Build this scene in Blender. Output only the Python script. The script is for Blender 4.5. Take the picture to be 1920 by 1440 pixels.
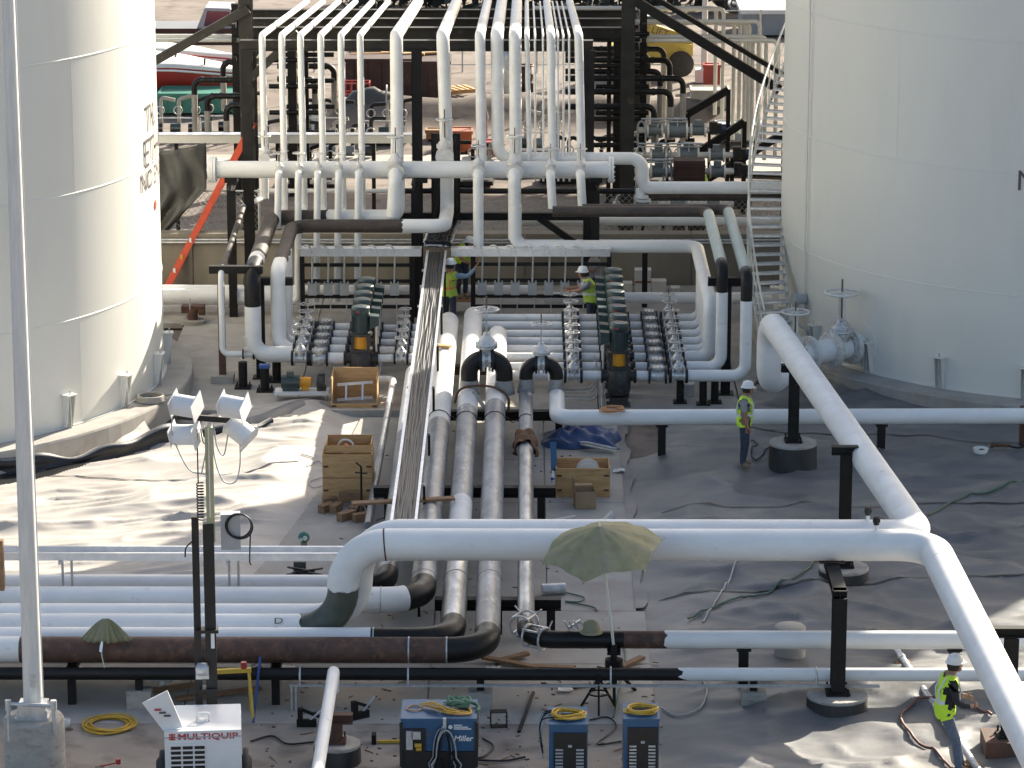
import bpy, bmesh, math, random
import numpy as np
from mathutils import Vector, Matrix, Quaternion

random.seed(7)
RNG = np.random.default_rng(11)
for o in list(bpy.data.objects):
    bpy.data.objects.remove(o, do_unlink=True)
SC = bpy.context.scene
COL = SC.collection
R = math.radians

# ------------------------------------------------------------------ camera
CAM_H = 19.0
FPX = 6400.0                      # focal length in pixels of a 1920 px wide picture
PITCH = math.atan(1630.0 / FPX)
YAW = math.atan(26.0 / FPX * math.cos(PITCH))
cam_d = bpy.data.cameras.new('camera')
cam = bpy.data.objects.new('camera', cam_d)
COL.objects.link(cam)
cam.location = (0, 0, CAM_H)
cam.rotation_euler = (math.pi / 2 - PITCH, 0, YAW)
cam_d.sensor_width = 36.0
cam_d.lens = FPX / 1920.0 * 36.0
cam_d.clip_start = 1.0
cam_d.clip_end = 3000.0
SC.camera = cam
SC.render.resolution_x, SC.render.resolution_y = 1024, 768

# ------------------------------------------------------------------ sky and sun
SUN_EL, SUN_AZ = R(26.5), R(34.5)      # azimuth from +Y towards +X
world = bpy.data.worlds.new('World')
SC.world = world
world.use_nodes = True
wn = world.node_tree
sky = wn.nodes.new('ShaderNodeTexSky')
sky.sky_type = 'NISHITA'
sky.sun_disc = False
sky.sun_elevation = SUN_EL
sky.sun_rotation = SUN_AZ
sky.dust_density = 3.0
sky.ozone_density = 0.4
sky.air_density = 0.8
wn.links.new(sky.outputs[0], wn.nodes['Background'].inputs[0])
wn.nodes['Background'].inputs[1].default_value = 0.10
sd = bpy.data.lights.new('sun', 'SUN')
sd.energy = 5.0
sd.angle = R(0.55)
sd.color = (1.0, 0.93, 0.82)
sun = bpy.data.objects.new('sun', sd)
COL.objects.link(sun)
sv = Vector((math.sin(SUN_AZ) * math.cos(SUN_EL), math.cos(SUN_AZ) * math.cos(SUN_EL), math.sin(SUN_EL)))
sun.rotation_euler = sv.to_track_quat('Z', 'Y').to_euler()
sun.location = (20, 40, 60)
SC.view_settings.view_transform = 'Standard'
SC.view_settings.look = 'None'
SC.view_settings.gamma = 1.0
SC.view_settings.exposure = 1.42
SC.view_settings.use_white_balance = True      # the camera's white balance for open shade
SC.view_settings.white_balance_temperature = 6750
SC.view_settings.white_balance_tint = 8

# ------------------------------------------------------------------ pixel -> place
_fw = Vector((-math.sin(YAW) * math.cos(PITCH), math.cos(YAW) * math.cos(PITCH), -math.sin(PITCH)))
_rt = Vector((math.cos(YAW), math.sin(YAW), 0))
_up = _rt.cross(_fw)
def _ray(px, py):
    return _fw * FPX + _rt * (px - 960.0) + _up * (720.0 - py)
def G(px, py, z=0.0):
    """the point at height z seen at a photograph pixel"""
    d = _ray(px, py)
    return Vector((0, 0, CAM_H)) + d * ((z - CAM_H) / d.z)
def D(px, py, Y):
    """the point at depth Y seen at a photograph pixel"""
    d = _ray(px, py)
    return Vector((0, 0, CAM_H)) + d * (Y / d.y)
def V(x, y, z):
    return Vector((x, y, z))

# ------------------------------------------------------------------ materials
MATS = {}
def pm(name, c1, c2=None, scale=3.0, rough=0.5, metal=0.0, bump=0.0, bscale=None, stretch=(1, 1, 1), c3=None, sp_scale=25.0,
       sp_lo=0.62, sp_hi=0.72, rough2=None, lo=0.35, hi=0.65, coat=0.0, spec=0.5, detail=5.0, obj=False):
    m = bpy.data.materials.new(name)
    m.use_nodes = True
    nt = m.node_tree
    b = nt.nodes['Principled BSDF']
    b.inputs['Roughness'].default_value = rough
    b.inputs['Metallic'].default_value = metal
    b.inputs['Specular IOR Level'].default_value = spec
    if coat:
        b.inputs['Coat Weight'].default_value = coat
        b.inputs['Coat Roughness'].default_value = 0.15
    if obj:
        tc = nt.nodes.new('ShaderNodeTexCoord'); src = tc.outputs['Object']
    else:
        tc = nt.nodes.new('ShaderNodeNewGeometry'); src = tc.outputs['Position']
    mp = nt.nodes.new('ShaderNodeMapping')
    mp.inputs['Scale'].default_value = stretch
    nt.links.new(src, mp.inputs['Vector'])
    col = None
    if c2 is not None:
        n = nt.nodes.new('ShaderNodeTexNoise')
        n.inputs['Scale'].default_value = scale
        n.inputs['Detail'].default_value = detail
        n.inputs['Roughness'].default_value = 0.62
        nt.links.new(mp.outputs[0], n.inputs['Vector'])
        r = nt.nodes.new('ShaderNodeValToRGB')
        r.color_ramp.elements[0].position = lo
        r.color_ramp.elements[1].position = hi
        r.color_ramp.elements[0].color = (*c1, 1)
        r.color_ramp.elements[1].color = (*c2, 1)
        nt.links.new(n.outputs['Fac'], r.inputs[0])
        col = r.outputs[0]
        if rough2 is not None:
            mr = nt.nodes.new('ShaderNodeMapRange')
            mr.inputs['From Min'].default_value = lo
            mr.inputs['From Max'].default_value = hi
            mr.inputs['To Min'].default_value = rough
            mr.inputs['To Max'].default_value = rough2
            nt.links.new(n.outputs['Fac'], mr.inputs['Value'])
            nt.links.new(mr.outputs[0], b.inputs['Roughness'])
        if c3 is not None:
            n3 = nt.nodes.new('ShaderNodeTexNoise')
            n3.inputs['Scale'].default_value = sp_scale
            n3.inputs['Detail'].default_value = 4
            nt.links.new(mp.outputs[0], n3.inputs['Vector'])
            r3 = nt.nodes.new('ShaderNodeValToRGB')
            r3.color_ramp.elements[0].position = sp_lo
            r3.color_ramp.elements[1].position = sp_hi
            r3.color_ramp.elements[0].color = (0, 0, 0, 1)
            r3.color_ramp.elements[1].color = (1, 1, 1, 1)
            nt.links.new(n3.outputs['Fac'], r3.inputs[0])
            mx = nt.nodes.new('ShaderNodeMix')
            mx.data_type = 'RGBA'
            nt.links.new(r3.outputs[0], mx.inputs[0])
            nt.links.new(col, mx.inputs[6])
            mx.inputs[7].default_value = (*c3, 1)
            col = mx.outputs[2]
        nt.links.new(col, b.inputs['Base Color'])
    else:
        b.inputs['Base Color'].default_value = (*c1, 1)
    if bump:
        nb = nt.nodes.new('ShaderNodeTexNoise')
        nb.inputs['Scale'].default_value = bscale or scale * 4
        nb.inputs['Detail'].default_value = 4
        nt.links.new(mp.outputs[0], nb.inputs['Vector'])
        bp = nt.nodes.new('ShaderNodeBump')
        bp.inputs['Strength'].default_value = bump
        bp.inputs['Distance'].default_value = 0.02
        nt.links.new(nb.outputs['Fac'], bp.inputs['Height'])
        nt.links.new(bp.outputs[0], b.inputs['Normal'])
    MATS[name] = m
    return m

pm('white_paint', (0.80, 0.80, 0.78), (0.72, 0.715, 0.69), 1.6, 0.42, rough2=0.55, c3=(0.50, 0.46, 0.40), sp_scale=5.0, sp_lo=0.66, sp_hi=0.86, stretch=(0.7, 1, 1.6))
pm('white_dusty', (0.76, 0.755, 0.74), (0.66, 0.655, 0.64), 2.4, 0.6, c3=(0.50, 0.47, 0.42), sp_scale=6.0, sp_lo=0.6, sp_hi=0.82)
pm('tank_paint', (0.70, 0.69, 0.625), (0.675, 0.665, 0.602), 0.5, 0.5, bump=0.05, bscale=1.2, c3=(0.64, 0.63, 0.57), sp_scale=1.3, sp_lo=0.55, sp_hi=0.8, stretch=(1, 1, 0.25))
pm('tank_rim', (0.68, 0.67, 0.62), None, rough=0.5)
pm('pipe_primer', (0.33, 0.34, 0.355), (0.185, 0.19, 0.20), 3.0, 0.42, metal=0.2, c3=(0.43, 0.435, 0.44), sp_scale=9, sp_lo=0.55, sp_hi=0.75, stretch=(1, 0.35, 1), bump=0.15, bscale=20)
pm('pipe_primer_bare', (0.36, 0.34, 0.32), (0.24, 0.23, 0.22), 4.0, 0.5, metal=0.3, c3=(0.20, 0.13, 0.09), sp_scale=7, sp_lo=0.55, sp_hi=0.75, stretch=(1, 0.4, 1))
pm('pipe_steel', (0.42, 0.43, 0.45), (0.20, 0.205, 0.215), 3.5, 0.28, metal=0.75, stretch=(1, 0.3, 1), rough2=0.45)
pm('rust_pipe', (0.115, 0.060, 0.042), (0.060, 0.036, 0.028), 3.5, 0.72, c3=(0.16, 0.085, 0.05), sp_scale=8, sp_lo=0.52, sp_hi=0.72, bump=0.2, bscale=30)
pm('brown_pipe', (0.070, 0.052, 0.042), (0.034, 0.028, 0.025), 3.0, 0.65, c3=(0.15, 0.08, 0.05), sp_scale=6, sp_lo=0.6, sp_hi=0.75)
pm('black_pipe', (0.005, 0.005, 0.0055), (0.011, 0.010, 0.009), 5, 0.4, rough2=0.55, spec=0.35, c3=(0.05, 0.032, 0.022), sp_scale=12, sp_lo=0.66, sp_hi=0.8)
pm('green_elbow', (0.045, 0.060, 0.045), (0.075, 0.085, 0.070), 4, 0.5)
pm('grey_green_pipe', (0.40, 0.47, 0.45), (0.33, 0.40, 0.38), 3, 0.5)
pm('tan_pipe', (0.40, 0.37, 0.32), (0.30, 0.28, 0.24), 3, 0.6)
pm('cream_pipe', (0.66, 0.645, 0.57), (0.58, 0.565, 0.50), 2, 0.5)
pm('black_steel', (0.007, 0.0068, 0.0065), (0.014, 0.012, 0.011), 4, 0.6, spec=0.3, c3=(0.045, 0.028, 0.02), sp_scale=7, sp_lo=0.66, sp_hi=0.8)
pm('rack_steel', (0.034, 0.032, 0.027), (0.020, 0.019, 0.017), 2, 0.6, spec=0.3, c3=(0.10, 0.08, 0.06), sp_scale=5, sp_lo=0.62, sp_hi=0.8)
pm('rust_steel', (0.12, 0.055, 0.035), (0.065, 0.038, 0.028), 5, 0.8, bump=0.2, bscale=40)
pm('galvanised', (0.60, 0.61, 0.61), (0.46, 0.475, 0.48), 7, 0.38, metal=0.55, rough2=0.5, detail=2)
pm('pole_galvanised', (0.70, 0.71, 0.70), (0.60, 0.62, 0.61), 3.0, 0.42, metal=0.35, rough2=0.55, stretch=(6, 6, 0.6))
pm('aluminium', (0.78, 0.79, 0.80), (0.66, 0.67, 0.69), 5, 0.3, metal=0.6, rough2=0.42)
pm('valve_silver', (0.66, 0.66, 0.64), (0.47, 0.465, 0.45), 9, 0.32, metal=0.4, c3=(0.12, 0.11, 0.10), sp_scale=18, sp_lo=0.58, sp_hi=0.7)
pm('valve_white', (0.70, 0.69, 0.66), (0.60, 0.585, 0.55), 7, 0.5, c3=(0.30, 0.22, 0.16), sp_scale=14, sp_lo=0.66, sp_hi=0.78)
pm('bolt_dark', (0.012, 0.012, 0.012), None, rough=0.5)
pm('stem_brown', (0.14, 0.09, 0.06), None, rough=0.5)
pm('concrete', (0.39, 0.37, 0.335), (0.325, 0.305, 0.275), 1.3, 0.88, c3=(0.29, 0.26, 0.225), sp_scale=2.4, sp_lo=0.52, sp_hi=0.75, bump=0.12, bscale=30, detail=8)
pm('concrete_walk', (0.40, 0.38, 0.345), (0.32, 0.30, 0.27), 0.8, 0.9, c3=(0.30, 0.255, 0.215), sp_scale=1.1, sp_lo=0.52, sp_hi=0.78, bump=0.10, bscale=35, detail=9)
pm('concrete_dirty', (0.33, 0.29, 0.245), (0.235, 0.205, 0.175), 0.6, 0.92, c3=(0.13, 0.11, 0.095), sp_scale=1.4, sp_lo=0.50, sp_hi=0.72, bump=0.12, bscale=35, detail=9)
pm('concrete_wall', (0.27, 0.24, 0.19), (0.20, 0.178, 0.14), 0.8, 0.9, c3=(0.19, 0.165, 0.135), sp_scale=1.2, sp_lo=0.55, sp_hi=0.75, stretch=(1, 1, 0.4), detail=8)
pm('footing', (0.40, 0.38, 0.34), (0.30, 0.28, 0.25), 3.0, 0.9, c3=(0.22, 0.19, 0.16), sp_scale=5, sp_lo=0.55, sp_hi=0.75, bump=0.15, bscale=30, stretch=(1, 1, 2.0))
pm('footing_wrap', (0.018, 0.018, 0.019), (0.045, 0.043, 0.041), 3, 0.55, bump=0.3, bscale=9, stretch=(1, 1, 0.3))
pm('liner_dusty', (0.46, 0.425, 0.385), (0.39, 0.36, 0.325), 1.0, 0.6, c3=(0.33, 0.30, 0.27), sp_scale=1.7, sp_lo=0.50, sp_hi=0.75, detail=8, stretch=(0.6, 1.0, 1), spec=0.4)
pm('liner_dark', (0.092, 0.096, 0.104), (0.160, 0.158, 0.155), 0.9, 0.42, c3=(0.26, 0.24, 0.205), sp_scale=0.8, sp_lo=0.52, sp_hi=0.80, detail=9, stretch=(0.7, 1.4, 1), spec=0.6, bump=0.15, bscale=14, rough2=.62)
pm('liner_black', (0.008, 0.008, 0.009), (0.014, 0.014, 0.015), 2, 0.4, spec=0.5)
pm('dirt', (0.20, 0.165, 0.137), (0.135, 0.108, 0.09), 0.35, 0.95, c3=(0.10, 0.078, 0.062), sp_scale=1.6, sp_lo=0.5, sp_hi=0.7, bump=0.5, bscale=3, detail=10)
pm('gravel', (0.19, 0.17, 0.15), (0.11, 0.097, 0.085), 5, 0.95, c3=(0.25, 0.22, 0.185), sp_scale=12, sp_lo=0.55, sp_hi=0.65, bump=0.8, bscale=14)
pm('plywood', (0.58, 0.355, 0.155), (0.46, 0.265, 0.11), 2.0, 0.7, stretch=(1, 1, 7), c3=(0.27, 0.16, 0.075), sp_scale=4, sp_lo=0.6, sp_hi=0.75)
pm('timber', (0.30, 0.175, 0.09), (0.20, 0.115, 0.06), 3, 0.8, stretch=(1, 4, 4), c3=(0.12, 0.07, 0.04), sp_scale=6, sp_lo=0.6, sp_hi=0.8)
pm('cardboard', (0.36, 0.25, 0.15), (0.30, 0.205, 0.12), 3, 0.85)
pm('orange_paint', (0.75, 0.33, 0.02), (0.62, 0.26, 0.015), 6, 0.4)
pm('orange_ladder', (0.62, 0.085, 0.035), (0.50, 0.07, 0.03), 4, 0.5)
pm('motor_green', (0.030, 0.058, 0.056), (0.022, 0.043, 0.042), 4, 0.38, coat=0.2)
pm('pump_dark', (0.045, 0.045, 0.042), (0.022, 0.021, 0.020), 5, 0.5, c3=(0.12, 0.10, 0.08), sp_scale=12, sp_lo=0.6, sp_hi=0.75)
pm('welder_blue', (0.022, 0.105, 0.215), (0.016, 0.075, 0.16), 3, 0.38, c3=(0.10, 0.095, 0.085), sp_scale=6, sp_lo=0.60, sp_hi=0.76)
pm('box_black', (0.008, 0.008, 0.009), (0.015, 0.014, 0.013), 4, 0.5)
pm('box_grey', (0.40, 0.41, 0.41), (0.34, 0.345, 0.345), 4, 0.5)
pm('box_white', (0.78, 0.78, 0.77), (0.72, 0.715, 0.70), 2.5, 0.38, c3=(0.55, 0.52, 0.47), sp_scale=5, sp_lo=0.68, sp_hi=0.86)
pm('lettering_red', (0.45, 0.03, 0.03), None, rough=0.5)
pm('lettering_dark', (0.09, 0.075, 0.08), None, rough=0.6)
pm('lettering_white', (0.75, 0.76, 0.76), None, rough=0.5)
pm('rubber', (0.02, 0.02, 0.02), (0.035, 0.033, 0.03), 6, 0.75)
pm('cable_black', (0.008, 0.009, 0.013), (0.014, 0.016, 0.021), 9, 0.45, spec=0.35)
pm('cable_yellow', (0.62, 0.38, 0.04), (0.48, 0.29, 0.03), 9, 0.5)
pm('cable_orange', (0.55, 0.26, 0.10), (0.42, 0.20, 0.08), 9, 0.5)
pm('rope_green', (0.10, 0.20, 0.13), (0.07, 0.15, 0.10), 12, 0.8)
pm('hose_green', (0.03, 0.10, 0.06), None, rough=0.5)
pm('hose_red', (0.16, 0.07, 0.055), None, rough=0.55)
pm('olive_canvas', (0.29, 0.275, 0.155), (0.205, 0.20, 0.115), 3.0, 0.85, c3=(0.26, 0.24, 0.17), sp_scale=2.2, sp_lo=0.5, sp_hi=0.7, stretch=(1.6, 1.6, 0.5))
pm('blue_tarp', (0.03, 0.07, 0.19), (0.02, 0.045, 0.12), 3, 0.45)
pm('black_tarp', (0.075, 0.075, 0.068), (0.045, 0.045, 0.042), 2, 0.5, bump=0.4, bscale=6)
pm('brown_blanket', (0.16, 0.075, 0.035), (0.10, 0.055, 0.03), 6, 0.9)
pm('mast_green', (0.42, 0.44, 0.27), (0.36, 0.38, 0.24), 4, 0.45, metal=0.3)
pm('yellow_paint', (0.66, 0.44, 0.06), (0.55, 0.36, 0.05), 4, 0.5)
pm('yellow_machine', (0.56, 0.42, 0.08), (0.46, 0.34, 0.06), 2, 0.5)
pm('blue_paint', (0.03, 0.08, 0.26), None, rough=0.5)
pm('red_paint', (0.40, 0.045, 0.035), (0.32, 0.04, 0.03), 2, 0.4)
pm('green_paint', (0.05, 0.23, 0.17), (0.04, 0.18, 0.135), 1.5, 0.5)
pm('bin_brown', (0.060, 0.028, 0.022), (0.035, 0.018, 0.015), 1.2, 0.7, c3=(0.12, 0.06, 0.04), sp_scale=3, sp_lo=0.6, sp_hi=0.75)
pm('orange_bin', (0.40, 0.12, 0.045), (0.30, 0.09, 0.04), 2, 0.6, c3=(0.45, 0.25, 0.16), sp_scale=4, sp_lo=0.6, sp_hi=0.75)
pm('siding_grey', (0.42, 0.43, 0.42), (0.36, 0.37, 0.365), 0.8, 0.6)
pm('siding_blue', (0.34, 0.37, 0.40), (0.29, 0.32, 0.35), 0.8, 0.5)
pm('white_cream', (0.74, 0.72, 0.66), (0.66, 0.64, 0.58), 1.5, 0.55)
pm('black_paint', (0.012, 0.012, 0.014), None, rough=0.3, coat=0.3)
pm('chrome', (0.75, 0.76, 0.78), None, rough=0.2, metal=0.9)
pm('meter_grey', (0.17, 0.20, 0.21), (0.13, 0.155, 0.165), 5, 0.5)
pm('navy', (0.02, 0.035, 0.08), None, rough=0.5)
pm('skin', (0.36, 0.19, 0.125), (0.30, 0.155, 0.10), 20, 0.55)
pm('hair_dark', (0.02, 0.015, 0.012), None, rough=0.7)
pm('denim', (0.045, 0.058, 0.085), (0.030, 0.040, 0.062), 14, 0.9)
pm('denim_light', (0.13, 0.16, 0.21), (0.09, 0.115, 0.16), 14, 0.9)
pm('shirt_grey', (0.30, 0.30, 0.32), (0.25, 0.25, 0.27), 12, 0.9)
pm('shirt_black', (0.018, 0.018, 0.020), (0.030, 0.030, 0.033), 12, 0.9)
pm('shirt_blue', (0.22, 0.31, 0.40), (0.17, 0.25, 0.33), 12, 0.9)
pm('boot_tan', (0.25, 0.18, 0.11), (0.18, 0.13, 0.085), 12, 0.8)
pm('hat_white', (0.80, 0.80, 0.78), (0.75, 0.745, 0.72), 6, 0.4)
pm('vest_silver', (0.62, 0.64, 0.64), None, rough=0.4)
pm('vest_orange', (0.70, 0.20, 0.08), None, rough=0.8)
pm('paper', (0.70, 0.68, 0.62), None, rough=0.8)
pm('carton_white', (0.66, 0.63, 0.56), (0.60, 0.57, 0.50), 3, 0.8)
pm('pink_paint', (0.75, 0.04, 0.15), None, rough=0.5)
pm('fence_wire', (0.30, 0.30, 0.29), None, rough=0.45, metal=0.6)
pm('far_scrub', (0.040, 0.048, 0.038), (0.022, 0.026, 0.022), 0.8, 0.9, bump=0.6, bscale=3)
pm('plastic_clear', (0.62, 0.70, 0.74), None, rough=0.15)
pm('glass_dark', (0.03, 0.05, 0.07), None, rough=0.1, spec=0.8)

def vest_material(name, base):
    """vest cloth with two reflective bands round the waist (woven into the cloth)"""
    m = bpy.data.materials.new(name); m.use_nodes = True
    nt = m.node_tree; b = nt.nodes['Principled BSDF']
    b.inputs['Roughness'].default_value = 0.75
    n = nt.nodes.new('ShaderNodeTexNoise'); n.inputs['Scale'].default_value = 9
    r = nt.nodes.new('ShaderNodeValToRGB')
    r.color_ramp.elements[0].color = (base[0] * .8, base[1] * .8, base[2] * .8, 1)
    r.color_ramp.elements[1].color = (*base, 1)
    nt.links.new(n.outputs['Fac'], r.inputs[0])
    nt.links.new(r.outputs[0], b.inputs['Base Color'])
    MATS[name] = m
vest_material('vest_lime', (0.62, 0.92, 0.05))
vest_material('vest_dull', (0.44, 0.60, 0.08))

# ------------------------------------------------------------------ mesh helpers
class MB:
    """collects faces of one mesh object"""
    def __init__(self):
        self.v, self.f, self.m, self.s = [], [], [], []
    def add(self, vs, fs, mi=0, smooth=False):
        o = len(self.v)
        self.v.extend([tuple(p) for p in vs])
        for f in fs:
            self.f.append(tuple(i + o for i in f)); self.m.append(mi); self.s.append(smooth)
        return self
    def box(self, c, s, rz=0.0, mi=0, rot=None):
        hx, hy, hz = s[0] / 2, s[1] / 2, s[2] / 2
        M = rot if rot is not None else Matrix.Rotation(rz, 3, 'Z')
        c = Vector(c)
        P = [c + M @ Vector((x * hx, y * hy, z * hz)) for z in (-1, 1) for y in (-1, 1) for x in (-1, 1)]
        return self.add(P, [(0, 2, 3, 1), (4, 5, 7, 6), (0, 1, 5, 4), (2, 6, 7, 3), (0, 4, 6, 2), (1, 3, 7, 5)], mi)
    def beam(self, a, b, w, h, mi=0, up=(0, 0, 1)):
        """bar from a to b, w across, h along up"""
        a, b = Vector(a), Vector(b)
        d = (b - a); L = d.length
        if L < 1e-6: return self
        x = d / L; u = Vector(up)
        if abs(x.dot(u)) > 0.98: u = Vector((0, 1, 0))
        y = u.cross(x).normalized(); z = x.cross(y)
        M = Matrix((x, y, z)).transposed()
        return self.box((a + b) / 2, (L, w, h), mi=mi, rot=M)
    def ibeam(self, a, b, w, h, t=0.018, mi=0, up=(0, 0, 1)):
        """wide-flange section"""
        a, b = Vector(a), Vector(b)
        x = (b - a).normalized(); u = Vector(up)
        if abs(x.dot(u)) > 0.98: u = Vector((0, 1, 0))
        y = u.cross(x).normalized(); z = x.cross(y)
        o = z * (h / 2 - t / 2)
        self.beam(a + o, b + o, w, t, mi, up); self.beam(a - o, b - o, w, t, mi, up)
        return self.beam(a, b, t, h - 2 * t, mi, up)
    def ring(self, c, x, y, r, n):
        return [c + x * (r * math.cos(2 * math.pi * i / n)) + y * (r * math.sin(2 * math.pi * i / n)) for i in range(n)]
    def cyl(self, a, b, r0, r1=None, n=16, mi=0, caps=True):
        r1 = r0 if r1 is None else r1
        a, b = Vector(a), Vector(b)
        d = (b - a).normalized()
        u = Vector((0, 0, 1)) if abs(d.z) < 0.9 else Vector((1, 0, 0))
        x = u.cross(d).normalized(); y = d.cross(x)
        A, B = self.ring(a, x, y, r0, n), self.ring(b, x, y, r1, n)
        self.add(A + B, [(i, (i + 1) % n, n + (i + 1) % n, n + i) for i in range(n)], mi, True)
        if caps:
            self.add(A, [tuple(reversed(range(n)))], mi); self.add(B, [tuple(range(n))], mi)
        return self
    def tube(self, pts, r, n=12, mi=0, caps=True, ragged=(0, 0), closed=False):
        """sweep a circle along a polyline; r a number or one per point"""
        P = [Vector(p) for p in pts]
        Q = [P[0]]
        for p in P[1:]:
            if (p - Q[-1]).length > 1e-5: Q.append(p)
        P = Q; m = len(P)
        rs = r if isinstance(r, (list, tuple)) else [r] * m
        if len(rs) != m: rs = [rs[0]] * m
        T = []
        for i in range(m):
            a = P[i - 1] if (i > 0 or closed) else P[i]
            b = P[(i + 1) % m] if (i < m - 1 or closed) else P[i]
            T.append((b - a).normalized())
        u = Vector((0, 0, 1)) if abs(T[0].z) < 0.9 else Vector((1, 0, 0))
        x = u.cross(T[0]).normalized()
        vs = []
        for i in range(m):
            if i:
                q = T[i - 1].rotation_difference(T[i]); x = q @ x
                x = (x - T[i] * x.dot(T[i])).normalized()
            y = T[i].cross(x)
            vs += self.ring(P[i], x, y, rs[i], n)
        for e, (k, sg) in enumerate(((0, -1), (m - 1, 1))):
            if ragged[e]:
                off = [random.uniform(0, 1) for _ in range(n)]
                for j in range(n):
                    w = 0.6 * off[j] + 0.4 * off[(j + 1) % n]
                    vs[k * n + j] = vs[k * n + j] - T[k] * (sg * w * ragged[e])
        mm = m if closed else m - 1
        fs = []
        for i in range(mm):
            k = (i + 1) % m
            fs += [(i * n + j, i * n + (j + 1) % n, k * n + (j + 1) % n, k * n + j) for j in range(n)]
        self.add(vs, fs, mi, True)
        if caps and not closed:
            self.add(vs[:n], [tuple(reversed(range(n)))], mi); self.add(vs[-n:], [tuple(range(n))], mi)
        return self
    def lathe(self, prof, o=(0, 0, 0), n=20, mi=0, axis=(0, 0, 1), smooth=True):
        """profile of (radius, height) pairs turned about an axis"""
        o = Vector(o); d = Vector(axis).normalized()
        u = Vector((0, 0, 1)) if abs(d.z) < 0.9 else Vector((1, 0, 0))
        x = u.cross(d).normalized(); y = d.cross(x)
        vs = []
        for r, h in prof: vs += self.ring(o + d * h, x, y, max(r, 1e-4), n)
        fs = []
        for i in range(len(prof) - 1):
            fs += [(i * n + j, i * n + (j + 1) % n, (i + 1) * n + (j + 1) % n, (i + 1) * n + j) for j in range(n)]
        return self.add(vs, fs, mi, smooth)
    def torus(self, c, axis, Rr, r, n=28, k=8, mi=0):
        c = Vector(c); d = Vector(axis).normalized()
        u = Vector((0, 0, 1)) if abs(d.z) < 0.9 else Vector((1, 0, 0))
        x = u.cross(d).normalized(); y = d.cross(x)
        return self.tube(self.ring(c, x, y, Rr, n), r, k, mi, closed=True)
    def prism(self, poly, a, b, mi=0):
        """polygon of 3D points swept by vector b-a"""
        a, b = Vector(a), Vector(b); n = len(poly)
        A = [Vector(p) + a for p in poly]; B = [Vector(p) + b for p in poly]
        return self.add(A + B, [tuple(reversed(range(n))), tuple(range(n, 2 * n))] + [(i, (i + 1) % n, n + (i + 1) % n, n + i) for i in range(n)], mi)
    def ball(self, c, r, n=14, k=9, mi=0, sc=(1, 1, 1)):
        vs, fs = [], []
        for i in range(k + 1):
            t = math.pi * i / k
            for j in range(n):
                p = 2 * math.pi * j / n
                vs.append((c[0] + r * sc[0] * math.sin(t) * math.cos(p), c[1] + r * sc[1] * math.sin(t) * math.sin(p), c[2] + r * sc[2] * math.cos(t)))
        for i in range(k):
            fs += [(i * n + j, (i + 1) * n + j, (i + 1) * n + (j + 1) % n, i * n + (j + 1) % n) for j in range(n)]
        return self.add(vs, fs, mi, True)
    def mesh(self, name, mats, off=(0, 0, 0)):
        me = bpy.data.meshes.new(name)
        ox, oy, oz = off
        me.from_pydata([(x - ox, y - oy, z - oz) for x, y, z in self.v], [], self.f)
        for mt in (mats if isinstance(mats, (list, tuple)) else [mats]): me.materials.append(MATS[mt])
        me.polygons.foreach_set('material_index', self.m)
        me.polygons.foreach_set('use_smooth', self.s)
        me.update()
        return me

def tag(o, label=None, cat=None, group=None, kind=None):
    if label: o['label'] = label
    if cat: o['category'] = cat
    if group: o['group'] = group
    if kind: o['kind'] = kind
    return o
def thing(name, label, cat, loc=(0, 0, 0), group=None, rz=0.0):
    """an Empty at the base of a thing; its parts are children"""
    o = bpy.data.objects.new(name, None)
    o.empty_display_size = 0.2
    COL.objects.link(o)
    o.location = loc; o.rotation_euler = (0, 0, rz)
    return tag(o, label, cat, group, 'thing')
def part(name, mb, mats, parent, label=None, local=False):
    """mesh child of parent; mesh written in world space unless local (thing space)"""
    off = (0, 0, 0)
    if not local:
        r = parent
        off = Vector((0, 0, 0))
        while r is not None: off = off + r.location; r = r.parent
    o = bpy.data.objects.new(name, mb.mesh(name, mats, off))
    COL.objects.link(o)
    o.parent = parent
    if label: o['label'] = label
    if name.endswith('bolts'): o['kind'] = 'stuff'
    return o
ORD8 = ['first', 'second', 'third', 'fourth', 'fifth', 'sixth', 'seventh', 'eighth', 'ninth', 'tenth', 'eleventh']
def solo(name, mb, mats, label, cat, loc=(0, 0, 0), group=None, kind='thing'):
    """a thing that is one mesh, written in world space"""
    o = bpy.data.objects.new(name, mb.mesh(name, mats, loc))
    COL.objects.link(o); o.location = loc
    return tag(o, label, cat, group, kind)
def struct(name, mb, mats, kind='structure', label=None):
    o = bpy.data.objects.new(name, mb.mesh(name, mats))
    COL.objects.link(o)
    return tag(o, label, None, None, kind)
def dup(root, loc, rz=None, label=None, group=None, scale=None):
    """copy a thing with its parts and sub-parts"""
    def cp(o, parent):
        c = o.copy(); COL.objects.link(c); c.parent = parent
        for ch in o.children: cp(ch, c)
        return c
    r = cp(root, None)
    r.location = loc
    if rz is not None: r.rotation_euler = (0, 0, rz)
    if label: r['label'] = label
    if group: r['group'] = group
    if scale: r.scale = (scale,) * 3
    return r

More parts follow.
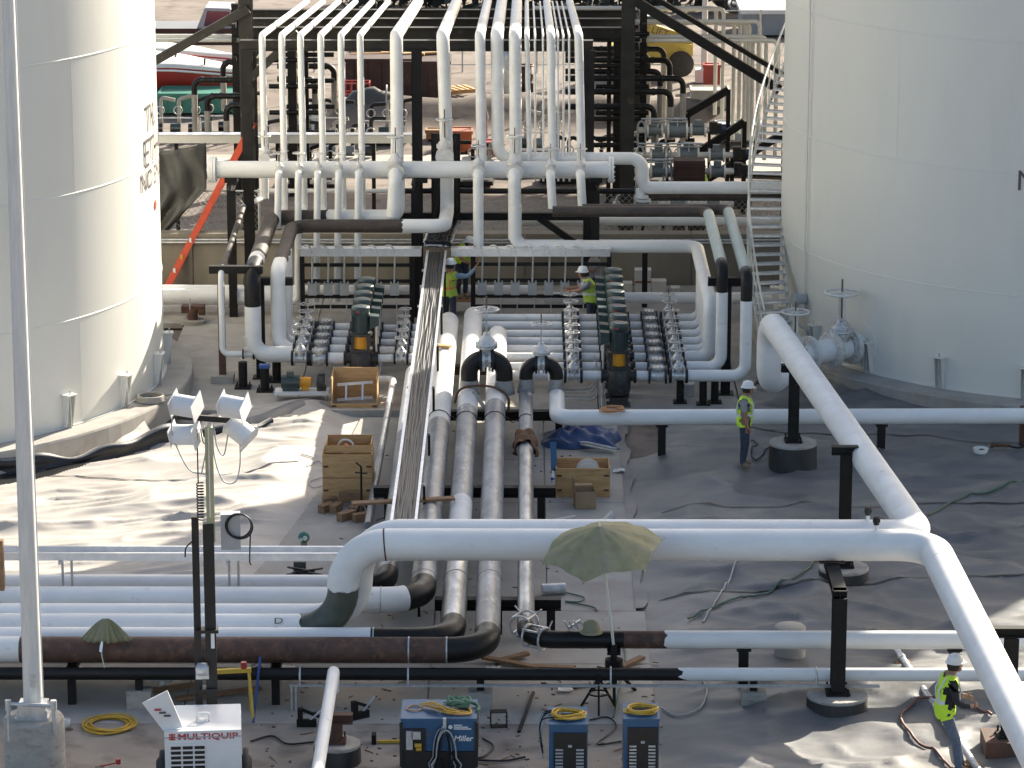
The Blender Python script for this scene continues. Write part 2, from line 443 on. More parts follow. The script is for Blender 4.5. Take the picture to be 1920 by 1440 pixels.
def fillet(pts, rad, seg=7):
    """polyline with its corners rounded to arcs; rad a number or one per inner corner"""
    P = [Vector(p) for p in pts]
    out = [P[0]]
    for i in range(1, len(P) - 1):
        a, b, c = P[i - 1], P[i], P[i + 1]
        u, w = (a - b), (c - b)
        lu, lw = u.length, w.length
        u, w = u / lu, w / lw
        ang = math.acos(max(-1, min(1, u.dot(w))))
        rr = rad[i - 1] if isinstance(rad, (list, tuple)) else rad
        if ang > 3.10 or rr <= 0: out.append(b); continue
        t = min(rr / math.tan(ang / 2), lu * 0.49 if i > 1 else lu * 0.98, lw * 0.49 if i < len(P) - 2 else lw * 0.98)
        r = t * math.tan(ang / 2)
        ctr = b + (u + w).normalized() * (r / math.sin(ang / 2))
        s, e = b + u * t, b + w * t
        v0, v1 = s - ctr, e - ctr
        ax = v0.cross(v1).normalized(); sw = v0.angle(v1)
        for k in range(seg + 1):
            out.append(ctr + Quaternion(ax, sw * k / seg) @ v0)
    out.append(P[-1])
    return out
def plen(p):
    return sum((p[i + 1] - p[i]).length for i in range(len(p) - 1))
def cut(p, s0, s1):
    """piece of a polyline between two arc lengths"""
    out = []; s = 0.0
    for i in range(len(p) - 1):
        L = (p[i + 1] - p[i]).length
        for q in (s0, s1):
            pass
        a, b = max(s0, s), min(s1, s + L)
        if b > a:
            pa = p[i] + (p[i + 1] - p[i]) * ((a - s) / L); pb = p[i] + (p[i + 1] - p[i]) * ((b - s) / L)
            if not out: out.append(pa)
            out.append(pb)
        s += L
    return out
def s_at(p, axis, val):
    """arc length where the path first crosses a coordinate"""
    s = 0.0
    for i in range(len(p) - 1):
        a, b = p[i][axis], p[i + 1][axis]
        L = (p[i + 1] - p[i]).length
        if (a - val) * (b - val) <= 0 and abs(b - a) > 1e-9:
            return s + L * (val - a) / (b - a)
        s += L
    return s
def dense(p, step):
    out = [p[0]]
    for i in range(len(p) - 1):
        L = (p[i + 1] - p[i]).length; k = max(1, int(L / step))
        for j in range(1, k + 1): out.append(p[i] + (p[i + 1] - p[i]) * (j / k))
    return out
def sag(a, b, drop, n=10):
    a, b = Vector(a), Vector(b)
    return [a.lerp(b, i / n) - Vector((0, 0, drop * 4 * (i / n) * (1 - i / n))) for i in range(n + 1)]
def wire(pts, n=6):
    """smooth (Catmull-Rom) line through the points"""
    P = [Vector(p) for p in pts]
    P = [P[0] * 2 - P[1]] + P + [P[-1] * 2 - P[-2]]
    out = []
    for i in range(1, len(P) - 2):
        a, b, c, d = P[i - 1:i + 3]
        for k in range(n):
            t = k / n
            out.append(0.5 * ((2 * b) + (c - a) * t + (2 * a - 5 * b + 4 * c - d) * t * t + (3 * b - a - 3 * c + d) * t ** 3))
    out.append(P[-2])
    return out

def pipe(label, pts, r, mat='white_paint', bend=None, secs=None, name='pipe', group=None, n=16, welds=(), seg=8, cat='pipe', flanges=(), hoses=None):
    """one run of pipe. secs: [(from, to, material, part name, ragged)] along its length, else one mesh"""
    P = [Vector(p) for p in pts]
    path = fillet(P, bend if bend is not None else r * 3, seg)
    base = Vector(P[0]); base.z = min(p.z for p in P)
    if not secs and not welds and not flanges:
        return solo(name, MB().tube(path, r, n), mat, label, cat, P[0], group)
    t = thing(name, label, cat, P[0], group)
    L = plen(path)
    for (a, b, m, nm, rag) in (secs or [(0, L, mat, 'pipe_run', 0)]):
        q = cut(path, max(0, a), min(L, b))
        if len(q) < 2: continue
        rr = r + (0.006 if rag else 0)
        part(nm, MB().tube(q, rr, n if not rag else max(n, 24), ragged=(rag if a > 0.01 else 0, rag if b < L - 0.01 else 0), caps=not rag), m, t)
    for s in welds:
        q = cut(path, s - 0.012, s + 0.012)
        if len(q) > 1: part('weld', MB().tube(q, r + 0.009, n), 'rust_steel', t)
    for s in flanges:
        q = cut(path, s - 0.03, s + 0.03)
        if len(q) > 1: flange(t, (q[0] + q[-1]) / 2, q[-1] - q[0], r)
    return t
def flange(t, c, axis, r, mat='white_paint', bolts=12, th=0.07, name='flange', local=False):
    d = Vector(axis).normalized(); c = Vector(c)
    mb = MB().cyl(c - d * th / 2, c - d * 0.004, r * 1.55, n=20).cyl(c + d * 0.004, c + d * th / 2, r * 1.55, n=20)
    f = part(name, mb, mat, t, local=local)
    u = Vector((0, 0, 1)) if abs(d.z) < 0.9 else Vector((1, 0, 0))
    x = u.cross(d).normalized(); y = d.cross(x)
    bb = MB()
    for i in range(bolts):
        a = 2 * math.pi * i / bolts
        q = c + (x * math.cos(a) + y * math.sin(a)) * r * 1.32
        bb.cyl(q - d * (th / 2 + 0.03), q + d * (th / 2 + 0.03), max(0.011, r * 0.07), n=5)
    part('flange_bolts', bb, mat if mat != 'white_paint' else 'valve_white', t, local=local)
    return f
def text_mesh(s, size, extr=0.0, bold=False, shear=0.0):
    """flat lettering mesh in the XY plane, origin at its lower start"""
    c = bpy.data.curves.new('lettering', 'FONT')
    c.body = s; c.size = size; c.extrude = extr; c.shear = shear; c.resolution_u = 3
    if bold: c.offset = size * 0.022
    o = bpy.data.objects.new('lettering', c)
    COL.objects.link(o)
    dg = bpy.context.evaluated_depsgraph_get()
    me = bpy.data.meshes.new_from_object(o.evaluated_get(dg))
    bpy.data.objects.remove(o, do_unlink=True)
    return me
def letter_part(s, size, mat, parent, fn, name='lettering', **k):
    """lettering mapped to the parent's local space by fn(x, y) -> point"""
    me = text_mesh(s, size, **k)
    w = max(v.co.x for v in me.vertices)
    for v in me.vertices: v.co = fn(v.co.x, v.co.y, w)
    me.materials.clear(); me.materials.append(MATS[mat])
    o = bpy.data.objects.new(name, me); COL.objects.link(o); o.parent = parent
    return o

# value noise on a grid of points, in numpy
def vnoise(x, y, seed):
    xi, yi = np.floor(x).astype(np.int64), np.floor(y).astype(np.int64)
    xf, yf = x - xi, y - yi
    def h(a, b):
        k = (a * 374761393 + b * 668265263 + seed * 974711) & 0xFFFFFFFF
        k = ((k ^ (k >> 13)) * 1274126177) & 0xFFFFFFFF
        return ((k ^ (k >> 16)) & 0xFFFF) / 65535.0
    u, w = xf * xf * (3 - 2 * xf), yf * yf * (3 - 2 * yf)
    return (h(xi, yi) * (1 - u) + h(xi + 1, yi) * u) * (1 - w) + (h(xi, yi + 1) * (1 - u) + h(xi + 1, yi + 1) * u) * w
def fbm(x, y, seed, octv=4):
    s, a, t = 0, 0.5, 0
    for i in range(octv):
        s = s + a * vnoise(x * 2 ** i + 17.3 * i, y * 2 ** i - 9.1 * i, seed + i); t += a; a *= 0.5
    return s / t

# ------------------------------------------------------------------ ground, slabs, liners, walls
mb = MB(); S = 900
mb.add([(-S, -200, -0.05), (S, -200, -0.05), (S, 1600, -0.05), (-S, 1600, -0.05)], [(0, 1, 2, 3)])
struct('ground', mb, 'dirt')

TL, TR, RAD = Vector((-15.55, 73.5, 0)), Vector((13.5, 78.4, 0)), 7.5     # the two tanks
RING_R, RING_H = RAD + 0.62, 0.5

def slab(parent, poly, z0, z1, name='concrete_slab', mat='concrete_walk'):
    o = part(name, MB().prism([(x, y, 0) for x, y in poly], (0, 0, z0), (0, 0, z1)), mat, parent)
    return o
walk = struct('walkway', MB().box((-1.0, 64.5, -0.035), (6.0, 13.5, 0.02)), 'concrete')
EDGE = [(71.6, -3.55), (68.2, -3.85), (65.0, -4.25), (61.6, -4.75), (58.1, -5.45)]
g = 0.012
for (ya, xa), (yb, xb) in zip(EDGE[:-1], EDGE[1:]):
    for x0, x1 in ((None, -1.9), (-1.9, 0.4), (0.4, 2.0)):
        p = [(xb if x0 is None else x0 + g, yb + g), (x1 - g, yb + g), (x1 - g, ya - g), (xa if x0 is None else x0 + g, ya - g)]
        slab(walk, p, -0.03, 0.02)
apron = struct('yard_slab', MB().box((-6.0, 51.9, -0.035), (17.0, 12.2, 0.02)), 'concrete')
for ya, yb in ((58.1, 55.2), (55.2, 52.2), (52.2, 49.2), (49.2, 46.0)):
    for x0, x1 in ((-14.5, -9.6), (-9.6, -5.6), (-5.6, -1.6), (-1.6, 2.15)):
        slab(apron, [(x0 + g, yb + g), (x1 - g, yb + g), (x1 - g, ya - g), (x0 + g, ya - g)], -0.03, 0.02, mat='concrete_dirty' if ya < 53 and random.random() < .8 else 'concrete_walk')
pad = struct('pump_pad', MB().box((-0.6, 77.9, -0.02), (13.2, 12.3, 0.05)), 'concrete')
for ya, yb in ((84.2, 80.0), (80.0, 75.8), (75.8, 71.75)):
    for x0, x1 in ((-8.2, -5.0), (-5.0, -1.7), (-1.7, 1.6), (1.6, 4.7)):
        q = [(x0 + g, yb + g), (x1 - g, yb + g), (x1 - g, ya - g), (x0 + g, ya - g)]
        slab(pad, q, 0.0, 0.13, mat='concrete')
slab(pad, [(4.72, 72.6), (5.6, 75.9), (5.6, 84.1), (4.72, 84.1)], 0.0, 0.127, mat='concrete')
slab(pad, [(-14.0, 80.0), (-8.22, 80.0), (-8.22, 84.1), (-14.0, 84.1)], 0.0, 0.127, mat='concrete')
slab(pad, [(5.62, 80.0), (14.0, 80.0), (14.0, 84.1), (5.62, 84.1)], 0.0, 0.127, mat='concrete')

# containment wall behind the pumps, in cast lengths
wall = struct('containment_wall', MB().box((0, 84.62, 0.55), (44, 0.26, 1.2)), 'concrete_wall')
for i in range(-5, 5):
    part('wall_panel', MB().box((i * 4.2 + 2.1, 84.45, 0.66), (4.18, 0.13, 1.31)), 'concrete_wall', wall)
    part('wall_cap', MB().box((i * 4.2 + 2.1, 84.6, 1.365), (4.18, 0.46, 0.10)), 'concrete_wall', wall)
# far yard: levelled gravel, soil bank
mb = MB(); N = 60
xs = np.linspace(-30, 30, 121); ys = np.linspace(86.5, 150, 150)
X, Yg = np.meshgrid(xs, ys)
Z = (fbm(X * .35, Yg * .35, 3) - .5) * .25
bank = np.exp(-((Yg - 108.5 - 1.2 * (fbm(X * .2, Yg * 0, 8) - .5)) / 1.1) ** 2) * .9 * (0.75 + .5 * fbm(X * .8, Yg * .8, 5)) * (1 / (1 + np.exp((np.abs(X + .5) - 7) * 1.5)))
Z = Z + bank + 0.08
nx = len(xs)
mb.add(np.stack([X, Yg, Z], -1).reshape(-1, 3).tolist(), [(j * nx + i, j * nx + i + 1, (j + 1) * nx + i + 1, (j + 1) * nx + i) for j in range(len(ys) - 1) for i in range(nx - 1)], 0, True)
struct('terrain', mb, 'dirt')
mb = MB(); mb.box((0, 90.2, 0.06), (60, 10.6, 0.06)); struct('gravel_strip', mb, 'gravel')
mb = MB(); mb.box((0, 100.2, 0.235), (46, 2.6, 0.10)); struct('loading_slab', mb, 'concrete_walk')

# --- liners: wrinkled sheets
def sheet(x0, x1, y0, y1, step, zf):
    xs = np.arange(x0, x1 + step / 2, step); ys = np.arange(y0, y1 + step / 2, step)
    X, Yv = np.meshgrid(xs, ys)
    Z = zf(X, Yv)
    return xs, ys, X, Yv, Z
def edge_x(Yv):
    yy = np.array([e[0] for e in EDGE][::-1]); xx = np.array([e[1] for e in EDGE][::-1])
    return np.interp(Yv, yy, xx)
def ridged(n):
    return 1 - np.abs(2 * n - 1)
def z_left(X, Yv):
    wx, wy = X + 0.9 * (fbm(X * .5, Yv * .5, 21, 3) - .5), Yv + 0.9 * (fbm(X * .5, Yv * .5, 31, 3) - .5)
    t = np.clip((X + 12) / 9, 0, 1)
    a1 = R(12) + t * R(42)
    u = wx * np.cos(a1) + wy * np.sin(a1); v = -wx * np.sin(a1) + wy * np.cos(a1)
    u2 = wx * math.cos(R(30)) + wy * math.sin(R(30)); v2 = -wx * math.sin(R(30)) + wy * math.cos(R(30))
    u4, v4 = wx * math.cos(R(17)) + wy * math.sin(R(17)), -wx * math.sin(R(17)) + wy * math.cos(R(17))
    z = 0.12 * ridged(vnoise(u2 * .17, v2 * .80, 41)) ** 4 + 0.085 * ridged(vnoise(u4 * .30 + 7, v4 * 1.5, 51)) ** 3 + 0.065 * ridged(vnoise(u2 * .45 + 3, v2 * 2.6, 53)) ** 3 + 0.035 * ridged(vnoise(u4 * .8 + 3, v4 * 4.6, 57)) ** 2
    z = z + 0.08 * fbm(X * .28, Yv * .28, 61, 2) + 0.012 * vnoise(u4 * 1.0, v4 * 6.0, 71)
    d = np.clip((edge_x(Yv) - X) / 1.3, 0, 1)
    z = z * d * d * (3 - 2 * d)
    rd = np.hypot(X - TL.x, Yv - TL.y) - RING_R
    th = np.arctan2(Yv - TL.y, X - TL.x)
    k = np.clip(1 - rd / 1.9, 0, 1)
    return z * (1 - .85 * k) - 0.02
xs, ys, X, Yv, Z = sheet(-16.0, -3.4, 57.9, 73.0, 0.055, z_left)
rd = np.hypot(X - TL.x, Yv - TL.y) - RING_R
th = np.arctan2(Yv - TL.y, X - TL.x)
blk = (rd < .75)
ok = (X < edge_x(Yv) + 0.02) & (rd > -0.25)
nx, ny = len(xs), len(ys)
keep = ok[:-1, :-1] & ok[1:, 1:] & ok[:-1, 1:] & ok[1:, :-1]
idx = np.arange(nx * ny).reshape(ny, nx)
J, I = np.nonzero(keep)
fs = np.stack([idx[J, I], idx[J, I + 1], idx[J + 1, I + 1], idx[J + 1, I]], -1).tolist()
mb = MB()
mb.v = np.stack([X, Yv, Z], -1).reshape(-1, 3).tolist(); mb.f = fs
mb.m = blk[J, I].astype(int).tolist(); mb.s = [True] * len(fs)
mb.v = [tuple(p) for p in mb.v]
linL = struct('ground_liner', mb, ['liner_dusty', 'liner_black'], label='pale dusty wrinkled liner sheet lit by the sun')

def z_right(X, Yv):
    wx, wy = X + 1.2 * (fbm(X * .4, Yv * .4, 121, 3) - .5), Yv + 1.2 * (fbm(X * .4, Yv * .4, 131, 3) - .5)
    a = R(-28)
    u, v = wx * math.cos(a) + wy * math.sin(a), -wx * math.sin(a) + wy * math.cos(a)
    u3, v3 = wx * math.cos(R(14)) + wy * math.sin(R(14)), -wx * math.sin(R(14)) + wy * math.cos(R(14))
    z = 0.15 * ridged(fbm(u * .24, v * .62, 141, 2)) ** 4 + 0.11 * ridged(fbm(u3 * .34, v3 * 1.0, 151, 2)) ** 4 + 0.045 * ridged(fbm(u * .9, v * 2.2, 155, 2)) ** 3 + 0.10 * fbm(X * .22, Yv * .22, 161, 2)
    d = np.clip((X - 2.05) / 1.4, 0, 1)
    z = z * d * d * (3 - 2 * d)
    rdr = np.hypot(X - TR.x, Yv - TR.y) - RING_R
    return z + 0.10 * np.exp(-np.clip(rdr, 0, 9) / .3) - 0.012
xs, ys, X, Yv, Z = sheet(2.02, 15.0, 45.0, 77.0, 0.09, z_right)
ZRG = (xs, ys, Z)
okr = (np.hypot(X - TR.x, Yv - TR.y) - RING_R > -0.3) & ~((Yv > 71.6) & (X < 4.75)) & ~((Yv > 72.5) & (X < 4.7 + (Yv - 72.5) * .27))
okr &= ~((X < 2.9) & (Yv > 68.4))
nx, ny = len(xs), len(ys)
keep = okr[:-1, :-1] & okr[1:, 1:] & okr[:-1, 1:] & okr[1:, :-1]
idx = np.arange(nx * ny).reshape(ny, nx)
J, I = np.nonzero(keep)
mb = MB()
mb.v = [tuple(p) for p in np.stack([X, Yv, Z], -1).reshape(-1, 3).tolist()]
mb.f = np.stack([idx[J, I], idx[J, I + 1], idx[J + 1, I + 1], idx[J + 1, I]], -1).tolist()
mb.m = [0] * len(mb.f); mb.s = [True] * len(mb.f)
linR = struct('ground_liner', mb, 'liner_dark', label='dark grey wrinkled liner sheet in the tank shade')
def zr(x, y):
    i = min(max(int(round((x - ZRG[0][0]) / .09)), 0), len(ZRG[0]) - 1); j = min(max(int(round((y - ZRG[1][0]) / .09)), 0), len(ZRG[1]) - 1)
    return float(ZRG[2][j][i])
def zl(x, y):
    return float(z_left(np.array([[x]]), np.array([[y]]))[0][0])
# welded seams: narrow laps lying on the sheets
def seam(parent, pts, zf, w=0.05, up=0.012):
    P = dense([Vector(p) for p in pts], 0.15)
    mb = MB(); vs = []
    for i, p in enumerate(P):
        d = (P[min(i + 1, len(P) - 1)] - P[max(i - 1, 0)]); d.z = 0; d.normalize()
        nrm = Vector((-d.y, d.x, 0)) * w / 2
        for q in (p - nrm, p + nrm): vs.append((q.x, q.y, zf(q.x, q.y) + up))
    mb.add(vs, [(2 * i, 2 * i + 1, 2 * i + 3, 2 * i + 2) for i in range(len(P) - 1)], 0, True)
    return part('liner_seam', mb, 'liner_black', parent)
for pa, pb in (((1240, 968), (1920, 955)), ((1190, 795), (1920, 845)), ((1235, 1130), (1920, 1095)), ((1250, 1275), (1910, 1300))):
    a, b = G(*pa), G(*pb)
    seam(linR, [a, a.lerp(b, .3) + Vector((0, random.uniform(-.2, .2), 0)), a.lerp(b, .7) + Vector((0, random.uniform(-.2, .2), 0)), b], zr)
seam(linL, [G(90, 895), G(250, 912), G(420, 910), G(560, 872)], zl, .04)
# pale edge strip of loose liner lying along the walkway
mb = MB(); vs = []
for i in range(60):
    y = 71.2 - i * 0.22
    w = .12 + .05 * math.sin(i * .7) + random.uniform(0, .04)
    vs += [(2.0 - .02, y, .03), (2.02 + w, y, .034 + .012 * math.sin(i * 1.3))]
mb.add(vs, [(2 * i, 2 * i + 2, 2 * i + 3, 2 * i + 1) for i in range(59)], 0, True)
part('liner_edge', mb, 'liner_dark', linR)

# loose liner along the foot of the sunlit tank: upturned laps, black underside, a standing fold with the shade on its near face coloured black
def strip(name, px, prof, mats, mi, label, seed, amp=1.0, cat='liner'):
    """sweep a cross profile (out, up) along a line given in photograph pixels on the ground"""
    rs = random.Random(seed)
    P = dense(wire([G(*p) for p in px], 8), .12)
    vs, fs, ms = [], [], []
    n = len(prof)
    for i, p in enumerate(P):
        d = P[min(i + 1, len(P) - 1)] - P[max(i - 1, 0)]; d.z = 0; d.normalize()
        o_ = Vector((d.y, -d.x, 0))
        h = amp * (.72 + .20 * math.sin(i * .23 + seed) + .14 * math.sin(i * .61 + 2 * seed))
        sw = .05 * math.sin(i * .31 + seed) + .03 * math.sin(i * .9)
        for k, (a_, b_) in enumerate(prof):
            vs.append(p + o_ * (a_ + sw * (b_ > .05)) + Vector((0, 0, .015 + b_ * h)))
    for i in range(len(P) - 1):
        for k in range(n - 1):
            fs.append((i * n + k, i * n + k + 1, (i + 1) * n + k + 1, (i + 1) * n + k)); ms.append(mi[k])
    mb = MB(); mb.v = [tuple(v) for v in vs]; mb.f = fs; mb.m = ms; mb.s = [True] * len(fs)
    return solo(name, mb, mats, label, cat, P[0])
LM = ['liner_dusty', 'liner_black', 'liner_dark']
strip('liner_fold', [(-30, 892), (60, 884), (150, 871), (240, 851), (330, 832), (420, 822), (510, 806)], [(-.42, .02), (-.20, .18), (-.05, .36), (.03, .40), (.09, .34), (.10, .18), (.06, .03), (.30, 0.0)], LM, [0, 0, 0, 2, 1, 1, 1], 'standing liner fold with its shaded face coloured black along the sunlit tank foot', 1, 1.1)
strip('liner_lap', [(-30, 868), (50, 862), (118, 848)], [(-.02, .62), (.10, .50), (.22, .28), (.36, .10), (.55, .03)], LM, [0, 0, 0, 0], 'pale liner lap turned up against the tank ring, end by the light pole', 2, .75)
strip('liner_lap', [(128, 846), (190, 832), (258, 812)], [(-.04, .66), (.10, .56), (.24, .30), (.38, .10), (.56, .03)], LM, [0, 0, 0, 0], 'pale liner lap turned up against the tank ring, its end curled over', 4, .8)

# ------------------------------------------------------------------ the two storage tanks
def tank(c, label, name='storage_tank', height=15.0):
    t = thing(name, label, 'tank', c)
    zs = [RING_H + .02, 2.75, 5.40, 8.20, 11.0, 13.4, height]
    for i in range(len(zs) - 1):
        r = RAD - 0.006 * i
        p = part('shell_course', MB().lathe([(r, zs[i]), (r, zs[i + 1])], c, 160), 'tank_paint', t)
        if i: part('weld_seam', MB().lathe([(r, zs[i] - .02), (r + .014, zs[i] - .010), (r + .014, zs[i] + .010), (r, zs[i] + .02)], c, 160, smooth=False), 'tank_paint', t)
    for i in range(len(zs) - 1):
        for k in range(7):
            a = R(18 + 51.4 * k + (25 if i % 2 else 0))
            q = c + Vector((math.cos(a), math.sin(a), 0)) * (RAD - 0.006 * i)
            part('vertical_seam', MB().box(q + Vector((0, 0, (zs[i] + zs[i + 1]) / 2)), (.006, .02, zs[i + 1] - zs[i] - .05), a), 'tank_paint', t)
    part('roof', MB().lathe([(RAD + .06, height), (RAD + .06, height + .06), (4, height + .75), (0.01, height + 1.3)], c, 96), 'tank_paint', t)
    ring = part('foundation_ring', MB().lathe([(RAD - .4, RING_H), (RING_R, RING_H), (RING_R + .02, RING_H - .04), (RING_R + .02, -0.05)], c, 120, smooth=False), 'concrete', t)
    part('base_plate', MB().lathe([(RAD - .01, RING_H + .005), (RAD - .01, RING_H + .022), (RAD + .06, RING_H + .022), (RAD + .06, RING_H + .003)], c, 120, smooth=False), 'tank_rim', t)
    return t
tkL = tank(TL, 'tall white storage tank lettered TK ETHANOL NO SMOKING, sun on one side')
tkR = tank(TR, 'tall shaded storage tank with the stairway and a nozzle valve at its foot')
def chair(t, c, a):
    """anchor chair: two gusset plates, a top plate and a bolt"""
    M = Matrix.Rotation(a, 4, 'Z'); cc = Vector(c)
    def w(x, y, z): return cc + (M @ Vector((x, y, z)))
    z0, z1 = RING_H + .022, RING_H + .70
    mb = MB()
    for s in (-1, 1):
        y = .085 * s
        poly = [w(RAD, y, z0), w(RAD + .09, y, z0), w(RAD + .2, y, z1), w(RAD, y, z1)]
        mb.prism(poly, (0, 0, 0), M.to_3x3() @ Vector((0, .016 * s, 0)))
    o = part('anchor_chair', mb, 'tank_rim', t)
    part('top_plate', MB().box(w(RAD + .11, 0, z1 + .012), (.22, .27, .024), a), 'tank_rim', o)
    part('anchor_bolt', MB().cyl(w(RAD + .13, 0, RING_H), w(RAD + .13, 0, z1 + .11), .018, n=8), 'galvanised', o)
for t, c, a0 in ((tkL, TL, math.degrees(math.atan2(*(G(237, 763, .5) - TL).yx))), (tkR, TR, math.degrees(math.atan2(*(G(1777, 722, .5) - TR).yx)))):
    for k in range(24): chair(t, c, R(a0 + 15.0 * k))
def tank_text(t, c, s, size, z, a_start, mat='lettering_dark', rr=RAD + .012):
    def fn(x, y, w):
        a = a_start + x / RAD
        return Vector((math.cos(a) * rr, math.sin(a) * rr, z + y))
    letter_part(s, size, mat, t, fn)
aT = math.atan2(*(D(272, 225, 73.0) - TL).yx)
def ang_at(px, py, c, side):
    """angle on the shell seen at a pixel"""
    d = _ray(px, py); o = Vector((0, 0, CAM_H))
    A = d.x ** 2 + d.y ** 2; B = 2 * ((o.x - c.x) * d.x + (o.y - c.y) * d.y); C = (o.x - c.x) ** 2 + (o.y - c.y) ** 2 - RAD ** 2
    q = (-B - math.sqrt(max(0, B * B - 4 * A * C))) / (2 * A)
    p = o + d * q
    return math.atan2(p.y - c.y, p.x - c.x), p
for s, (px, py), h in (('TK', (273, 249), 50), ('ETHANOL', (270, 317), 54), ('NO SMOKING', (264, 363), 36)):
    a, p = ang_at(px, py, TL, 0)
    tank_text(tkL, TL, s, h / 88 / .69, p.z, a)
a, p = ang_at(1905, 356, TR, 0)
tank_text(tkR, TR, 'NO SMOKING', 36 / 83 / .69, p.z, a)
# hazard diamond under the lettering of the sunlit tank
a, p = ang_at(291, 384, TL, 0)
mb = MB()
dm = []
for (u, w) in ((0, -.15), (.15, 0), (0, .15), (-.15, 0)):
    aa = a + u / RAD
    dm.append(Vector((TL.x + math.cos(aa) * (RAD + .013), TL.y + math.sin(aa) * (RAD + .013), p.z + w)))
mb.add(dm, [(0, 1, 2, 3)])
part('hazard_placard', mb, 'orange_ladder', tkL)

# --- stairway climbing round the shaded tank
st = thing('tank_stairway', 'pale steel stairway with handrail winding up the shaded tank', 'stairway', D(1440, 640, 75.6))
key = [(D(1432, 662, 74.3), 0), (D(1420, 600, 75.3), 1), (D(1406, 500, 76.9), 2), (D(1403, 400, 78.6), 3), (D(1412, 300, 80.4), 4), (D(1436, 210, 82.3), 5), (D(1470, 120, 84.4), 6), (D(1500, 60, 86.0), 7)]
base = wire([k[0] for k in key], 8)
L = plen(base); nst = int(L / 0.335)
def inner(p):
    d = (TR - p); d.z = 0; return p + d.normalized() * 0.82
outs = [cut(base, 0, max(.01, L * i / nst))[-1] for i in range(nst + 1)]
for p in outs:
    q = inner(p)
    d = (q - p).normalized(); n_ = Vector((-d.y, d.x, 0))
    tr = part('tread', MB().beam(p, q, 0.24, 0.022), 'galvanised', st)
    part('nosing', MB().beam(p + n_ * .125 + V(0, 0, .0), q + n_ * .125, 0.012, 0.05), 'galvanised', tr)
part('stringer', MB().tube([p - V(0, 0, .06) for p in base], .035, 6), 'cream_pipe', st)
part('stringer', MB().tube([inner(p) - V(0, 0, .06) for p in base], .05, 6), 'cream_pipe', st)
rail = [p + V(0, 0, .98) for p in base]
part('handrail', MB().tube(rail, .024, 8), 'cream_pipe', st)
part('mid_rail', MB().tube([p + V(0, 0, .52) for p in base], .015, 6), 'cream_pipe', st)
for i in range(0, nst + 1, 2):
    part('baluster', MB().cyl(outs[i] - V(0, 0, .05), outs[i] + V(0, 0, .98), .016, n=6), 'cream_pipe', st)

# ------------------------------------------------------------------ pipes of the yard
ZP = 0.92
def gx(px, py, z): return G(px, py, z).x
def gy(py, z, px=960): return G(px, py, z).y
X1, X2, X3, X4 = gx(805, 985, ZP), gx(862, 985, ZP), gx(921, 985, ZP), gx(986, 985, ZP)
X0 = gx(735, 985, ZP)
Ya, Yb, Yc, Yd, Ye = gy(1125, ZP), gy(1161, ZP), gy(1181, ZP), gy(1201, ZP), gy(1219, ZP)
YEND1, YEND2, YEND3, YEND4 = gy(603, ZP), gy(592, ZP), gy(628, ZP), gy(690, ZP)
XLEFT = -12.5
def xat(px, Y): return D(px, 900, Y).x
def run_secs(path, marks):
    """marks: list of (axis, value, material, name, ragged): section from the previous mark to this"""
    out = []; s0 = 0.0
    for ax, val, m, nm, rag in marks:
        s1 = plen(path) if ax is None else s_at(path, ax, val)
        out.append((s0, s1, m, nm, rag)); s0 = s1
    return out
RP = 0.215
def header_pipe(label, Yrow, Xc, Yend, r, marks, welds=(), end_bend=0.64):
    P = [V(XLEFT, Yrow, ZP), V(Xc, Yrow, ZP), V(Xc, Yend, ZP)]
    path = fillet(P, end_bend, 8)
    t = pipe(label, P, r, bend=end_bend, secs=run_secs(path, marks), n=20)
    part('end_cap', MB().ball(P[-1], r, 18, 10, sc=(1, .55, 1)), 'white_dusty', t)
    for px in welds:
        q = cut(path, s_at(path, 0, xat(px, Yrow)) - .012, s_at(path, 0, xat(px, Yrow)) + .012)
        part('weld', MB().tube(q, r + .008, 20), 'galvanised', t)
    part('weld', MB().tube([V(Xc, gy(1090, ZP), ZP), V(Xc, gy(1090, ZP) + .02, ZP)], r + .007, 20), 'pipe_primer_bare', t)
    return t
header_pipe('white header with black elbow running under the wooden board beside the cable tray', Ya, X1, YEND1, .225,
            [(0, xat(757, Ya), 'white_paint', 'painted_run', 0), (1, Ya + .85, 'black_pipe', 'elbow', 0), (1, gy(800, ZP), 'pipe_primer', 'primed_run', 0), (None, 0, 'white_dusty', 'painted_run', 0)], (712,))
header_pipe('header with black elbow, bright bare middle stretch and a white painted patch', Yd, X2, YEND2, RP,
            [(0, xat(692, Yd), 'white_paint', 'painted_run', 0), (1, Yd + .85, 'black_pipe', 'elbow', 0), (1, gy(1000, ZP), 'pipe_steel', 'bare_run', 0), (1, gy(945, ZP), 'white_dusty', 'painted_patch', 0), (1, gy(775, ZP), 'pipe_primer', 'primed_run', 0), (None, 0, 'white_dusty', 'painted_run', 0)], (697,))
header_pipe('long rust brown pipe lying before the white ones, its black elbow joining a grey header', Ye, X3, YEND3, RP,
            [(0, xat(26, Ye), 'white_paint', 'painted_run', 0), (0, xat(836, Ye), 'rust_pipe', 'bare_run', 0), (1, Ye + .85, 'black_pipe', 'elbow', 0), (1, gy(1040, ZP), 'pipe_primer', 'primed_run', 0), (1, gy(765, ZP), 'pipe_primer', 'primed_run', 0), (None, 0, 'white_dusty', 'painted_run', 0)], (764, 836))
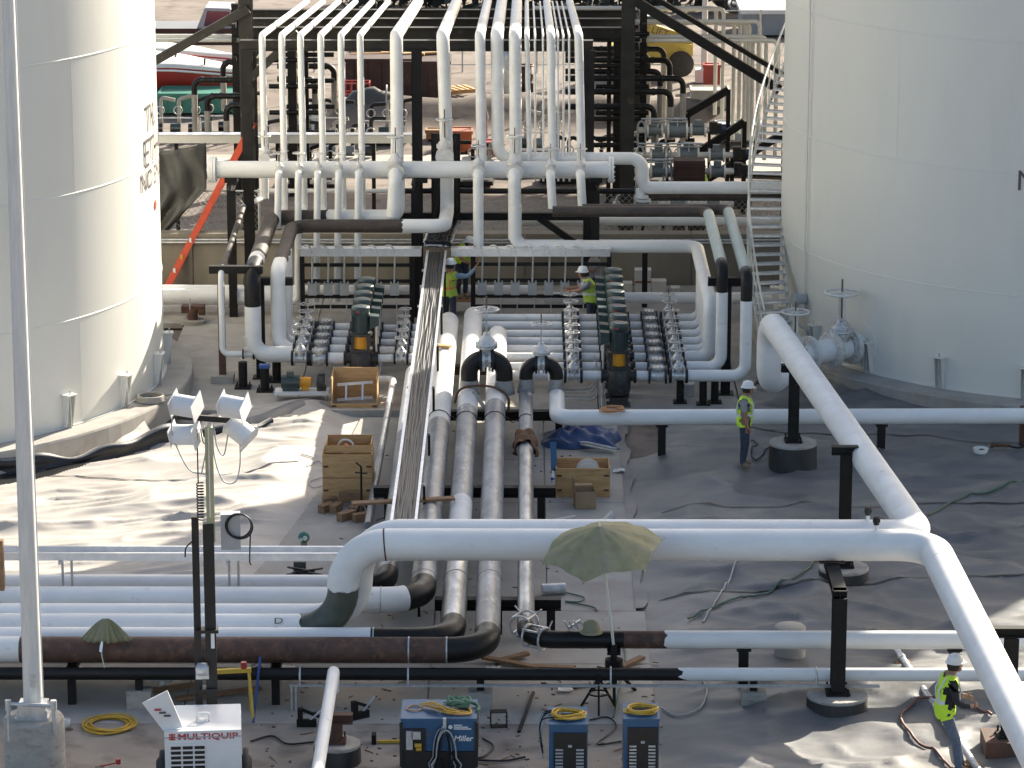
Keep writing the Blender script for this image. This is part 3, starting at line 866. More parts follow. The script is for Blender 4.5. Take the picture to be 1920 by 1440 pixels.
# low grey pipe under the cable tray
P = [V(XLEFT, gy(1098, .62), .62), V(X0, gy(1098, .62), .62), V(X0, gy(770, .62), .62), V(X0, gy(700, .62), .62)]
path = fillet(P, .5, 8)
pipe('low grey pipe beneath the cable tray with a black elbow', P, .19, bend=.5, secs=run_secs(path, [(0, xat(660, P[0].y), 'white_paint', 'painted_run', 0), (1, P[0].y + .7, 'black_pipe', 'elbow', 0), (1, gy(820, .62), 'pipe_primer', 'primed_run', 0), (None, 0, 'white_dusty', 'painted_run', 0)]))

# two big pipes rising and crossing over the yard
RO, ZO = 0.262, 2.41
Xr = xat(641, Yc)
P = [V(XLEFT, Yc, ZP), V(Xr, Yc, ZP), V(Xr, Yc, ZO), V(xat(1752, Yc), Yc, ZO), V(xat(1752, Yc) + .35, 43.0, ZO)]
path = fillet(P, [.745, .745, .62], 10)
sA = s_at(path, 0, xat(566, Yc)); sB = s_at(path, 2, 1.74); sE = s_at(path, 0, xat(721, Yc))
over = pipe('big white overhead pipe with green elbow at its foot, bending above the corner worker', P, RO, bend=[.745, .745, .62], seg=10, n=28,
            secs=[(0, sA, 'white_paint', 'painted_run', 0.10), (sA - .08, sB + .1, 'green_elbow', 'elbow', 0), (sB - .12, 1e9, 'white_paint', 'overhead_run', 0.17)], welds=())
part('weld', MB().tube(cut(path, sE - .012, sE + .012), RO + .012, 28), 'rust_steel', over)
s2 = s_at(path, 1, Yc - 1.25)
part('weld', MB().tube(cut(path, s2 - .01, s2 + .01), RO + .009, 28), 'white_dusty', over)
Xr2 = xat(668, Yb)
q = G(1443, 600, ZO)
P = [V(XLEFT, Yb, ZP), V(Xr2, Yb, ZP), V(Xr2, Yb, ZO), V(xat(1727, Yb), Yb, ZO), V(q.x, q.y, ZO), V(q.x, q.y + .05, 0.95), V(q.x + .75, q.y + 1.9, 0.98)]
pipe('big white overhead pipe slanting back from the crossing to the shaded tank nozzle', P, RO, bend=[.745, .745, .40, .62, .5], seg=10, n=28)
TANK_IN = P[-1]
for px, py, Yv_ in ((1627, 978, Yb), (1643, 992, Yc)):
    b = D(px, py, Yv_); b.z = ZO + RO - .01
    t = thing('vent_valve', 'small rusty vent valve on the crossing pipe that ' + ('slants back' if py < 985 else 'bends over the corner worker'), 'valve', b, 'vent valves on the crossing pipes')
    part('nipple', MB().cyl(b, b + V(0, 0, .12), .03, n=10), 'white_paint', t)
    part('valve_body', MB().cyl(b + V(0, 0, .1), b + V(0, 0, .24), .05, n=8).cyl(b + V(-.06, 0, .17), b + V(.06, 0, .17), .035, n=8), 'bolt_dark', t)
    part('lever', MB().beam(b + V(0, 0, .24), b + V(.12, -.02, .22), .02, .012), 'rust_steel', t)

# small header: from the far stub past the elbow, then off to the shaded side
RS = 0.148
Y4 = gy(1199, ZP)
P = [V(13.0, Y4, ZP), V(X4, Y4, ZP), V(X4, YEND4, ZP)]
path = fillet(P, .5, 8)
t = pipe('slim header turning through a black elbow into a rusty then white pipe under the umbrella', P, RS, bend=.5, n=20,
         secs=[(0, s_at(path, 0, xat(1252, Y4)) + .05, 'white_paint', 'painted_run', 0.10), (s_at(path, 0, xat(1262, Y4)), s_at(path, 0, xat(1172, Y4)), 'rust_pipe', 'bare_run', 0), (s_at(path, 0, xat(1172, Y4)), s_at(path, 1, Y4 + .65), 'black_pipe', 'elbow', 0),
               (s_at(path, 1, Y4 + .65), s_at(path, 1, gy(850, ZP)), 'pipe_steel', 'bare_run', 0), (s_at(path, 1, gy(850, ZP)), 1e9, 'pipe_primer', 'primed_run', 0)])
part('end_cap', MB().ball(P[-1], RS, 16, 10, sc=(1, .6, 1)), 'white_dusty', t)
X5, Y5 = gx(1043, 722, ZP), gy(783, ZP)
pipe('white pipe from the smaller bridge valve running behind the standing worker', [V(X5, gy(705, ZP), ZP), V(X5, Y5, ZP), V(14.5, Y5 + .25, ZP)], .165, bend=.30, n=20)

# black bridges with gate valves between the headers
def gate_valve(t, c, r, ax, mats=('valve_white', 'valve_white', 'valve_white', 'stem_brown'), wheel=1.75, tall=1.0, local=False, body_len=1.1, fl=1.5):
    """OS&Y gate valve: body with flanges, bonnet, yoke, handwheel and rising stem"""
    c = Vector(c); ax = Vector(ax).normalized(); z = Vector((0, 0, 1))
    b = MB().cyl(c - ax * r * (body_len - .05), c + ax * r * (body_len - .05), r * 1.02, n=16)
    for s in (-1, 1):
        b.cyl(c + ax * (s * r * (body_len - .28)), c + ax * (s * r * body_len), r * fl, n=18)
    b.cyl(c, c + z * r * 1.5, r * .92, n=16)
    b.cyl(c + z * r * 1.42, c + z * r * 1.72, r * 1.35, n=18)
    part('valve_body', b, mats[0], t, local=local)
    bn = MB().lathe([(r * 1.35, 1.78 * r), (r * 1.35, 2.0 * r), (r * 1.12, 2.02 * r), (r * 1.0, 2.35 * r), (r * .62, 2.8 * r), (r * .42, 2.95 * r), (r * .42, 3.2 * r), (.01, 3.2 * r)], c, 18)
    bo = MB()
    for i in range(10):
        a = 2 * math.pi * i / 10
        p = c + Vector((math.cos(a), math.sin(a), 0)) * r * 1.2
        bo.cyl(p + z * r * 1.36, p + z * r * 2.12, max(.01, r * .07), n=5)
    o = part('bonnet', bn, mats[1], t, local=local)
    part('bonnet_bolts', bo, 'galvanised', o, local=local) if not local else part('bonnet_bolts', bo, 'galvanised', o, local=True)
    h0, h1 = 3.1 * r, (3.1 + 2.3 * tall) * r
    yk = MB()
    n_ = ax.cross(z)
    for s in (-1, 1):
        yk.beam(c + n_ * (s * r * .42) + z * h0, c + n_ * (s * r * .34) + z * h1, r * .2, r * .2)
    yk.cyl(c + z * (h1 - .1 * r), c + z * (h1 + .45 * r), r * .32, n=12)
    part('yoke', yk, mats[2], t, local=local)
    w = MB().torus(c + z * (h1 + .35 * r), z, r * wheel, r * .13, 26, 6)
    for i in range(5):
        a = 2 * math.pi * i / 5
        d = Vector((math.cos(a), math.sin(a), 0))
        w.beam(c + z * (h1 + .3 * r), c + d * r * wheel + z * (h1 + .35 * r), r * .14, r * .10)
    part('handwheel', w, mats[2], t, local=local)
    part('stem', MB().cyl(c + z * h0, c + z * (h1 + (1.7 * tall) * r), r * .10, n=8), mats[3], t, local=local)
def bridge(label, xa, xb, Yv_, r, ztop, labelv):
    P = [V(xa, Yv_, ZP + .05), V(xa, Yv_, ztop), V(xb, Yv_, ztop), V(xb, Yv_, ZP + .05)]
    mid = (P[1] + P[2]) / 2
    path = fillet(P, (xb - xa) * .42, 9); L = plen(path); g_ = r * .55
    t = thing('bridge_pipe', label, 'pipe', P[0])
    for s0, s1 in ((0, L / 2 - g_), (L / 2 + g_, L)):
        part('elbow', MB().tube(cut(path, s0, s1), r, 20), 'black_pipe', t)
    for p in (P[0], P[3]):
        part('weld_collar', MB().lathe([(r * 1.28, .0), (r * 1.14, .20), (r * 1.02, .30)], p, 20), 'pipe_primer_bare', t)
    for s in (-1, 1):
        part('flange', MB().cyl(mid + V(s * g_, 0, 0), mid + V(s * (g_ + .05), 0, 0), r * 1.5, n=20), 'bolt_dark', t)
    v = thing('gate_valve', labelv, 'valve', mid)
    gate_valve(v, mid, r * .95, (1, 0, 0), ('valve_silver', 'valve_white', 'valve_silver', 'stem_brown'), wheel=1.45, tall=1.15, body_len=.5)
YB1, YB2 = gy(722, 1.15), gy(724, 1.1)
bridge('thick black bridge pipe arching between two white headers', gx(880, 722, 1.15), gx(945, 722, 1.15), YB1, .185, 1.72, 'tall white gate valve with big handwheel on the thick black bridge')
bridge('slim black bridge pipe beside the pump row foot', gx(986, 724, 1.1), gx(1043, 724, 1.1), YB2, .148, 1.60, 'smaller gate valve with handwheel on the slim black bridge')

# low pipe along the yard edge with its strut
ZL = .60; YL = gy(1264, ZL)
P = [V(XLEFT, YL, ZL), V(13.0, YL, ZL)]
t = pipe('thin pipe along the yard edge, rusty black then painted white', P, .105, n=18,
         secs=[(0, xat(1262, YL) - XLEFT + .2, 'black_pipe', 'bare_run', 0), (xat(1268, YL) - XLEFT, 1e9, 'white_paint', 'painted_run', 0.22)])
t = thing('strut_channel', 'long galvanised strut channel clipped along the thin edge pipe', 'strut', V(xat(540, YL - .14), YL - .14, .45))
xs0, xs1 = xat(536, YL - .14), xat(1660, YL - .14)
part('channel', MB().beam(V(xs0, YL - .14, ZL - .15), V(xs1, YL - .14, ZL - .15), .045, .042), 'galvanised', t)
for px in (556, 762, 1148, 1540):
    x = xat(px, YL - .12)
    part('pipe_clip', MB().tube([V(x, YL - .14, ZL - .15), V(x, YL - .125, ZL), V(x, YL - .06, ZL + .10), V(x, YL + .02, ZL + .118)], .018, 6), 'galvanised', t)
x = xat(540, YL - .14)
for dx in (0, .07): part('leg', MB().beam(V(x + dx, YL - .14, ZL - .13), V(x + dx, YL - .16, .02), .03, .03), 'galvanised', t)
# white pipe coming out over the footing towards the welders
z_ = .92
a = G(626, 1256, z_)
pipe('slim white capped pipe carried on the rusty stand between trailer and welder', [V(a.x - .02, a.y + .02, .55), V(a.x, a.y, z_), V(a.x + .02, 43.5, z_)], .098, bend=.14, n=18)

def footing(t, c, r, h, wrap=True):
    part('footing', MB().lathe([(r * 1.02, -0.05), (r * 1.0, h - .05)], c, 28), 'footing_wrap' if wrap else 'footing', t)
    part('footing_top', MB().lathe([(r * 1.0, h - .055), (r * 1.0, h - .02), (r * .97, h), (.01, h + .003)], c, 28, smooth=False), 'footing', t)
def tee(label, c, r, h, ztop, w=.21, head=.55, mat='black_steel', hd=(1, 0, 0), group=None, wrap=True):
    """T-shaped pipe support: footing, base plate with bolts, H column, head beam"""
    c = Vector(c); c.z = 0
    t = thing('pipe_support', label, 'support', c, group)
    footing(t, c, r, h, wrap)
    part('base_plate', MB().box(c + V(0, 0, h + .03), (w * 1.7, w * 1.7, .03)), mat, t)
    bb = MB()
    for sx in (-1, 1):
        for sy in (-1, 1): bb.cyl(c + V(sx * w * .68, sy * w * .68, h), c + V(sx * w * .68, sy * w * .68, h + .14), .018, n=6)
    part('anchor_bolts', bb, mat, t)
    part('column', MB().ibeam(c + V(0, 0, h + .045), c + V(0, 0, ztop - .16), w, w, .02, up=(0, 1, 0)), mat, t)
    d = Vector(hd).normalized()
    part('head_beam', MB().ibeam(c - d * head / 2 + V(0, 0, ztop - .08), c + d * head / 2 + V(0, 0, ztop - .08), .16, .155, .02), mat, t)
    return t
c = G(1487, 828, .66); z = D(1487, 683, c.y).z
tee('black tee support on a tall dark footing beside the standing worker', c, .49, .66, z)
c = G(1582, 1062, .35); z = D(1568, 836, c.y).z
tee('black tee support on a low footing behind the overhead crossing', V(c.x, c.y, 0), .46, .35, z)
c = G(1570, 1300, .36)
t = tee('black tee support under the overhead crossing, footing behind the thin edge pipe', V(c.x, c.y, 0), .50, .36, ZO - RO, w=.23, head=.24)
part('arm', MB().ibeam(V(c.x, c.y - .12, ZO - RO - .08), V(c.x, Yc + .5, ZO - RO - .08), .22, .155, .02), 'black_steel', t)
part('saddle', MB().box(V(c.x, Yc, ZO - RO - .004), (.42, .3, .03)), 'rust_steel', t)
c = G(1890, 1378, .36)
t = tee('black tee support on a square rusty footing by the corner worker', V(c.x, c.y, 0), .3, .34, ZO - RO, head=1.5)
part('footing_block', MB().box(V(c.x, c.y, .17), (.78, .7, .36)), 'rust_steel', t)
c = G(632, 1392, .34)
t = tee('rusty tee support on a round footing carrying the slim capped pipe', V(c.x, c.y, 0), .37, .34, .82, w=.17, head=.5, mat='rust_steel')
# concrete plinth stub seen between the yard pipes
a = G(1480, 1240, 0)
mb = MB().lathe([(.27, -.05), (.27, .62), (.25, .64), (.01, .64)], V(a.x, a.y, 0), 20)
solo('concrete_post', mb, 'concrete', 'short bare concrete post behind the thin edge pipe', 'post', V(a.x, a.y, 0))
# sleepers under the headers
for nm, py, x0, x1, ht in (('toward the bottle and plywood crate', 918, 700, 1042, .5), ('crossed by the bright bare header', 1128, 815, 1052, .5), ('under the strapped headers', 775, 795, 1070, .5), ('under the far header ends', 690, 780, 1075, .5)):
    a, b = G(x0, py, .6), G(x1, py, .6); y = a.y
    zt = ZP - RP - .06
    t = thing('pipe_sleeper', 'black steel sleeper beam ' + nm, 'support', V(a.x, y, 0))
    part('beam', MB().ibeam(V(a.x, y, zt - .08), V(b.x, y, zt - .08), .2, .2, .02), 'black_steel' if py > 700 else 'rust_steel', t)
    for k in range(3):
        x = a.x + (b.x - a.x) * (.08 + .42 * k)
        part('leg', MB().beam(V(x, y, 0.0), V(x, y, zt - .18), .15, .15), 'black_steel', t)
# stands under the white pipes of the yard
for px in (140, 520):
    x = xat(px, Yc)
    t = thing('pipe_sleeper', 'low steel sleeper under the bundle of white pipes' + (' by the lamp pole' if px < 300 else ' by the mast'), 'support', V(x, Yc, 0))
    zt = ZP - .262
    part('beam', MB().beam(V(x, Ye - .3, zt - .06), V(x, Ya + .4, zt - .06), .16, .12), 'black_steel', t)
    for yy in (Ye - .1, Ya + .2): part('leg', MB().beam(V(x, yy, 0), V(x, yy, zt - .12), .13, .13), 'black_steel', t)
for px, yy, rr in ((1400, Y4, RS), (1800, Y4, RS), (1650, Y5 + .12, .165), (1240, Y5 + .05, .165)):
    x = xat(px, yy)
    lab = {1400: 'short black stand under the white pipe by the umbrella', 1800: 'short black stand under the white pipe before the corner worker', 1650: 'short black stand under the pipe below the nozzle valve', 1240: 'short black stand under the pipe hung with orange cord'}[px]
    t = thing('pipe_stand', lab, 'support', V(x, yy, 0))
    zt = ZP - rr
    g0 = zr(x, yy) if x > 2.1 else 0.02
    part('post', MB().beam(V(x, yy, g0 - .05), V(x, yy, zt - .02), .16, .16), 'black_steel', t)
    part('saddle', MB().box(V(x, yy, zt - .012), (.24, .22, .03)), 'black_steel', t)
for px, lab in ((250, 'small block stand under the thin edge pipe by the trailer'), (900, 'small block stand under the thin edge pipe behind the welders'), (1420, 'small block stand under the white end of the thin edge pipe')):
    x = xat(px, YL); g0 = zr(x, YL) if x > 2.1 else .02
    t = thing('pipe_stand', lab, 'support', V(x, YL, 0))
    part('block', MB().box(V(x, YL, (g0 + .3) / 2), (.4, .3, .3 - g0 + .06)), 'footing', t)
    part('saddle', MB().box(V(x, YL, (.33 + ZL - .105) / 2), (.12, .12, ZL - .105 - .30)), 'black_steel', t)

# cable tray along the headers, turning into the cross tray
ZT = 1.42
def tray(t, pts, w, side=.11, mat='aluminium', cables=9, rung=True, cover=(0, 0)):
    """two side rails, bottom sheet, a layer of black cables"""
    P = [Vector(p) for p in pts]
    for a, b in zip(P[:-1], P[1:]):
        d = (b - a).normalized(); n_ = Vector((0, 0, 1)).cross(d)
        n_ = n_.normalized() if n_.length > .1 else Vector((1, 0, 0))
        up = d.cross(n_)
        for s in (-1, 1):
            part('side_rail', MB().beam(a + n_ * s * w / 2 + up * side / 2, b + n_ * s * w / 2 + up * side / 2, .022, side, up=up).beam(a + n_ * s * (w / 2 + .018) + up * side, b + n_ * s * (w / 2 + .018) + up * side, .05, .012, up=up), mat, t)
        part('tray_floor', MB().beam(a, b, w - .03, .012, up=up), mat, t)
        for i in range(cables):
            o = n_ * (w * .42 * (2 * i / max(1, cables - 1) - 1))
            pts_ = [a.lerp(b, k / 24) + o + n_ * random.uniform(-.012, .012) + up * (.035 + random.uniform(0, .03)) for k in range(25)]
            part('cable', MB().tube(pts_, w * .42 / max(3, cables - 1) * 1.9, 6), 'cable_black', t)
ZT1, YT1 = 1.90, 79.6
a, b = G(757, 985, ZT), D(819, 478, YT1)
xT = (a.x + b.x) / 2
ct = thing('cable_tray', 'aluminium cable tray full of black cables running along the headers', 'cable tray', V(xT, 57.0, ZT))
YT0 = gy(1046, ZT)
tray(ct, [V(a.x, YT0 + .25, ZT), V(b.x, YT1, ZT1)], .40, cables=11)
def tz(y): return ZT + (ZT1 - ZT) * (y - YT0) / (YT1 - YT0)
for i in range(7):
    y = YT0 + 1.0 + i * 3.4
    leg = part('hanger', MB().beam(V(xT - .28, y, tz(y) - .04), V(xT + .28, y, tz(y) - .04), .05, .05), 'galvanised', ct)
    part('hanger_post', MB().beam(V(xT + .26, y, 0.0), V(xT + .26, y, tz(y) - .06), .05, .05), 'black_steel', leg)
t = thing('cable_tray', 'bare aluminium cable tray crossing above the bundle of white pipes', 'cable tray', V(XLEFT, YT0, ZT))
tray(t, [V(XLEFT, YT0, ZT), V(xT + .2, YT0, ZT)], .36, side=.14, cables=0)
for px in (110, 425):
    x = xat(px, YT0)
    part('bracket', MB().beam(V(x, YT0 - .26, ZT - .03), V(x, YT0 + .26, ZT - .03), .05, .05), 'galvanised', t)
    for dx in (0, .16): part('hanger_post', MB().cyl(V(x + dx, YT0 + .1, .0), V(x + dx, YT0 + .1, ZT - .05), .022, n=8), 'galvanised', t)

# ------------------------------------------------------------------ pump rows
ZQ = 0.80
RL = [gy(py, ZQ) for py in (704, 688, 670, 655.5, 641, 627, 611, 597)]
LL = [gy(py, ZQ) for py in (672, 657, 643, 630, 616)]
XPR = gx(1160, 704, ZQ)         # right row pump axis
XPL = gx(677, 672, ZQ)          # left row pump axis
def make_pump(side, label, group):
    """vertical in-line pump, flow along X at height ZQ; junction box on the given side"""
    t = thing('pump', label, 'pump', (0, 0, 0), group)
    L = dict(local=True)
    part('stand', MB().box((0, 0, .24), (.40, .40, .22)).box((0, 0, .145), (.52, .46, .03)), 'pump_dark', t, **L)
    mb = MB().lathe([(.12, .34), (.24, .40), (.265, .55), (.265, .93), (.20, 1.0), (.20, 1.04)], (0, 0, 0), 22)
    mb.cyl((-.36, 0, ZQ), (.36, 0, ZQ), .12, n=16)
    cas = part('casing', mb, 'pump_dark', t, **L)
    for s in (-1, 1): part('flange', MB().cyl((s * .33, 0, ZQ), (s * .385, 0, ZQ), .165, n=16), 'bolt_dark', cas, **L)
    fr = MB()
    for a in (45, 135, 225, 315):
        c, s = math.cos(R(a)), math.sin(R(a))
        fr.beam((c * .25, s * .25, .95), (c * .235, s * .235, 1.36), .07, .03)
    fr.cyl((0, 0, .98), (0, 0, 1.04), .26, n=20).cyl((0, 0, 1.34), (0, 0, 1.40), .255, n=20)
    part('bracket', fr, 'pump_dark', t, **L)
    part('coupling_guard', MB().cyl((0, -.03, 1.05), (0, -.03, 1.33), .165, n=18), 'orange_paint', t, **L)
    mo = MB().cyl((0, 0, 1.40), (0, 0, 1.80), .185, n=24)
    for i in range(22):
        a = 2 * math.pi * i / 22
        mo.box((math.cos(a) * .192, math.sin(a) * .192, 1.60), (.024, .010, .36), a)
    m = part('motor', mo, 'motor_green', t, **L)
    part('motor_cap', MB().lathe([(.19, 1.80), (.212, 1.82), (.212, 1.95), (.20, 1.985), (.15, 2.0), (.01, 2.005)], (0, 0, 0), 24), 'motor_green', m, **L)
    part('nameplate', MB().box((-.05, -.212, 1.90), (.07, .006, .035)), 'lettering_red', m, **L)
    bx = MB()
    x = side * .31
    bx.prism([(x - .10, -.13, 1.50), (x + .10, -.13, 1.58), (x + .10, -.13, 1.78), (x - .10, -.13, 1.80)], (0, 0, 0), (0, .26, 0))
    part('junction_box', bx, 'motor_green', t, **L)
    part('conduit', MB().tube(fillet([V(side * .33, 0, 1.52), V(side * .36, -.02, .30), V(side * .36, -.25, .16)], .1, 4), .022, 8), 'galvanised', t, **L)
    return t
pumpR = make_pump(-1, 'green motored upright pump in the shaded row of eight', 'shaded pump row')
pumpR.location = (XPR, RL[0], 0); pumpR['label'] = 'green motored upright pump at the open end of the shaded row, orange coupling fully seen'
for i, y in enumerate(RL[1:]): dup(pumpR, (XPR, y, 0), label=ORD8[i + 1] + ' green motored pump of the shaded row counted from the walkway')
pumpL = make_pump(1, 'green motored upright pump heading the sunlit row of five, beside the open crate', 'sunlit pump row')
pumpL.location = (XPL, LL[0], 0)
for i, y in enumerate(LL[1:]): dup(pumpL, (XPL, y, 0), label=ORD8[i + 1] + ' green motored pump of the sunlit row counted from the crate')
# plinths
for x, ys_, lab in ((XPR, RL, 'long concrete plinth under the shaded pump row'), (XPL, LL, 'long concrete plinth under the sunlit pump row')):
    mb = MB().box((x, (ys_[0] + ys_[-1]) / 2, .07), (.62, ys_[-1] - ys_[0] + 1.0, .14))
    solo('pump_plinth', mb, 'concrete', lab, 'plinth', V(x, ys_[0], 0))

# prototypes of line valves, flow along X, centre at origin
def proto_gate(label, group, loc, mats=('valve_silver', 'valve_silver', 'valve_silver', 'stem_brown'), r=.105, wheel=1.6):
    t = thing('gate_valve', label, 'valve', (0, 0, 0), group)
    gate_valve(t, (0, 0, 0), r, (1, 0, 0), mats, wheel=wheel, tall=.9, local=True, body_len=1.35, fl=1.6)
    for s in (-1, 1): part('flange', MB().cyl((s * r * 1.42, 0, 0), (s * r * 1.95, 0, 0), r * 1.62, n=16), 'bolt_dark', t, local=True)
    t.location = loc
    return t
def proto_check(label, group, loc, r=.115):
    t = thing('check_valve', label, 'valve', (0, 0, 0), group)
    mb = MB().lathe([(r * .98, -1.5 * r), (r * 1.2, -.9 * r), (r * 1.25, 0), (r * 1.2, .9 * r), (r * .98, 1.5 * r)], (0, 0, 0), 18, axis=(1, 0, 0))
    mb.cyl((0, 0, 0), (0, 0, 1.35 * r), r * 1.05, n=16)
    part('valve_body', mb, 'valve_silver', t, local=True)
    c = part('cover', MB().cyl((0, 0, 1.35 * r), (0, 0, 1.5 * r), r * 1.4, n=16).cyl((0, 0, 1.55 * r), (0, 0, 1.75 * r), r * 1.4, n=16), 'valve_silver', t, local=True)
    bb = MB()
    for i in range(10):
        a = 2 * math.pi * i / 10
        bb.cyl((math.cos(a) * r * 1.24, math.sin(a) * r * 1.24, 1.25 * r), (math.cos(a) * r * 1.24, math.sin(a) * r * 1.24, 2.0 * r), .012, n=5)
    part('cover_bolts', bb, 'galvanised', c, local=True)
    for s in (-1, 1): part('flange', MB().cyl((s * r * 1.4, 0, 0), (s * r * 1.75, 0, 0), r * 1.55, n=16), 'bolt_dark', t, local=True)
    t.location = loc
    return t
xg1, xck, xg2 = gx(1075, 704, ZQ), gx(1233, 704, ZQ), gx(1272, 704, ZQ)
LG = [('handwheel valve from the walkway, between header and shaded pumps', 'inlet gate valves of the shaded pumps', xg1), ('handwheel valve from the walkway, outside the shaded check valves', 'outlet gate valves of the shaded pumps', xg2)]
for lab, grp, x in LG:
    g0_ = proto_gate('first ' + lab, grp, (x, RL[0], ZQ))
    for i, y in enumerate(RL[1:]): dup(g0_, (x, y, ZQ), label=ORD8[i + 1] + ' ' + lab)
ck = proto_check('first bolted check valve from the walkway in the shaded row', 'check valves of the shaded pumps', (xck, RL[0], ZQ))
for i, y in enumerate(RL[1:]): dup(ck, (xck, y, ZQ), label=ORD8[i + 1] + ' bolted check valve from the walkway in the shaded row')
xlg, xlc, xld = gx(563, 672, ZQ), gx(598, 672, ZQ), gx(752, 672, ZQ)
g0_ = proto_gate('first handwheel valve from the crate, before the sunlit check valves', 'inlet gate valves of the sunlit pumps', (xlg, LL[0], ZQ))
for i, y in enumerate(LL[1:]): dup(g0_, (xlg, y, ZQ), label=ORD8[i + 1] + ' handwheel valve from the crate, before the sunlit check valves')
ck = proto_check('first bolted check valve from the crate in the sunlit row', 'check valves of the sunlit pumps', (xlc, LL[0], ZQ))
for i, y in enumerate(LL[1:]): dup(ck, (xlc, y, ZQ), label=ORD8[i + 1] + ' bolted check valve from the crate in the sunlit row')
g0_ = proto_gate('first handwheel valve from the crate, between sunlit pumps and tray', 'outlet gate valves of the sunlit pumps', (xld, LL[0], ZQ), r=.085)
for i, y in enumerate(LL[1:]): dup(g0_, (xld, y, ZQ), label=ORD8[i + 1] + ' handwheel valve from the crate, between sunlit pumps and tray')

# pipe lines of the pumps
RLN = .105
def line(lab, grp, pts, r=RLN, bend=.22, mat='white_dusty', n=14):
    return pipe(lab, pts, r, mat, bend=bend, group=grp, n=n, name='pump_line', cat='pipe')
VG = .205       # half length of a valve with flanges
for i, y in enumerate(RL):
    xs_ = X3 if i < 6 else X2
    line(ORD8[i] + ' white line from the walkway, from header to shaded valve wheels', 'lines from header to shaded pumps', [V(xs_, y, ZQ), V(xg1 - VG, y, ZQ)])
    line(ORD8[i] + ' white pipe stub from the walkway, between valve wheel and shaded pump', 'pump stubs of the shaded row', [V(xg1 + VG, y, ZQ), V(XPR - .385, y, ZQ)])
    line(ORD8[i] + ' white pipe stub from the walkway, between shaded pump and check valve', 'outlet stubs of the shaded row', [V(XPR + .385, y, ZQ), V(xck - VG, y, ZQ)])
# risers of the shaded row
yA, yB = RL[0], RL[1]
xA, xB = D(1399, 600, yA).x, D(1353, 600, yB).x
zA = D(1388, 517, yA).z
YBK = gy(398, zA)
def riser_line(lab, y, x, zt, yback, xback, r=.13):
    P = [V(xg2 + VG, y, ZQ), V(x, y, ZQ), V(x, y, zt), V(x, yback, zt), V(xback, yback, zt)]
    path = fillet(P, [.28, .26, .24], 8)
    sv = s_at(path, 2, zt - .55); sh = s_at(path, 1, y + .45); sb = s_at(path, 1, yback - .35)
    pipe(lab, P, r, bend=[.28, .26, .24], secs=[(0, sv, 'white_paint', 'painted_run', 0), (sv, sh, 'black_pipe', 'elbow', 0), (sh, sb, 'grey_green_pipe', 'primed_run', 0), (sb, 1e9, 'brown_pipe', 'bare_run', 0)], n=18, name='pump_line')
riser_line('outer riser with black elbow, grey green run back and dark crossing pipe', yA, xA, zA, YBK + .35, gx(1092, 393, zA))
riser_line('inner riser with black elbow, grey green run back and long dark crossing pipe', yB, xB, zA + .02, YBK, gx(1036, 398, zA))
zC = 2.03; yW = gy(462, zC)
xC = D(1332, 560, RL[2]).x
P = [V(xg2 + VG, RL[2], ZQ), V(xC, RL[2], ZQ), V(xC, RL[2], zC), V(xC, yW, zC), V(gx(966, 455, zC), yW, zC), V(gx(966, 455, zC), yW, 3.05)]
pipe('white riser of the third shaded pump joining the long white crossing under the riser feet', P, .155, 'white_paint', bend=[.26, .3, .3, .3], n=18, name='pump_line')
for i in range(3, 8):
    line(ORD8[i] + ' outlet line of the shaded row from the walkway, rising to the crossing', 'inner outlet lines of the shaded pumps', [V(xg2 + VG, RL[i], ZQ), V(xC - .02, RL[i], ZQ), V(xC - .02, RL[i], zC)], r=.115, bend=.24, mat='white_paint')
# black support frame of those risers
t = thing('pipe_support', 'black steel goalpost carrying the risers of the shaded pumps', 'support', V(xA - .3, RL[1] + .5, 0))
xs_, y_ = D(1362, 600, RL[1] + .25).x, RL[1] + .25
part('column', MB().ibeam(V(xs_, y_, .13), V(xs_, y_, 2.62), .2, .2, .02, up=(0, 1, 0)), 'black_steel', t)
part('head_beam', MB().ibeam(V(xs_ - .42, y_, 2.68), V(xs_ + .55, y_, 2.68), .18, .18, .02), 'black_steel', t)
part('base_plate', MB().box(V(xs_, y_, .145), (.36, .36, .03)), 'black_steel', t)
for px, py, lab in ((1275, 735, 'short black stanchion under the check valve lines'), (1318, 738, 'short black stanchion beside the riser goalpost foot'), (1340, 735, 'short black stanchion under the outer riser bend')):
    a = G(px, py + 20, .13)
    t = thing('pipe_stand', lab, 'support', a)
    part('post', MB().cyl(a, V(a.x, a.y, ZQ - .12), .085, n=14), 'black_steel', t)
    part('base_plate', MB().box(a + V(0, 0, .02), (.30, .30, .03)), 'black_steel', t)

# sunlit row
for i, y in enumerate(LL):
    line(ORD8[i] + ' white pipe stub from the crate, between check valve and sunlit pump', 'inlet stubs of the sunlit row', [V(xlc + VG, y, ZQ), V(XPL - .385, y, ZQ)], r=.125)
    line(ORD8[i] + ' white pipe stub from the crate, between sunlit pump and valve wheel', 'outlet stubs of the sunlit row', [V(XPL + .385, y, ZQ), V(xld - .17, y, ZQ)], r=.085)
    line(ORD8[i] + ' white line from the crate, passing under the cable tray', 'lines from sunlit pumps to header', [V(xld + .17, y, ZQ), V(X1, y, ZQ)], r=.105)
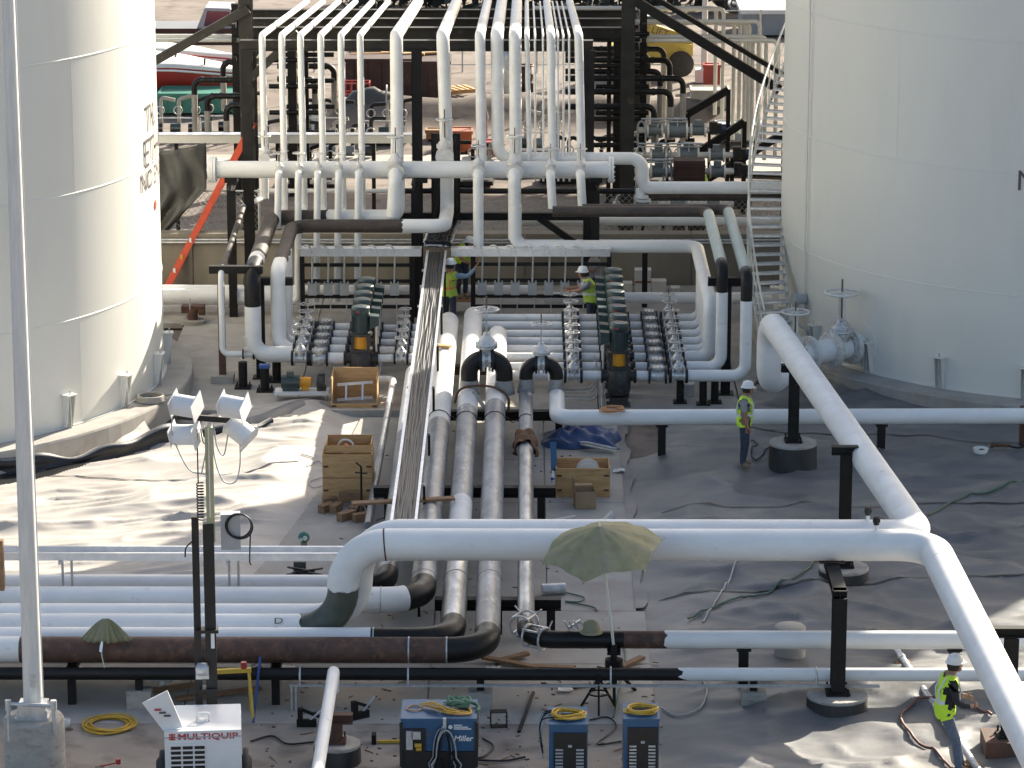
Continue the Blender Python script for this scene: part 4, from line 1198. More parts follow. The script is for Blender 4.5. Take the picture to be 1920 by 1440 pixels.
# brown crossing pipes dropping to the sunlit row
zb = 2.66
y1 = gy(408, zb); xb1 = gx(510, 408, zb)
y2 = gy(424, zb - .04); xb2 = gx(548, 424, zb - .04)
xv1, yv1 = xb1, gy(512, zb)
P = [V(gx(745, 405, zb), y1, 3.6), V(gx(745, 405, zb), y1, zb), V(xb1, y1, zb), V(xb1, yv1, zb), V(xb1, yv1, ZQ), V(xlg - VG, yv1, ZQ)]
path = fillet(P, [.28, .45, .36, .35], 9)
sW = s_at(path, 0, gx(612, 405, zb)); sE1 = s_at(path, 1, yv1 + .9); sE2 = s_at(path, 2, zb - .75)
pipe('brown bare pipe from the thick riser, its black elbow dropping white to the sunlit pumps', P, .185, bend=[.28, .45, .36, .35], n=20,
     secs=[(0, sW, 'white_paint', 'painted_run', .08), (sW - .1, s_at(path, 1, yv1 + 1.5), 'brown_pipe', 'bare_run', 0), (s_at(path, 1, yv1 + 1.5), sE1 - .1, 'white_dusty', 'painted_band', 0), (sE1 - .1, sE2, 'black_pipe', 'elbow', 0), (sE2, 1e9, 'white_paint', 'painted_run', 0)])
yv2 = gy(468, zb)
x830 = D(838, 318, 81.34).x
P = [V(x830, 81.34, 4.0), V(x830, 81.34, zb - .04), V(x830 - .02, y2, zb - .04), V(xb2, y2, zb - .04), V(xb2, LL[1], zb - .04), V(xb2, LL[1], ZQ), V(xlg - VG, LL[1], ZQ)]
path = fillet(P, [.28, .28, .45, .3, .35], 9)
sW = s_at(path, 0, gx(752, 420, zb)); sV = s_at(path, 1, LL[1] + .9)
pipe('brown bare pipe with long white crossing, turning down white with a torn coat edge', P, .16, bend=[.28, .28, .45, .3, .35], n=20,
     secs=[(0, sW, 'white_paint', 'painted_run', .08), (sW - .1, sV + .3, 'brown_pipe', 'bare_run', 0), (sV, 1e9, 'white_paint', 'painted_run', .2)])
for i in (2, 3, 4):
    x = xb2 + .05
    line(ORD8[i] + ' white drop of the sunlit row behind the torn coated riser', 'inner drops of the sunlit pumps', [V(xlg - VG, LL[i], ZQ), V(x, LL[i], ZQ), V(x, LL[i], zb)], r=.135, bend=.3, mat='white_paint')
# black portal under the brown pipes
t = thing('pipe_support', 'black steel post and arm under the brown pipes by the sunlit pumps', 'support', V(xb1 + .35, yv1 + .6, .13))
xs_, y_ = D(487, 560, yv1 + .5).x, yv1 + .5
part('column', MB().ibeam(V(xs_, y_, .13), V(xs_, y_, zb - .4), .2, .2, .02, up=(0, 1, 0)), 'black_steel', t)
part('head_beam', MB().beam(V(xs_ - .35, y_, zb - .3), V(xs_ + .75, y_, zb - .3), .17, .17), 'black_steel', t)
part('base_plate', MB().box(V(xs_, y_, .145), (.36, .36, .03)), 'black_steel', t)
a = G(418, 715, .13)
t = thing('pipe_support', 'rusty post with black cross arm on a small plinth beside the sunlit tank', 'support', a)
zt = D(418, 505, a.y).z
part('plinth', MB().box(a + V(0, 0, .07), (.5, .5, .20)), 'concrete', t)
part('column', MB().beam(a + V(0, 0, .16), V(a.x, a.y, zt - .08), .15, .15), 'rust_steel', t)
part('head_beam', MB().beam(V(a.x - .25, a.y, zt), V(a.x + .95, a.y, zt), .16, .17), 'black_steel', t)
# small thin pipe beside it feeding the skid pump
ys_ = a.y - .18; zs_ = D(430, 664, ys_).z
x0 = D(416, 600, ys_).x
top = D(416, 512, ys_).z
yk = gy(372, top)
P = [V(gx(492, 372, top), yk, 3.9), V(gx(492, 372, top), yk, top), V(x0 - .1, yk - 1.0, top), V(x0, ys_, top), V(x0, ys_, zs_), V(D(607, 664, ys_).x, ys_, zs_), V(D(607, 664, ys_).x, ys_, .58)]
path = fillet(P, [.14, .2, .2, .16, .14], 6)
sa, sb = s_at(path, 1, yk - 1.2), s_at(path, 1, ys_ + .6)
pipe('thin pipe dropping past the rusty post and running low to the skid pump', P, .068, bend=[.14, .2, .2, .16, .14], n=14, secs=[(0, sa, 'white_paint', 'painted_run', 0), (sa, sb, 'brown_pipe', 'bare_run', 0), (sb, 1e9, 'white_paint', 'painted_run', 0)])
v = proto_gate('small handwheel valve on the thin low pipe by the rusty post', None, (D(466, 664, ys_).x, ys_, zs_), ('valve_white', 'valve_white', 'valve_white', 'stem_brown'), r=.07)
v = proto_check('small check valve on the thin low pipe by the rusty post', None, (D(487, 664, ys_).x, ys_, zs_), r=.08)
for px, py, lab in ((456, 727, 'black stanchion with bolted foot under the thin low pipe'), (497, 733, 'black stanchion with blue top bracket before the sunlit pumps'), (519, 715, 'black stanchion half hidden behind the blue topped one')):
    a = G(px, py, .13)
    t = thing('pipe_stand', lab, 'support', a)
    zt = zs_ - .08 if px == 456 else ZQ - .13
    part('post', MB().cyl(a, V(a.x, a.y, zt), .10, n=14), 'black_steel', t)
    part('base_plate', MB().box(a + V(0, 0, .02), (.36, .36, .035)), 'black_steel', t)
    bb = MB()
    for sx in (-1, 1):
        for sy in (-1, 1): bb.cyl(a + V(sx * .14, sy * .14, 0), a + V(sx * .14, sy * .14, .10), .018, n=6)
    part('anchor_bolts', bb, 'black_steel', t)
    if px == 497: part('top_bracket', MB().box(V(a.x, a.y, zt + .03), (.24, .2, .07)), 'blue_paint', t)
# skid pump
a = G(560, 748, .13)
t = thing('skid_pump', 'small flat pump with dark motor and orange coupling on a white skid', 'pump', a)
x0, x1 = D(516, 740, a.y).x, D(617, 740, a.y).x
part('skid', MB().box(V((x0 + x1) / 2, a.y, .30), (x1 - x0, .42, .07)), 'white_dusty', t)
for x in (x0 + .05, x1 - .05):
    for dy in (-.16, .16): part('foot', MB().cyl(V(x, a.y + dy, .13), V(x, a.y + dy, .27), .025, n=8), 'galvanised', t)
xm = D(545, 722, a.y).x
zc = .52
mo = part('motor', MB().cyl(V(xm - .2, a.y, zc), V(xm + .2, a.y, zc), .155, n=20), 'motor_green', t)
part('motor_foot', MB().box(V(xm, a.y, .38), (.34, .26, .10)), 'motor_green', mo)
part('junction_box', MB().box(V(xm, a.y - .03, zc + .19), (.16, .14, .10)), 'motor_green', mo)
xc_ = D(572, 722, a.y).x
part('coupling_guard', MB().cyl(V(xc_ - .12, a.y, zc), V(xc_ + .14, a.y, zc), .11, n=16).box(V(xc_, a.y, .42), (.16, .14, .16)), 'orange_paint', t)
xk = D(603, 722, a.y).x
part('casing', MB().cyl(V(xk - .10, a.y, zc), V(xk + .06, a.y, zc), .17, n=18).cyl(V(xk, a.y, zc), V(xk, a.y, zc + .2), .075, n=12).box(V(xk, a.y, .38), (.2, .2, .10)), 'pump_dark', t)

# strut frames with boxes behind the pumps, cross tray above
YF = 79.8
def panel_frame(label, p0, p1, bars, boxes, group=None):
    x0, x1 = D(p0, 520, YF).x, D(p1, 520, YF).x
    t = thing('panel_frame', label, 'frame', V(x0, YF, .13))
    z = [D(900, py, YF).z for py in bars]
    for x in (x0, x1): part('post', MB().beam(V(x, YF, .13), V(x, YF, z[0] + .25), .11, .11), 'black_steel', t)
    for zz in z: part('crossbar', MB().beam(V(x0, YF - .06, zz), V(x1, YF - .06, zz), .05, .085), 'black_steel', t)
    for px in boxes:
        x = D(px, 540, YF).x; zc = (z[1] + z[2]) / 2
        b = part('control_box', MB().box(V(x, YF - .13, zc), (.21, .10, z[1] - z[2] - .10)), 'box_grey', t)
        for s in (-1, 1): part('mounting_lug', MB().box(V(x + s * .085, YF - .10, zc + (z[1] - z[2]) / 2 - .03), (.035, .03, .05)), 'galvanised', b)
        part('conduit', MB().cyl(V(x + .05, YF - .13, z[2] - .02), V(x + .05, YF - .13, .14), .014, n=6), 'galvanised', b)
        zt_ = D(900, 468, YF).z
        part('flex_conduit', MB().tube(wire([V(x - .20, YF - .05, zt_ + .10), V(x - .08, YF - .14, zt_ + .12), V(x + .01, YF - .18, zt_ - .02), V(x + .015, YF - .15, zt_ - .3), V(x, YF - .13, zc + .16)], 5), .024, 8), 'galvanised', b)
    return t
panel_frame('black strut frame with grey control boxes behind the shaded pumps', 887, 1142, (494, 524, 554, 573), (904, 935, 966, 998, 1029, 1059, 1090))
panel_frame('black strut frame with grey control boxes behind the sunlit pumps', 567, 772, (496, 526, 555, 574), (586, 616, 646, 676, 708, 740))
zt = D(900, 472, 79.75).z
for p0, p1, lab in ((563, 790, 'white cable duct over the control boxes of the sunlit pumps'), (846, 1144, 'white cable duct over the control boxes of the shaded pumps')):
    x0, x1 = D(p0, 470, 79.75).x, D(p1, 470, 79.75).x
    t = thing('cable_duct', lab, 'duct', V(x0, 79.75, zt))
    part('trough', MB().box(V((x0 + x1) / 2, 79.75, zt), (x1 - x0, .30, .17)), 'aluminium', t)
    part('cover', MB().box(V((x0 + x1) / 2, 79.75, zt + .094), (x1 - x0 + .02, .34, .016)), 'aluminium', t)
# tray piece climbing from the junction
b = D(819, 478, YT1)
t = thing('cable_tray', 'ribbed aluminium tray section climbing behind the brown pipe', 'cable tray', V(xT, YT1, ZT))
a_, b_ = V(b.x + .02, YT1 + .1, zt + .14), V(D(836, 420, 81.6).x, 81.6, D(836, 420, 81.6).z)
tray(t, [a_, b_], .62, cables=7, side=.10)
d_ = (b_ - a_)
for k in range(11): part('rung', MB().beam(a_ + d_ * (k / 10) + V(-.28, 0, .03), a_ + d_ * (k / 10) + V(.28, 0, .03), .03, .03), 'aluminium', t)
tray(t, [b_, V(b_.x, b_.y + .12, 4.45)], .62, cables=8, side=.10, mat='black_steel')

# cartons along the wall foot
for k, (px, w, h, lab) in enumerate(((1205, .40, .58, 'tall white carton stack seen between riser goalpost and pumps'), (1235, .36, .30, 'single white carton with plain sides beside the carton stack'), (1175, .26, .24, 'small white carton beside the pump motors'), (1266, .22, .12, 'flat white carton lying at the wall foot'))):
    a = G(px, 548, .13)
    t = thing('carton', lab, 'carton', a)
    part('box', MB().box(a + V(0, 0, h / 2 + .003), (w, .34, h)), 'carton_white', t)
    part('flap', MB().box(a + V(0, -.01, h + .012), (w + .01, .352, .016)), 'carton_white', t)
    if k == 0: part('tape', MB().box(a + V(0, -.178, h * .52), (w * .98, .006, .05)), 'orange_bin', t)

# floor level pipes behind the rows
YQ = 80.9; zq = D(430, 556, YQ).z
pipe('thick white floor pipe running from the sunlit tank to the first thin drop', [V(-13, YQ, zq), V(gx(560, 556, zq), YQ, zq)], .20, 'white_paint', n=18)
pipe('white floor pipe behind the black strut frame of the sunlit pumps', [V(-13, YQ + .5, zq + .05), V(gx(990, 552, zq), YQ + .5, zq + .05)], .13, 'white_paint', n=16)
pipe('white floor pipe running along the wall behind the cartons to the stairway', [V(gx(1020, 553, zq), YQ - .2, zq + .02), V(14, YQ - .2, zq + .02)], .14, 'white_paint', n=16)
a = G(362, 606, .13)
t = thing('pipe_support', 'rusty clamp support on a round base under the thick floor pipe', 'support', a)
part('base', MB().lathe([(.30, 0), (.30, .09), (.01, .1)], a, 20, smooth=False), 'concrete', t)
part('post', MB().cyl(a + V(0, 0, .08), a + V(0, 0, .35), .12, n=14), 'rust_steel', t)
part('saddle', MB().box(a + V(0, .1, .34), (.55, .3, .16)).box(a + V(.22, .05, .28), (.14, .26, .14)), 'rust_steel', t)
part('bolt', MB().cyl(a + V(-.06, -.05, .3), a + V(-.06, -.05, .62), .02, n=8), 'galvanised', t)
for dz in (0, .07):
    zc = D(900, 455, 84.3).z + dz
    solo('wall_conduit', MB().cyl(V(-13, 84.30, zc), V(13.5, 84.30, zc), .028, n=8), 'galvanised', ('upper' if dz else 'lower') + ' galvanised conduit run along the containment wall', 'conduit', V(-13, 84.3, zc), 'conduits on the containment wall')
# orange ladder leaning against the rack column
a, b = G(311, 543, .13), D(474, 232, 86.3)
t = thing('extension_ladder', 'orange extension ladder leaning up to the black rack column', 'ladder', a)
n_ = V(.03, .42, 0).normalized() * .2
for s in (-1, 1): part('rail', MB().beam(a + n_ * s, b + n_ * s, .16, .04, up=n_), 'orange_ladder', t)
d_ = b - a; Ln = d_.length
for k in range(int(Ln / .3)):
    p = a + d_ * ((k + .5) * .3 / Ln)
    part('rung', MB().cyl(p - n_ * 1.05, p + n_ * 1.05, .020, n=6), 'aluminium', t)
for f in (.12, .2, .3): part('sticker', MB().box(a + d_ * f + V(-.03, -.24, 0), (.06, .01, .16)), 'cable_yellow' if f == .2 else 'lettering_white', t)
# right end of the pad: buckets, conduits, boxes
a = G(1290, 742, .13)
t = thing('paint_can', 'dented white lidded can standing on the pump pad edge', 'can', a)
part('can_body', MB().cyl(a, a + V(0, 0, .27), .135, n=18), 'box_grey', t); part('lid', MB().cyl(a + V(0, 0, .27), a + V(0, 0, .30), .143, n=18), 'paper', t)
t = thing('conduit_bank', 'galvanised conduits bending up beside the first shaded pump', 'conduit', G(1090, 740, .13))
for k in range(4):
    y = gy(728 + k * 7, .2)
    part('conduit', MB().tube(fillet([V(gx(1050, 740, .2), y, .2), V(XPR - .52 + .02 * k, y, .2), V(XPR - .52 + .02 * k, y, .95)], .16, 5), .018, 8), 'galvanised', t)

# nozzle valve of the shaded tank
an = math.atan2(TANK_IN.y - TR.y, TANK_IN.x - TR.x)
aN, pN = ang_at(1612, 668, TR, 0)
dN = V(math.cos(aN), math.sin(aN), 0)
s0 = V(TR.x, TR.y, 1.08) + dN * RAD
t = thing('tank_nozzle', 'white tank nozzle pipe with bolted flanges at the shaded tank foot', 'pipe', s0)
part('nozzle', MB().cyl(s0 - dN * .1, s0 + dN * 2.2, .26, n=24), 'white_paint', t)
part('reinforcing_pad', MB().cyl(s0 - dN * .12, s0 + dN * .03, .55, n=28), 'tank_paint', t)
for k in (.28, .86, 1.5): flange(t, s0 + dN * k, dN, .26, 'valve_white', 16, .10)
v = thing('gate_valve', 'big gate valve with flat handwheel on the shaded tank nozzle', 'valve', s0 + dN * .55)
gate_valve(v, s0 + dN * .57, .215, dN, ('valve_silver', 'valve_silver', 'valve_white', 'stem_brown'), wheel=1.75, tall=1.05, body_len=1.05, fl=1.6)
v2 = dup(v, s0 + dN * 1.9, label='second smaller gate valve on the nozzle behind the slanting pipe', scale=.8)
q_ = s0 + dN * 2.2
pipe('white elbow joining the slanting overhead pipe to the tank nozzle', [q_, V(q_.x + dN.x * .5, q_.y + dN.y * .5, 1.06), TANK_IN], .26, bend=.5, n=24)
# level gauge with conduit on the shell
a, p = ang_at(1512, 560, TR, 0)
d_ = V(math.cos(a), math.sin(a), 0)
t = thing('level_gauge', 'round grey instrument with bent conduit on the shaded tank wall', 'gauge', p)
part('housing', MB().cyl(p + d_ * .03, p + d_ * .28, .13, n=18).cyl(p + d_ * .25, p + d_ * .33, .16, n=18), 'box_grey', t)
part('bracket', MB().box(p + d_ * .15 + V(0, 0, -.17), (.14, .14, .18)), 'galvanised', t)
part('conduit', MB().tube(wire([p + d_ * .2 + V(0, 0, -.1), p + d_ * .2 + V(0, 0, -.55), p + d_ * .24 + V(.25, -.1, -.75), p + d_ * .24 + V(.27, -.1, -1.35)], 5), .03, 8), 'galvanised', t)
part('riser_conduit', MB().cyl(p + d_ * .06 + V(0, 0, .1), p + d_ * .06 + V(0, 0, 7.5), .02, n=8), 'tank_rim', t)
# strut post with lamp near the ring wall
a = G(1890, 765, 0)
t = thing('instrument_post', 'strut post holding a round pinkish lamp at the shaded tank ring', 'post', a)
for dx in (-.26, .26): part('upright', MB().beam(a + V(dx, 0, 0), a + V(dx, 0, .95), .06, .06), 'galvanised', t)
part('crossbar', MB().beam(a + V(-.3, -.04, .82), a + V(.3, -.04, .82), .05, .09), 'galvanised', t)
part('lamp_housing', MB().cyl(a + V(0, -.02, .86), a + V(0, -.16, .86), .12, n=16), 'galvanised', t)
part('lens', MB().cyl(a + V(0, -.161, .86), a + V(0, -.175, .86), .085, n=16), 'cable_orange', t)
part('conduit', MB().cyl(a + V(0, -.05, 0), a + V(0, -.05, .76), .045, n=10), 'galvanised', t)

# ------------------------------------------------------------------ pipe rack with risers and manifold
YH = 80.72; ZH = D(760, 318, YH).z; YR = YH + .62; YBR = 80.2
xh0, xh1 = D(402, 318, YH).x, D(1146, 318, YH).x
mani = thing('manifold', 'long white manifold header bolted shut with a blind flange beside the ladder', 'pipe', V(xh0, YH, ZH))
part('header', MB().cyl(V(xh0, YH, ZH), V(xh1, YH, ZH), .205, n=24), 'white_paint', mani)
for x in (xh0 - .02, xh1): flange(mani, V(x, YH, ZH), (1, 0, 0), .205, 'white_paint', 14, .12)
part('blind_plate', MB().cyl(V(xh0 - .085, YH, ZH), V(xh0 - .15, YH, ZH), .31, n=24), 'white_paint', mani)
for px in (433, 790, 1117):
    x = D(px, 330, YH).x
    part('saddle', MB().box(V(x, YH, ZH - .25), (.3, .22, .12)), 'black_steel', mani)
# manifold support posts
for px, lab in ((433, 'black post under the blind end of the manifold'), (778, 'black post under the middle of the manifold'), (1117, 'black post under the flanged end of the manifold')):
    x = D(px, 330, YH).x
    t = thing('pipe_support', lab, 'support', V(x, YH, .13))
    part('column', MB().ibeam(V(x, YH, .13), V(x, YH, ZH - .48), .19, .19, .02, up=(0, 1, 0)), 'black_steel', t)
    part('head_beam', MB().ibeam(V(x, YH - .3, ZH - .395), V(x, YH + 1.2, ZH - .395), .17, .17, .02), 'black_steel', t)

ZTOP = D(560, 66, YR).z
def tops(px): return D(px, 66, YR).x
BACK = Vector((0, 17.0, -1.55))
# rear risers: down from the rack, passing behind the manifold
def rack_riser(label, pxt, pxb, r, zlow, tail, group=None, mat='white_paint'):
    xt, xb = tops(pxt), D(pxb, 318, YR).x
    top = V(xt, YR, ZTOP)
    P = [top + BACK, top, V(xb, YR, zlow)] + tail(xb)
    return pipe(label, P, r, mat, bend=[max(.16, r * 1.5)] + [max(.14, r * 2)] * (len(tail(xb))), group=group, n=16, name='riser_pipe')
SM = [(491, 497), (528, 533), (563, 570), (601, 606), (639, 643), (675, 679)]
ORD = ['first', 'second', 'third', 'fourth', 'fifth', 'sixth']
for k, (pt, pb) in enumerate(SM):
    if k == 0:
        rack_riser('first thin white riser counted from the ladder, feeding the thin low pipe', pt, pb, .080, 3.9, lambda x: [V(x, YR - .02, D(492, 372, YR).z)])
    else:
        zl_ = D(570, 392, YR).z
        rack_riser(ORD[k] + ' thin white riser counted from the ladder, bending forward at its foot', pt, pb, .080, zl_, lambda x: [V(x - .12, YR - .95, zl_ - .05)])
rack_riser('thick white riser next to the middle rack post, valve before it', 743, 745, .155, ZH + .1, lambda x: [V(x, YR - .5, ZH)])
rack_riser('thick white riser that passes behind the manifold and turns into the brown pipe', 830, 838, .155, 3.9, lambda x: [])
rack_riser('medium white riser with handwheel valve between two thick risers', 900, 903, .125, ZH + .1, lambda x: [V(x, YR - .4, ZH)])
rack_riser('thick white riser carrying the largest handwheel valve at the manifold', 966, 967, .150, ZH + .1, lambda x: [V(x, YR - .4, ZH)])
rack_riser('medium white riser among the thin tubes, valve at its foot', 1033, 1036, .105, ZH + .1, lambda x: [V(x, YR - .4, ZH)])
rack_riser('medium white riser at the rack end, valve at its foot', 1085, 1090, .105, ZH + .1, lambda x: [V(x, YR - .4, ZH)])
rack_riser('slim white riser standing alone beside the biggest valve riser', 988, 993, .060, ZH - .05, lambda x: [])
for k, px in enumerate((1003, 1018, 1046, 1056, 1067)):
    rack_riser(ORD8[k] + ' thin white tube counted from the slim riser, dropping at the rack end', px, px + 1, .026, ZH - .4, lambda x: [], 'thin tubes of the rack')
# the riser that turns along the back of the manifold and steps down to the shaded tank
YK = YR + .12; zk = D(1050, 297, YK).z
xk1 = D(1205, 300, YK).x; zk2 = D(1300, 352, YK).z
top = V(tops(932), YK, ZTOP)
xk0 = D(934, 290, YK).x
pipe('thick white riser turning along behind the manifold and stepping down to the stairway', [top + BACK, top, V(xk0, YK, zk), V(xk1, YK, zk), V(xk1, YK, zk2), V(12.0, YK, zk2)], .155, 'white_paint', bend=[.24, .34, .3, .2], n=18, name='riser_pipe')
t = thing('drip_leg', 'short white capped leg under the step of the thick riser pipe', 'pipe', V(xk1 - .1, YK, zk2 - .2))
part('leg_pipe', MB().cyl(V(xk1 - .05, YK, zk2 - .02), V(xk1 - .05, YK, zk2 - .2), .11, n=14), 'white_paint', t)
part('leg_flange', MB().cyl(V(xk1 - .02, YK, zk2 - .2), V(xk1 - .02, YK, zk2 - .25), .17, n=16).cyl(V(xk1 + .02, YK, zk2 - .28), V(xk1 + .02, YK, zk2 - .33), .19, n=16), 'white_paint', t)
pipe('dark brown pipe running under the white step pipe to the stairway', [V(xk1 + .1, YK + .3, zk2 - .26), V(12.0, YK + .3, zk2 - .26)], .12, 'brown_pipe', n=14)
# valves and front branches on the manifold
def branch(px, pxb, r, zend, label, lv, wheel=1.6, tall=1.0, tail=None, group=None, gv=None):
    x = D(px, 318, YH - .3).x
    v = thing('gate_valve', lv, 'valve', V(x, YBR + .14, ZH + .02), gv)
    gate_valve(v, V(x, YBR + .14, ZH + .02), r * .92, (0, 1, 0), ('valve_white',) * 3 + ('stem_brown',), wheel=wheel, tall=tall, body_len=1.1)
    xb = D(pxb, 360, YBR).x
    P = [V(x, YBR + .10, ZH), V(x, YBR - .16, ZH), V(xb, YBR - .16, zend)] + (tail or [])
    pipe(label, P, r, 'white_paint', bend=max(.16, r * 1.4), n=16, name='branch_pipe', group=group)
for k, (pv, pb) in enumerate(((524, 520), (561, 556), (597, 591), (636, 630), (673, 668))):
    zf = .62 if k == 0 else .42
    tl = None
    if k == 1: tl = [V(D(540, 552, YBR).x, YBR - .1, .66)]
    branch(pv, pb, .082, 2.45 if k == 0 else .66, ORD[k] + ' thin white branch dropping from the manifold, counted from the ladder', ORD[k] + ' small handwheel valve on the manifold, counted from the ladder', tail=tl, wheel=1.9, tall=1.1)
branch(742, 737, .155, 2.75, 'thick white branch dropping from the manifold to the brown pipe', 'tall handwheel valve on the manifold at the thick branch', wheel=1.3, tall=1.1)
branch(897, 897, .125, 1.9, 'medium white branch dropping from the manifold behind the cable duct', 'handwheel valve on the manifold above the medium branch', wheel=1.45, tall=.9)
branch(965, 965, .155, 2.2, 'thick white branch dropping from the manifold to the long white crossing', 'largest handwheel valve on the manifold', wheel=1.45, tall=1.1)
branch(1032, 1036, .105, 2.95, 'medium white branch dropping to the longer dark crossing pipe', 'handwheel valve above the longer dark crossing pipe', wheel=1.6, tall=1.0)
branch(1088, 1092, .105, 2.95, 'medium white branch dropping to the shorter dark crossing pipe', 'handwheel valve above the shorter dark crossing pipe', wheel=1.6, tall=1.0)
v = thing('gate_valve', 'handwheel valve set high on the riser behind the manifold', 'valve', V(tops(833), YR - .3, ZH + .5))
gate_valve(v, V(D(834, 300, YR).x, YR - .2, ZH + .25), .145, (0, 1, 0), ('valve_white',) * 3 + ('stem_brown',), wheel=1.35, tall=1.2, body_len=1.0)
v = thing('gate_valve', 'slim handwheel valve on the first thin riser', 'valve', V(D(497, 290, YR).x, YR - .12, ZH + .2))
gate_valve(v, V(D(497, 290, YR).x, YR - .12, ZH + .2), .085, (0, 1, 0), ('valve_white',) * 3 + ('stem_brown',), wheel=1.8, tall=1.2, body_len=1.0)

# steel of the rack
rk = thing('pipe_rack', 'dark steel pipe rack with beams carrying the white pipes', 'rack', V(D(785, 60, YR).x, YR + .4, .1))
YB = YR + .45
zb_ = ZTOP - .155 - .155
for px in (461, 781, 1105):
    x = D(px, 70, YB).x
    part('column', MB().ibeam(V(x, YB, .05), V(x, YB, zb_ - .1), .25, .25, .022, up=(0, 1, 0)), 'black_steel', rk)
part('beam', MB().ibeam(V(D(449, 66, YB).x, YB, zb_), V(D(1112, 66, YB).x, YB, zb_), .24, .26, .022), 'rack_steel', rk)
for f, dz in ((.36, 0), (.62, 0), (.9, 0)):
    c = V(0, YR + BACK.y * f, ZTOP + BACK.z * f - .31)
    x0, x1 = D(455, 30, c.y).x, D(1180, 30, c.y).x
    part('beam', MB().ibeam(V(x0, c.y, c.z), V(x1, c.y, c.z), .26, .34, .024), 'rack_steel', rk)
    for px in (470, 1172): part('column', MB().ibeam(V(D(px, 30, c.y).x, c.y, .05), V(D(px, 30, c.y).x, c.y, c.z - .1), .25, .25, .022, up=(0, 1, 0)), 'black_steel', rk)
YC = 86.4
for px in (463, 1177):
    x = D(px, 150, YC).x
    part('main_column', MB().ibeam(V(x, YC, .05), V(x, YC, 8.5), .34, .36, .03, up=(0, 1, 0)), 'rack_steel', rk)
part('beam', MB().ibeam(V(D(463, 10, YC).x, YC, 7.3), V(D(1177, 10, YC).x, YC, 7.3), .3, .34, .026), 'rack_steel', rk)
part('brace', MB().beam(D(287, 116, YC - .2), D(466, 16, YC - .2), .2, .22), 'rack_steel', rk)
part('brace', MB().beam(D(466, 150, YC - .1), D(560, 62, YC - .1), .2, .2), 'rack_steel', rk)
part('brace', MB().beam(D(1192, 2, YC - .2), D(1462, 168, YC - .2), .2, .24), 'black_steel', rk)
part('brace', MB().beam(D(1215, -12, YC + 1.4), D(1470, 140, YC + 1.4), .3, .12), 'black_steel', rk)
part('brace', MB().beam(D(1010, 408, YB), D(1078, 455, YB), .14, .16), 'black_steel', rk)
zl_ = D(900, 405, YB).z
part('beam', MB().ibeam(V(D(600, 405, YB).x, YB, zl_), V(D(1115, 405, YB).x, YB, zl_), .18, .18, .02), 'black_steel', rk)
zl_ = D(900, 480, YB).z
for px in (431, 1210): part('post', MB().beam(V(D(px, 400, YB).x, YB, .1), V(D(px, 400, YB).x, YB, D(px, 345, YB).z if px < 900 else D(px, 462, YB).z), .13, .13), 'black_steel', rk)
# light pipe and dark pipe strapped along the rack foot
zz = D(600, 358, YB + .2).z
pipe('light pipe along the rack foot behind the thin branches', [V(D(500, 358, YB + .2).x, YB + .2, zz), V(D(745, 358, YB + .2).x, YB + .2, zz)], .055, 'white_dusty', n=12)
pipe('black pipe along the rack foot behind the thick branches', [V(D(746, 358, YB + .2).x, YB + .2, zz), V(D(1190, 358, YB + .2).x, YB + .2, zz)], .07, 'black_pipe', n=12)
zz = D(1200, 415, YB + 1.2).z
pipe('pale square conduit crossing behind the dark pipes to the stairway', [V(D(960, 415, YB + 1.2).x, YB + 1.2, zz), V(12, YB + 1.2, zz)], .11, 'white_cream', n=8)

# chain link fence on the wall line
YN = 85.4
def fence(label, p0, p1, ztop):
    x0, x1 = D(p0, 400, YN).x, D(p1, 400, YN).x
    t = thing('chain_link_fence', label, 'fence', V(x0, YN, .1))
    n = max(1, int((x1 - x0) / 1.9))
    for i in range(n + 1): part('post', MB().cyl(V(x0 + (x1 - x0) * i / n, YN, .1), V(x0 + (x1 - x0) * i / n, YN, ztop + .05), .035, n=8), 'galvanised', t)
    part('top_rail', MB().cyl(V(x0, YN, ztop), V(x1, YN, ztop), .026, n=8), 'galvanised', t)
    mb = MB(); h = ztop - 1.3; st = .16; k = 0
    x = x0 - h
    while x < x1:
        for sg in (1, -1):
            a = [x, 1.3] if sg == 1 else [x, ztop]; b = [x + h, ztop] if sg == 1 else [x + h, 1.3]
            ax_, bx_ = max(a[0], x0), min(b[0], x1)
            if bx_ - ax_ > .02:
                f = lambda q: a[1] + (b[1] - a[1]) * (q - a[0]) / (b[0] - a[0])
                mb.beam(V(ax_, YN, f(ax_)), V(bx_, YN, f(bx_)), .009, .009)
        x += st
    o = part('wire_mesh', mb, 'fence_wire', t); o['kind'] = 'stuff'
fence('chain link fence beside the black tarpaulin and ladder', 285, 486, D(400, 358, YN).z)
fence('chain link fence behind the manifold end and dark crossing pipes', 1105, 1470, D(1300, 358, YN).z)
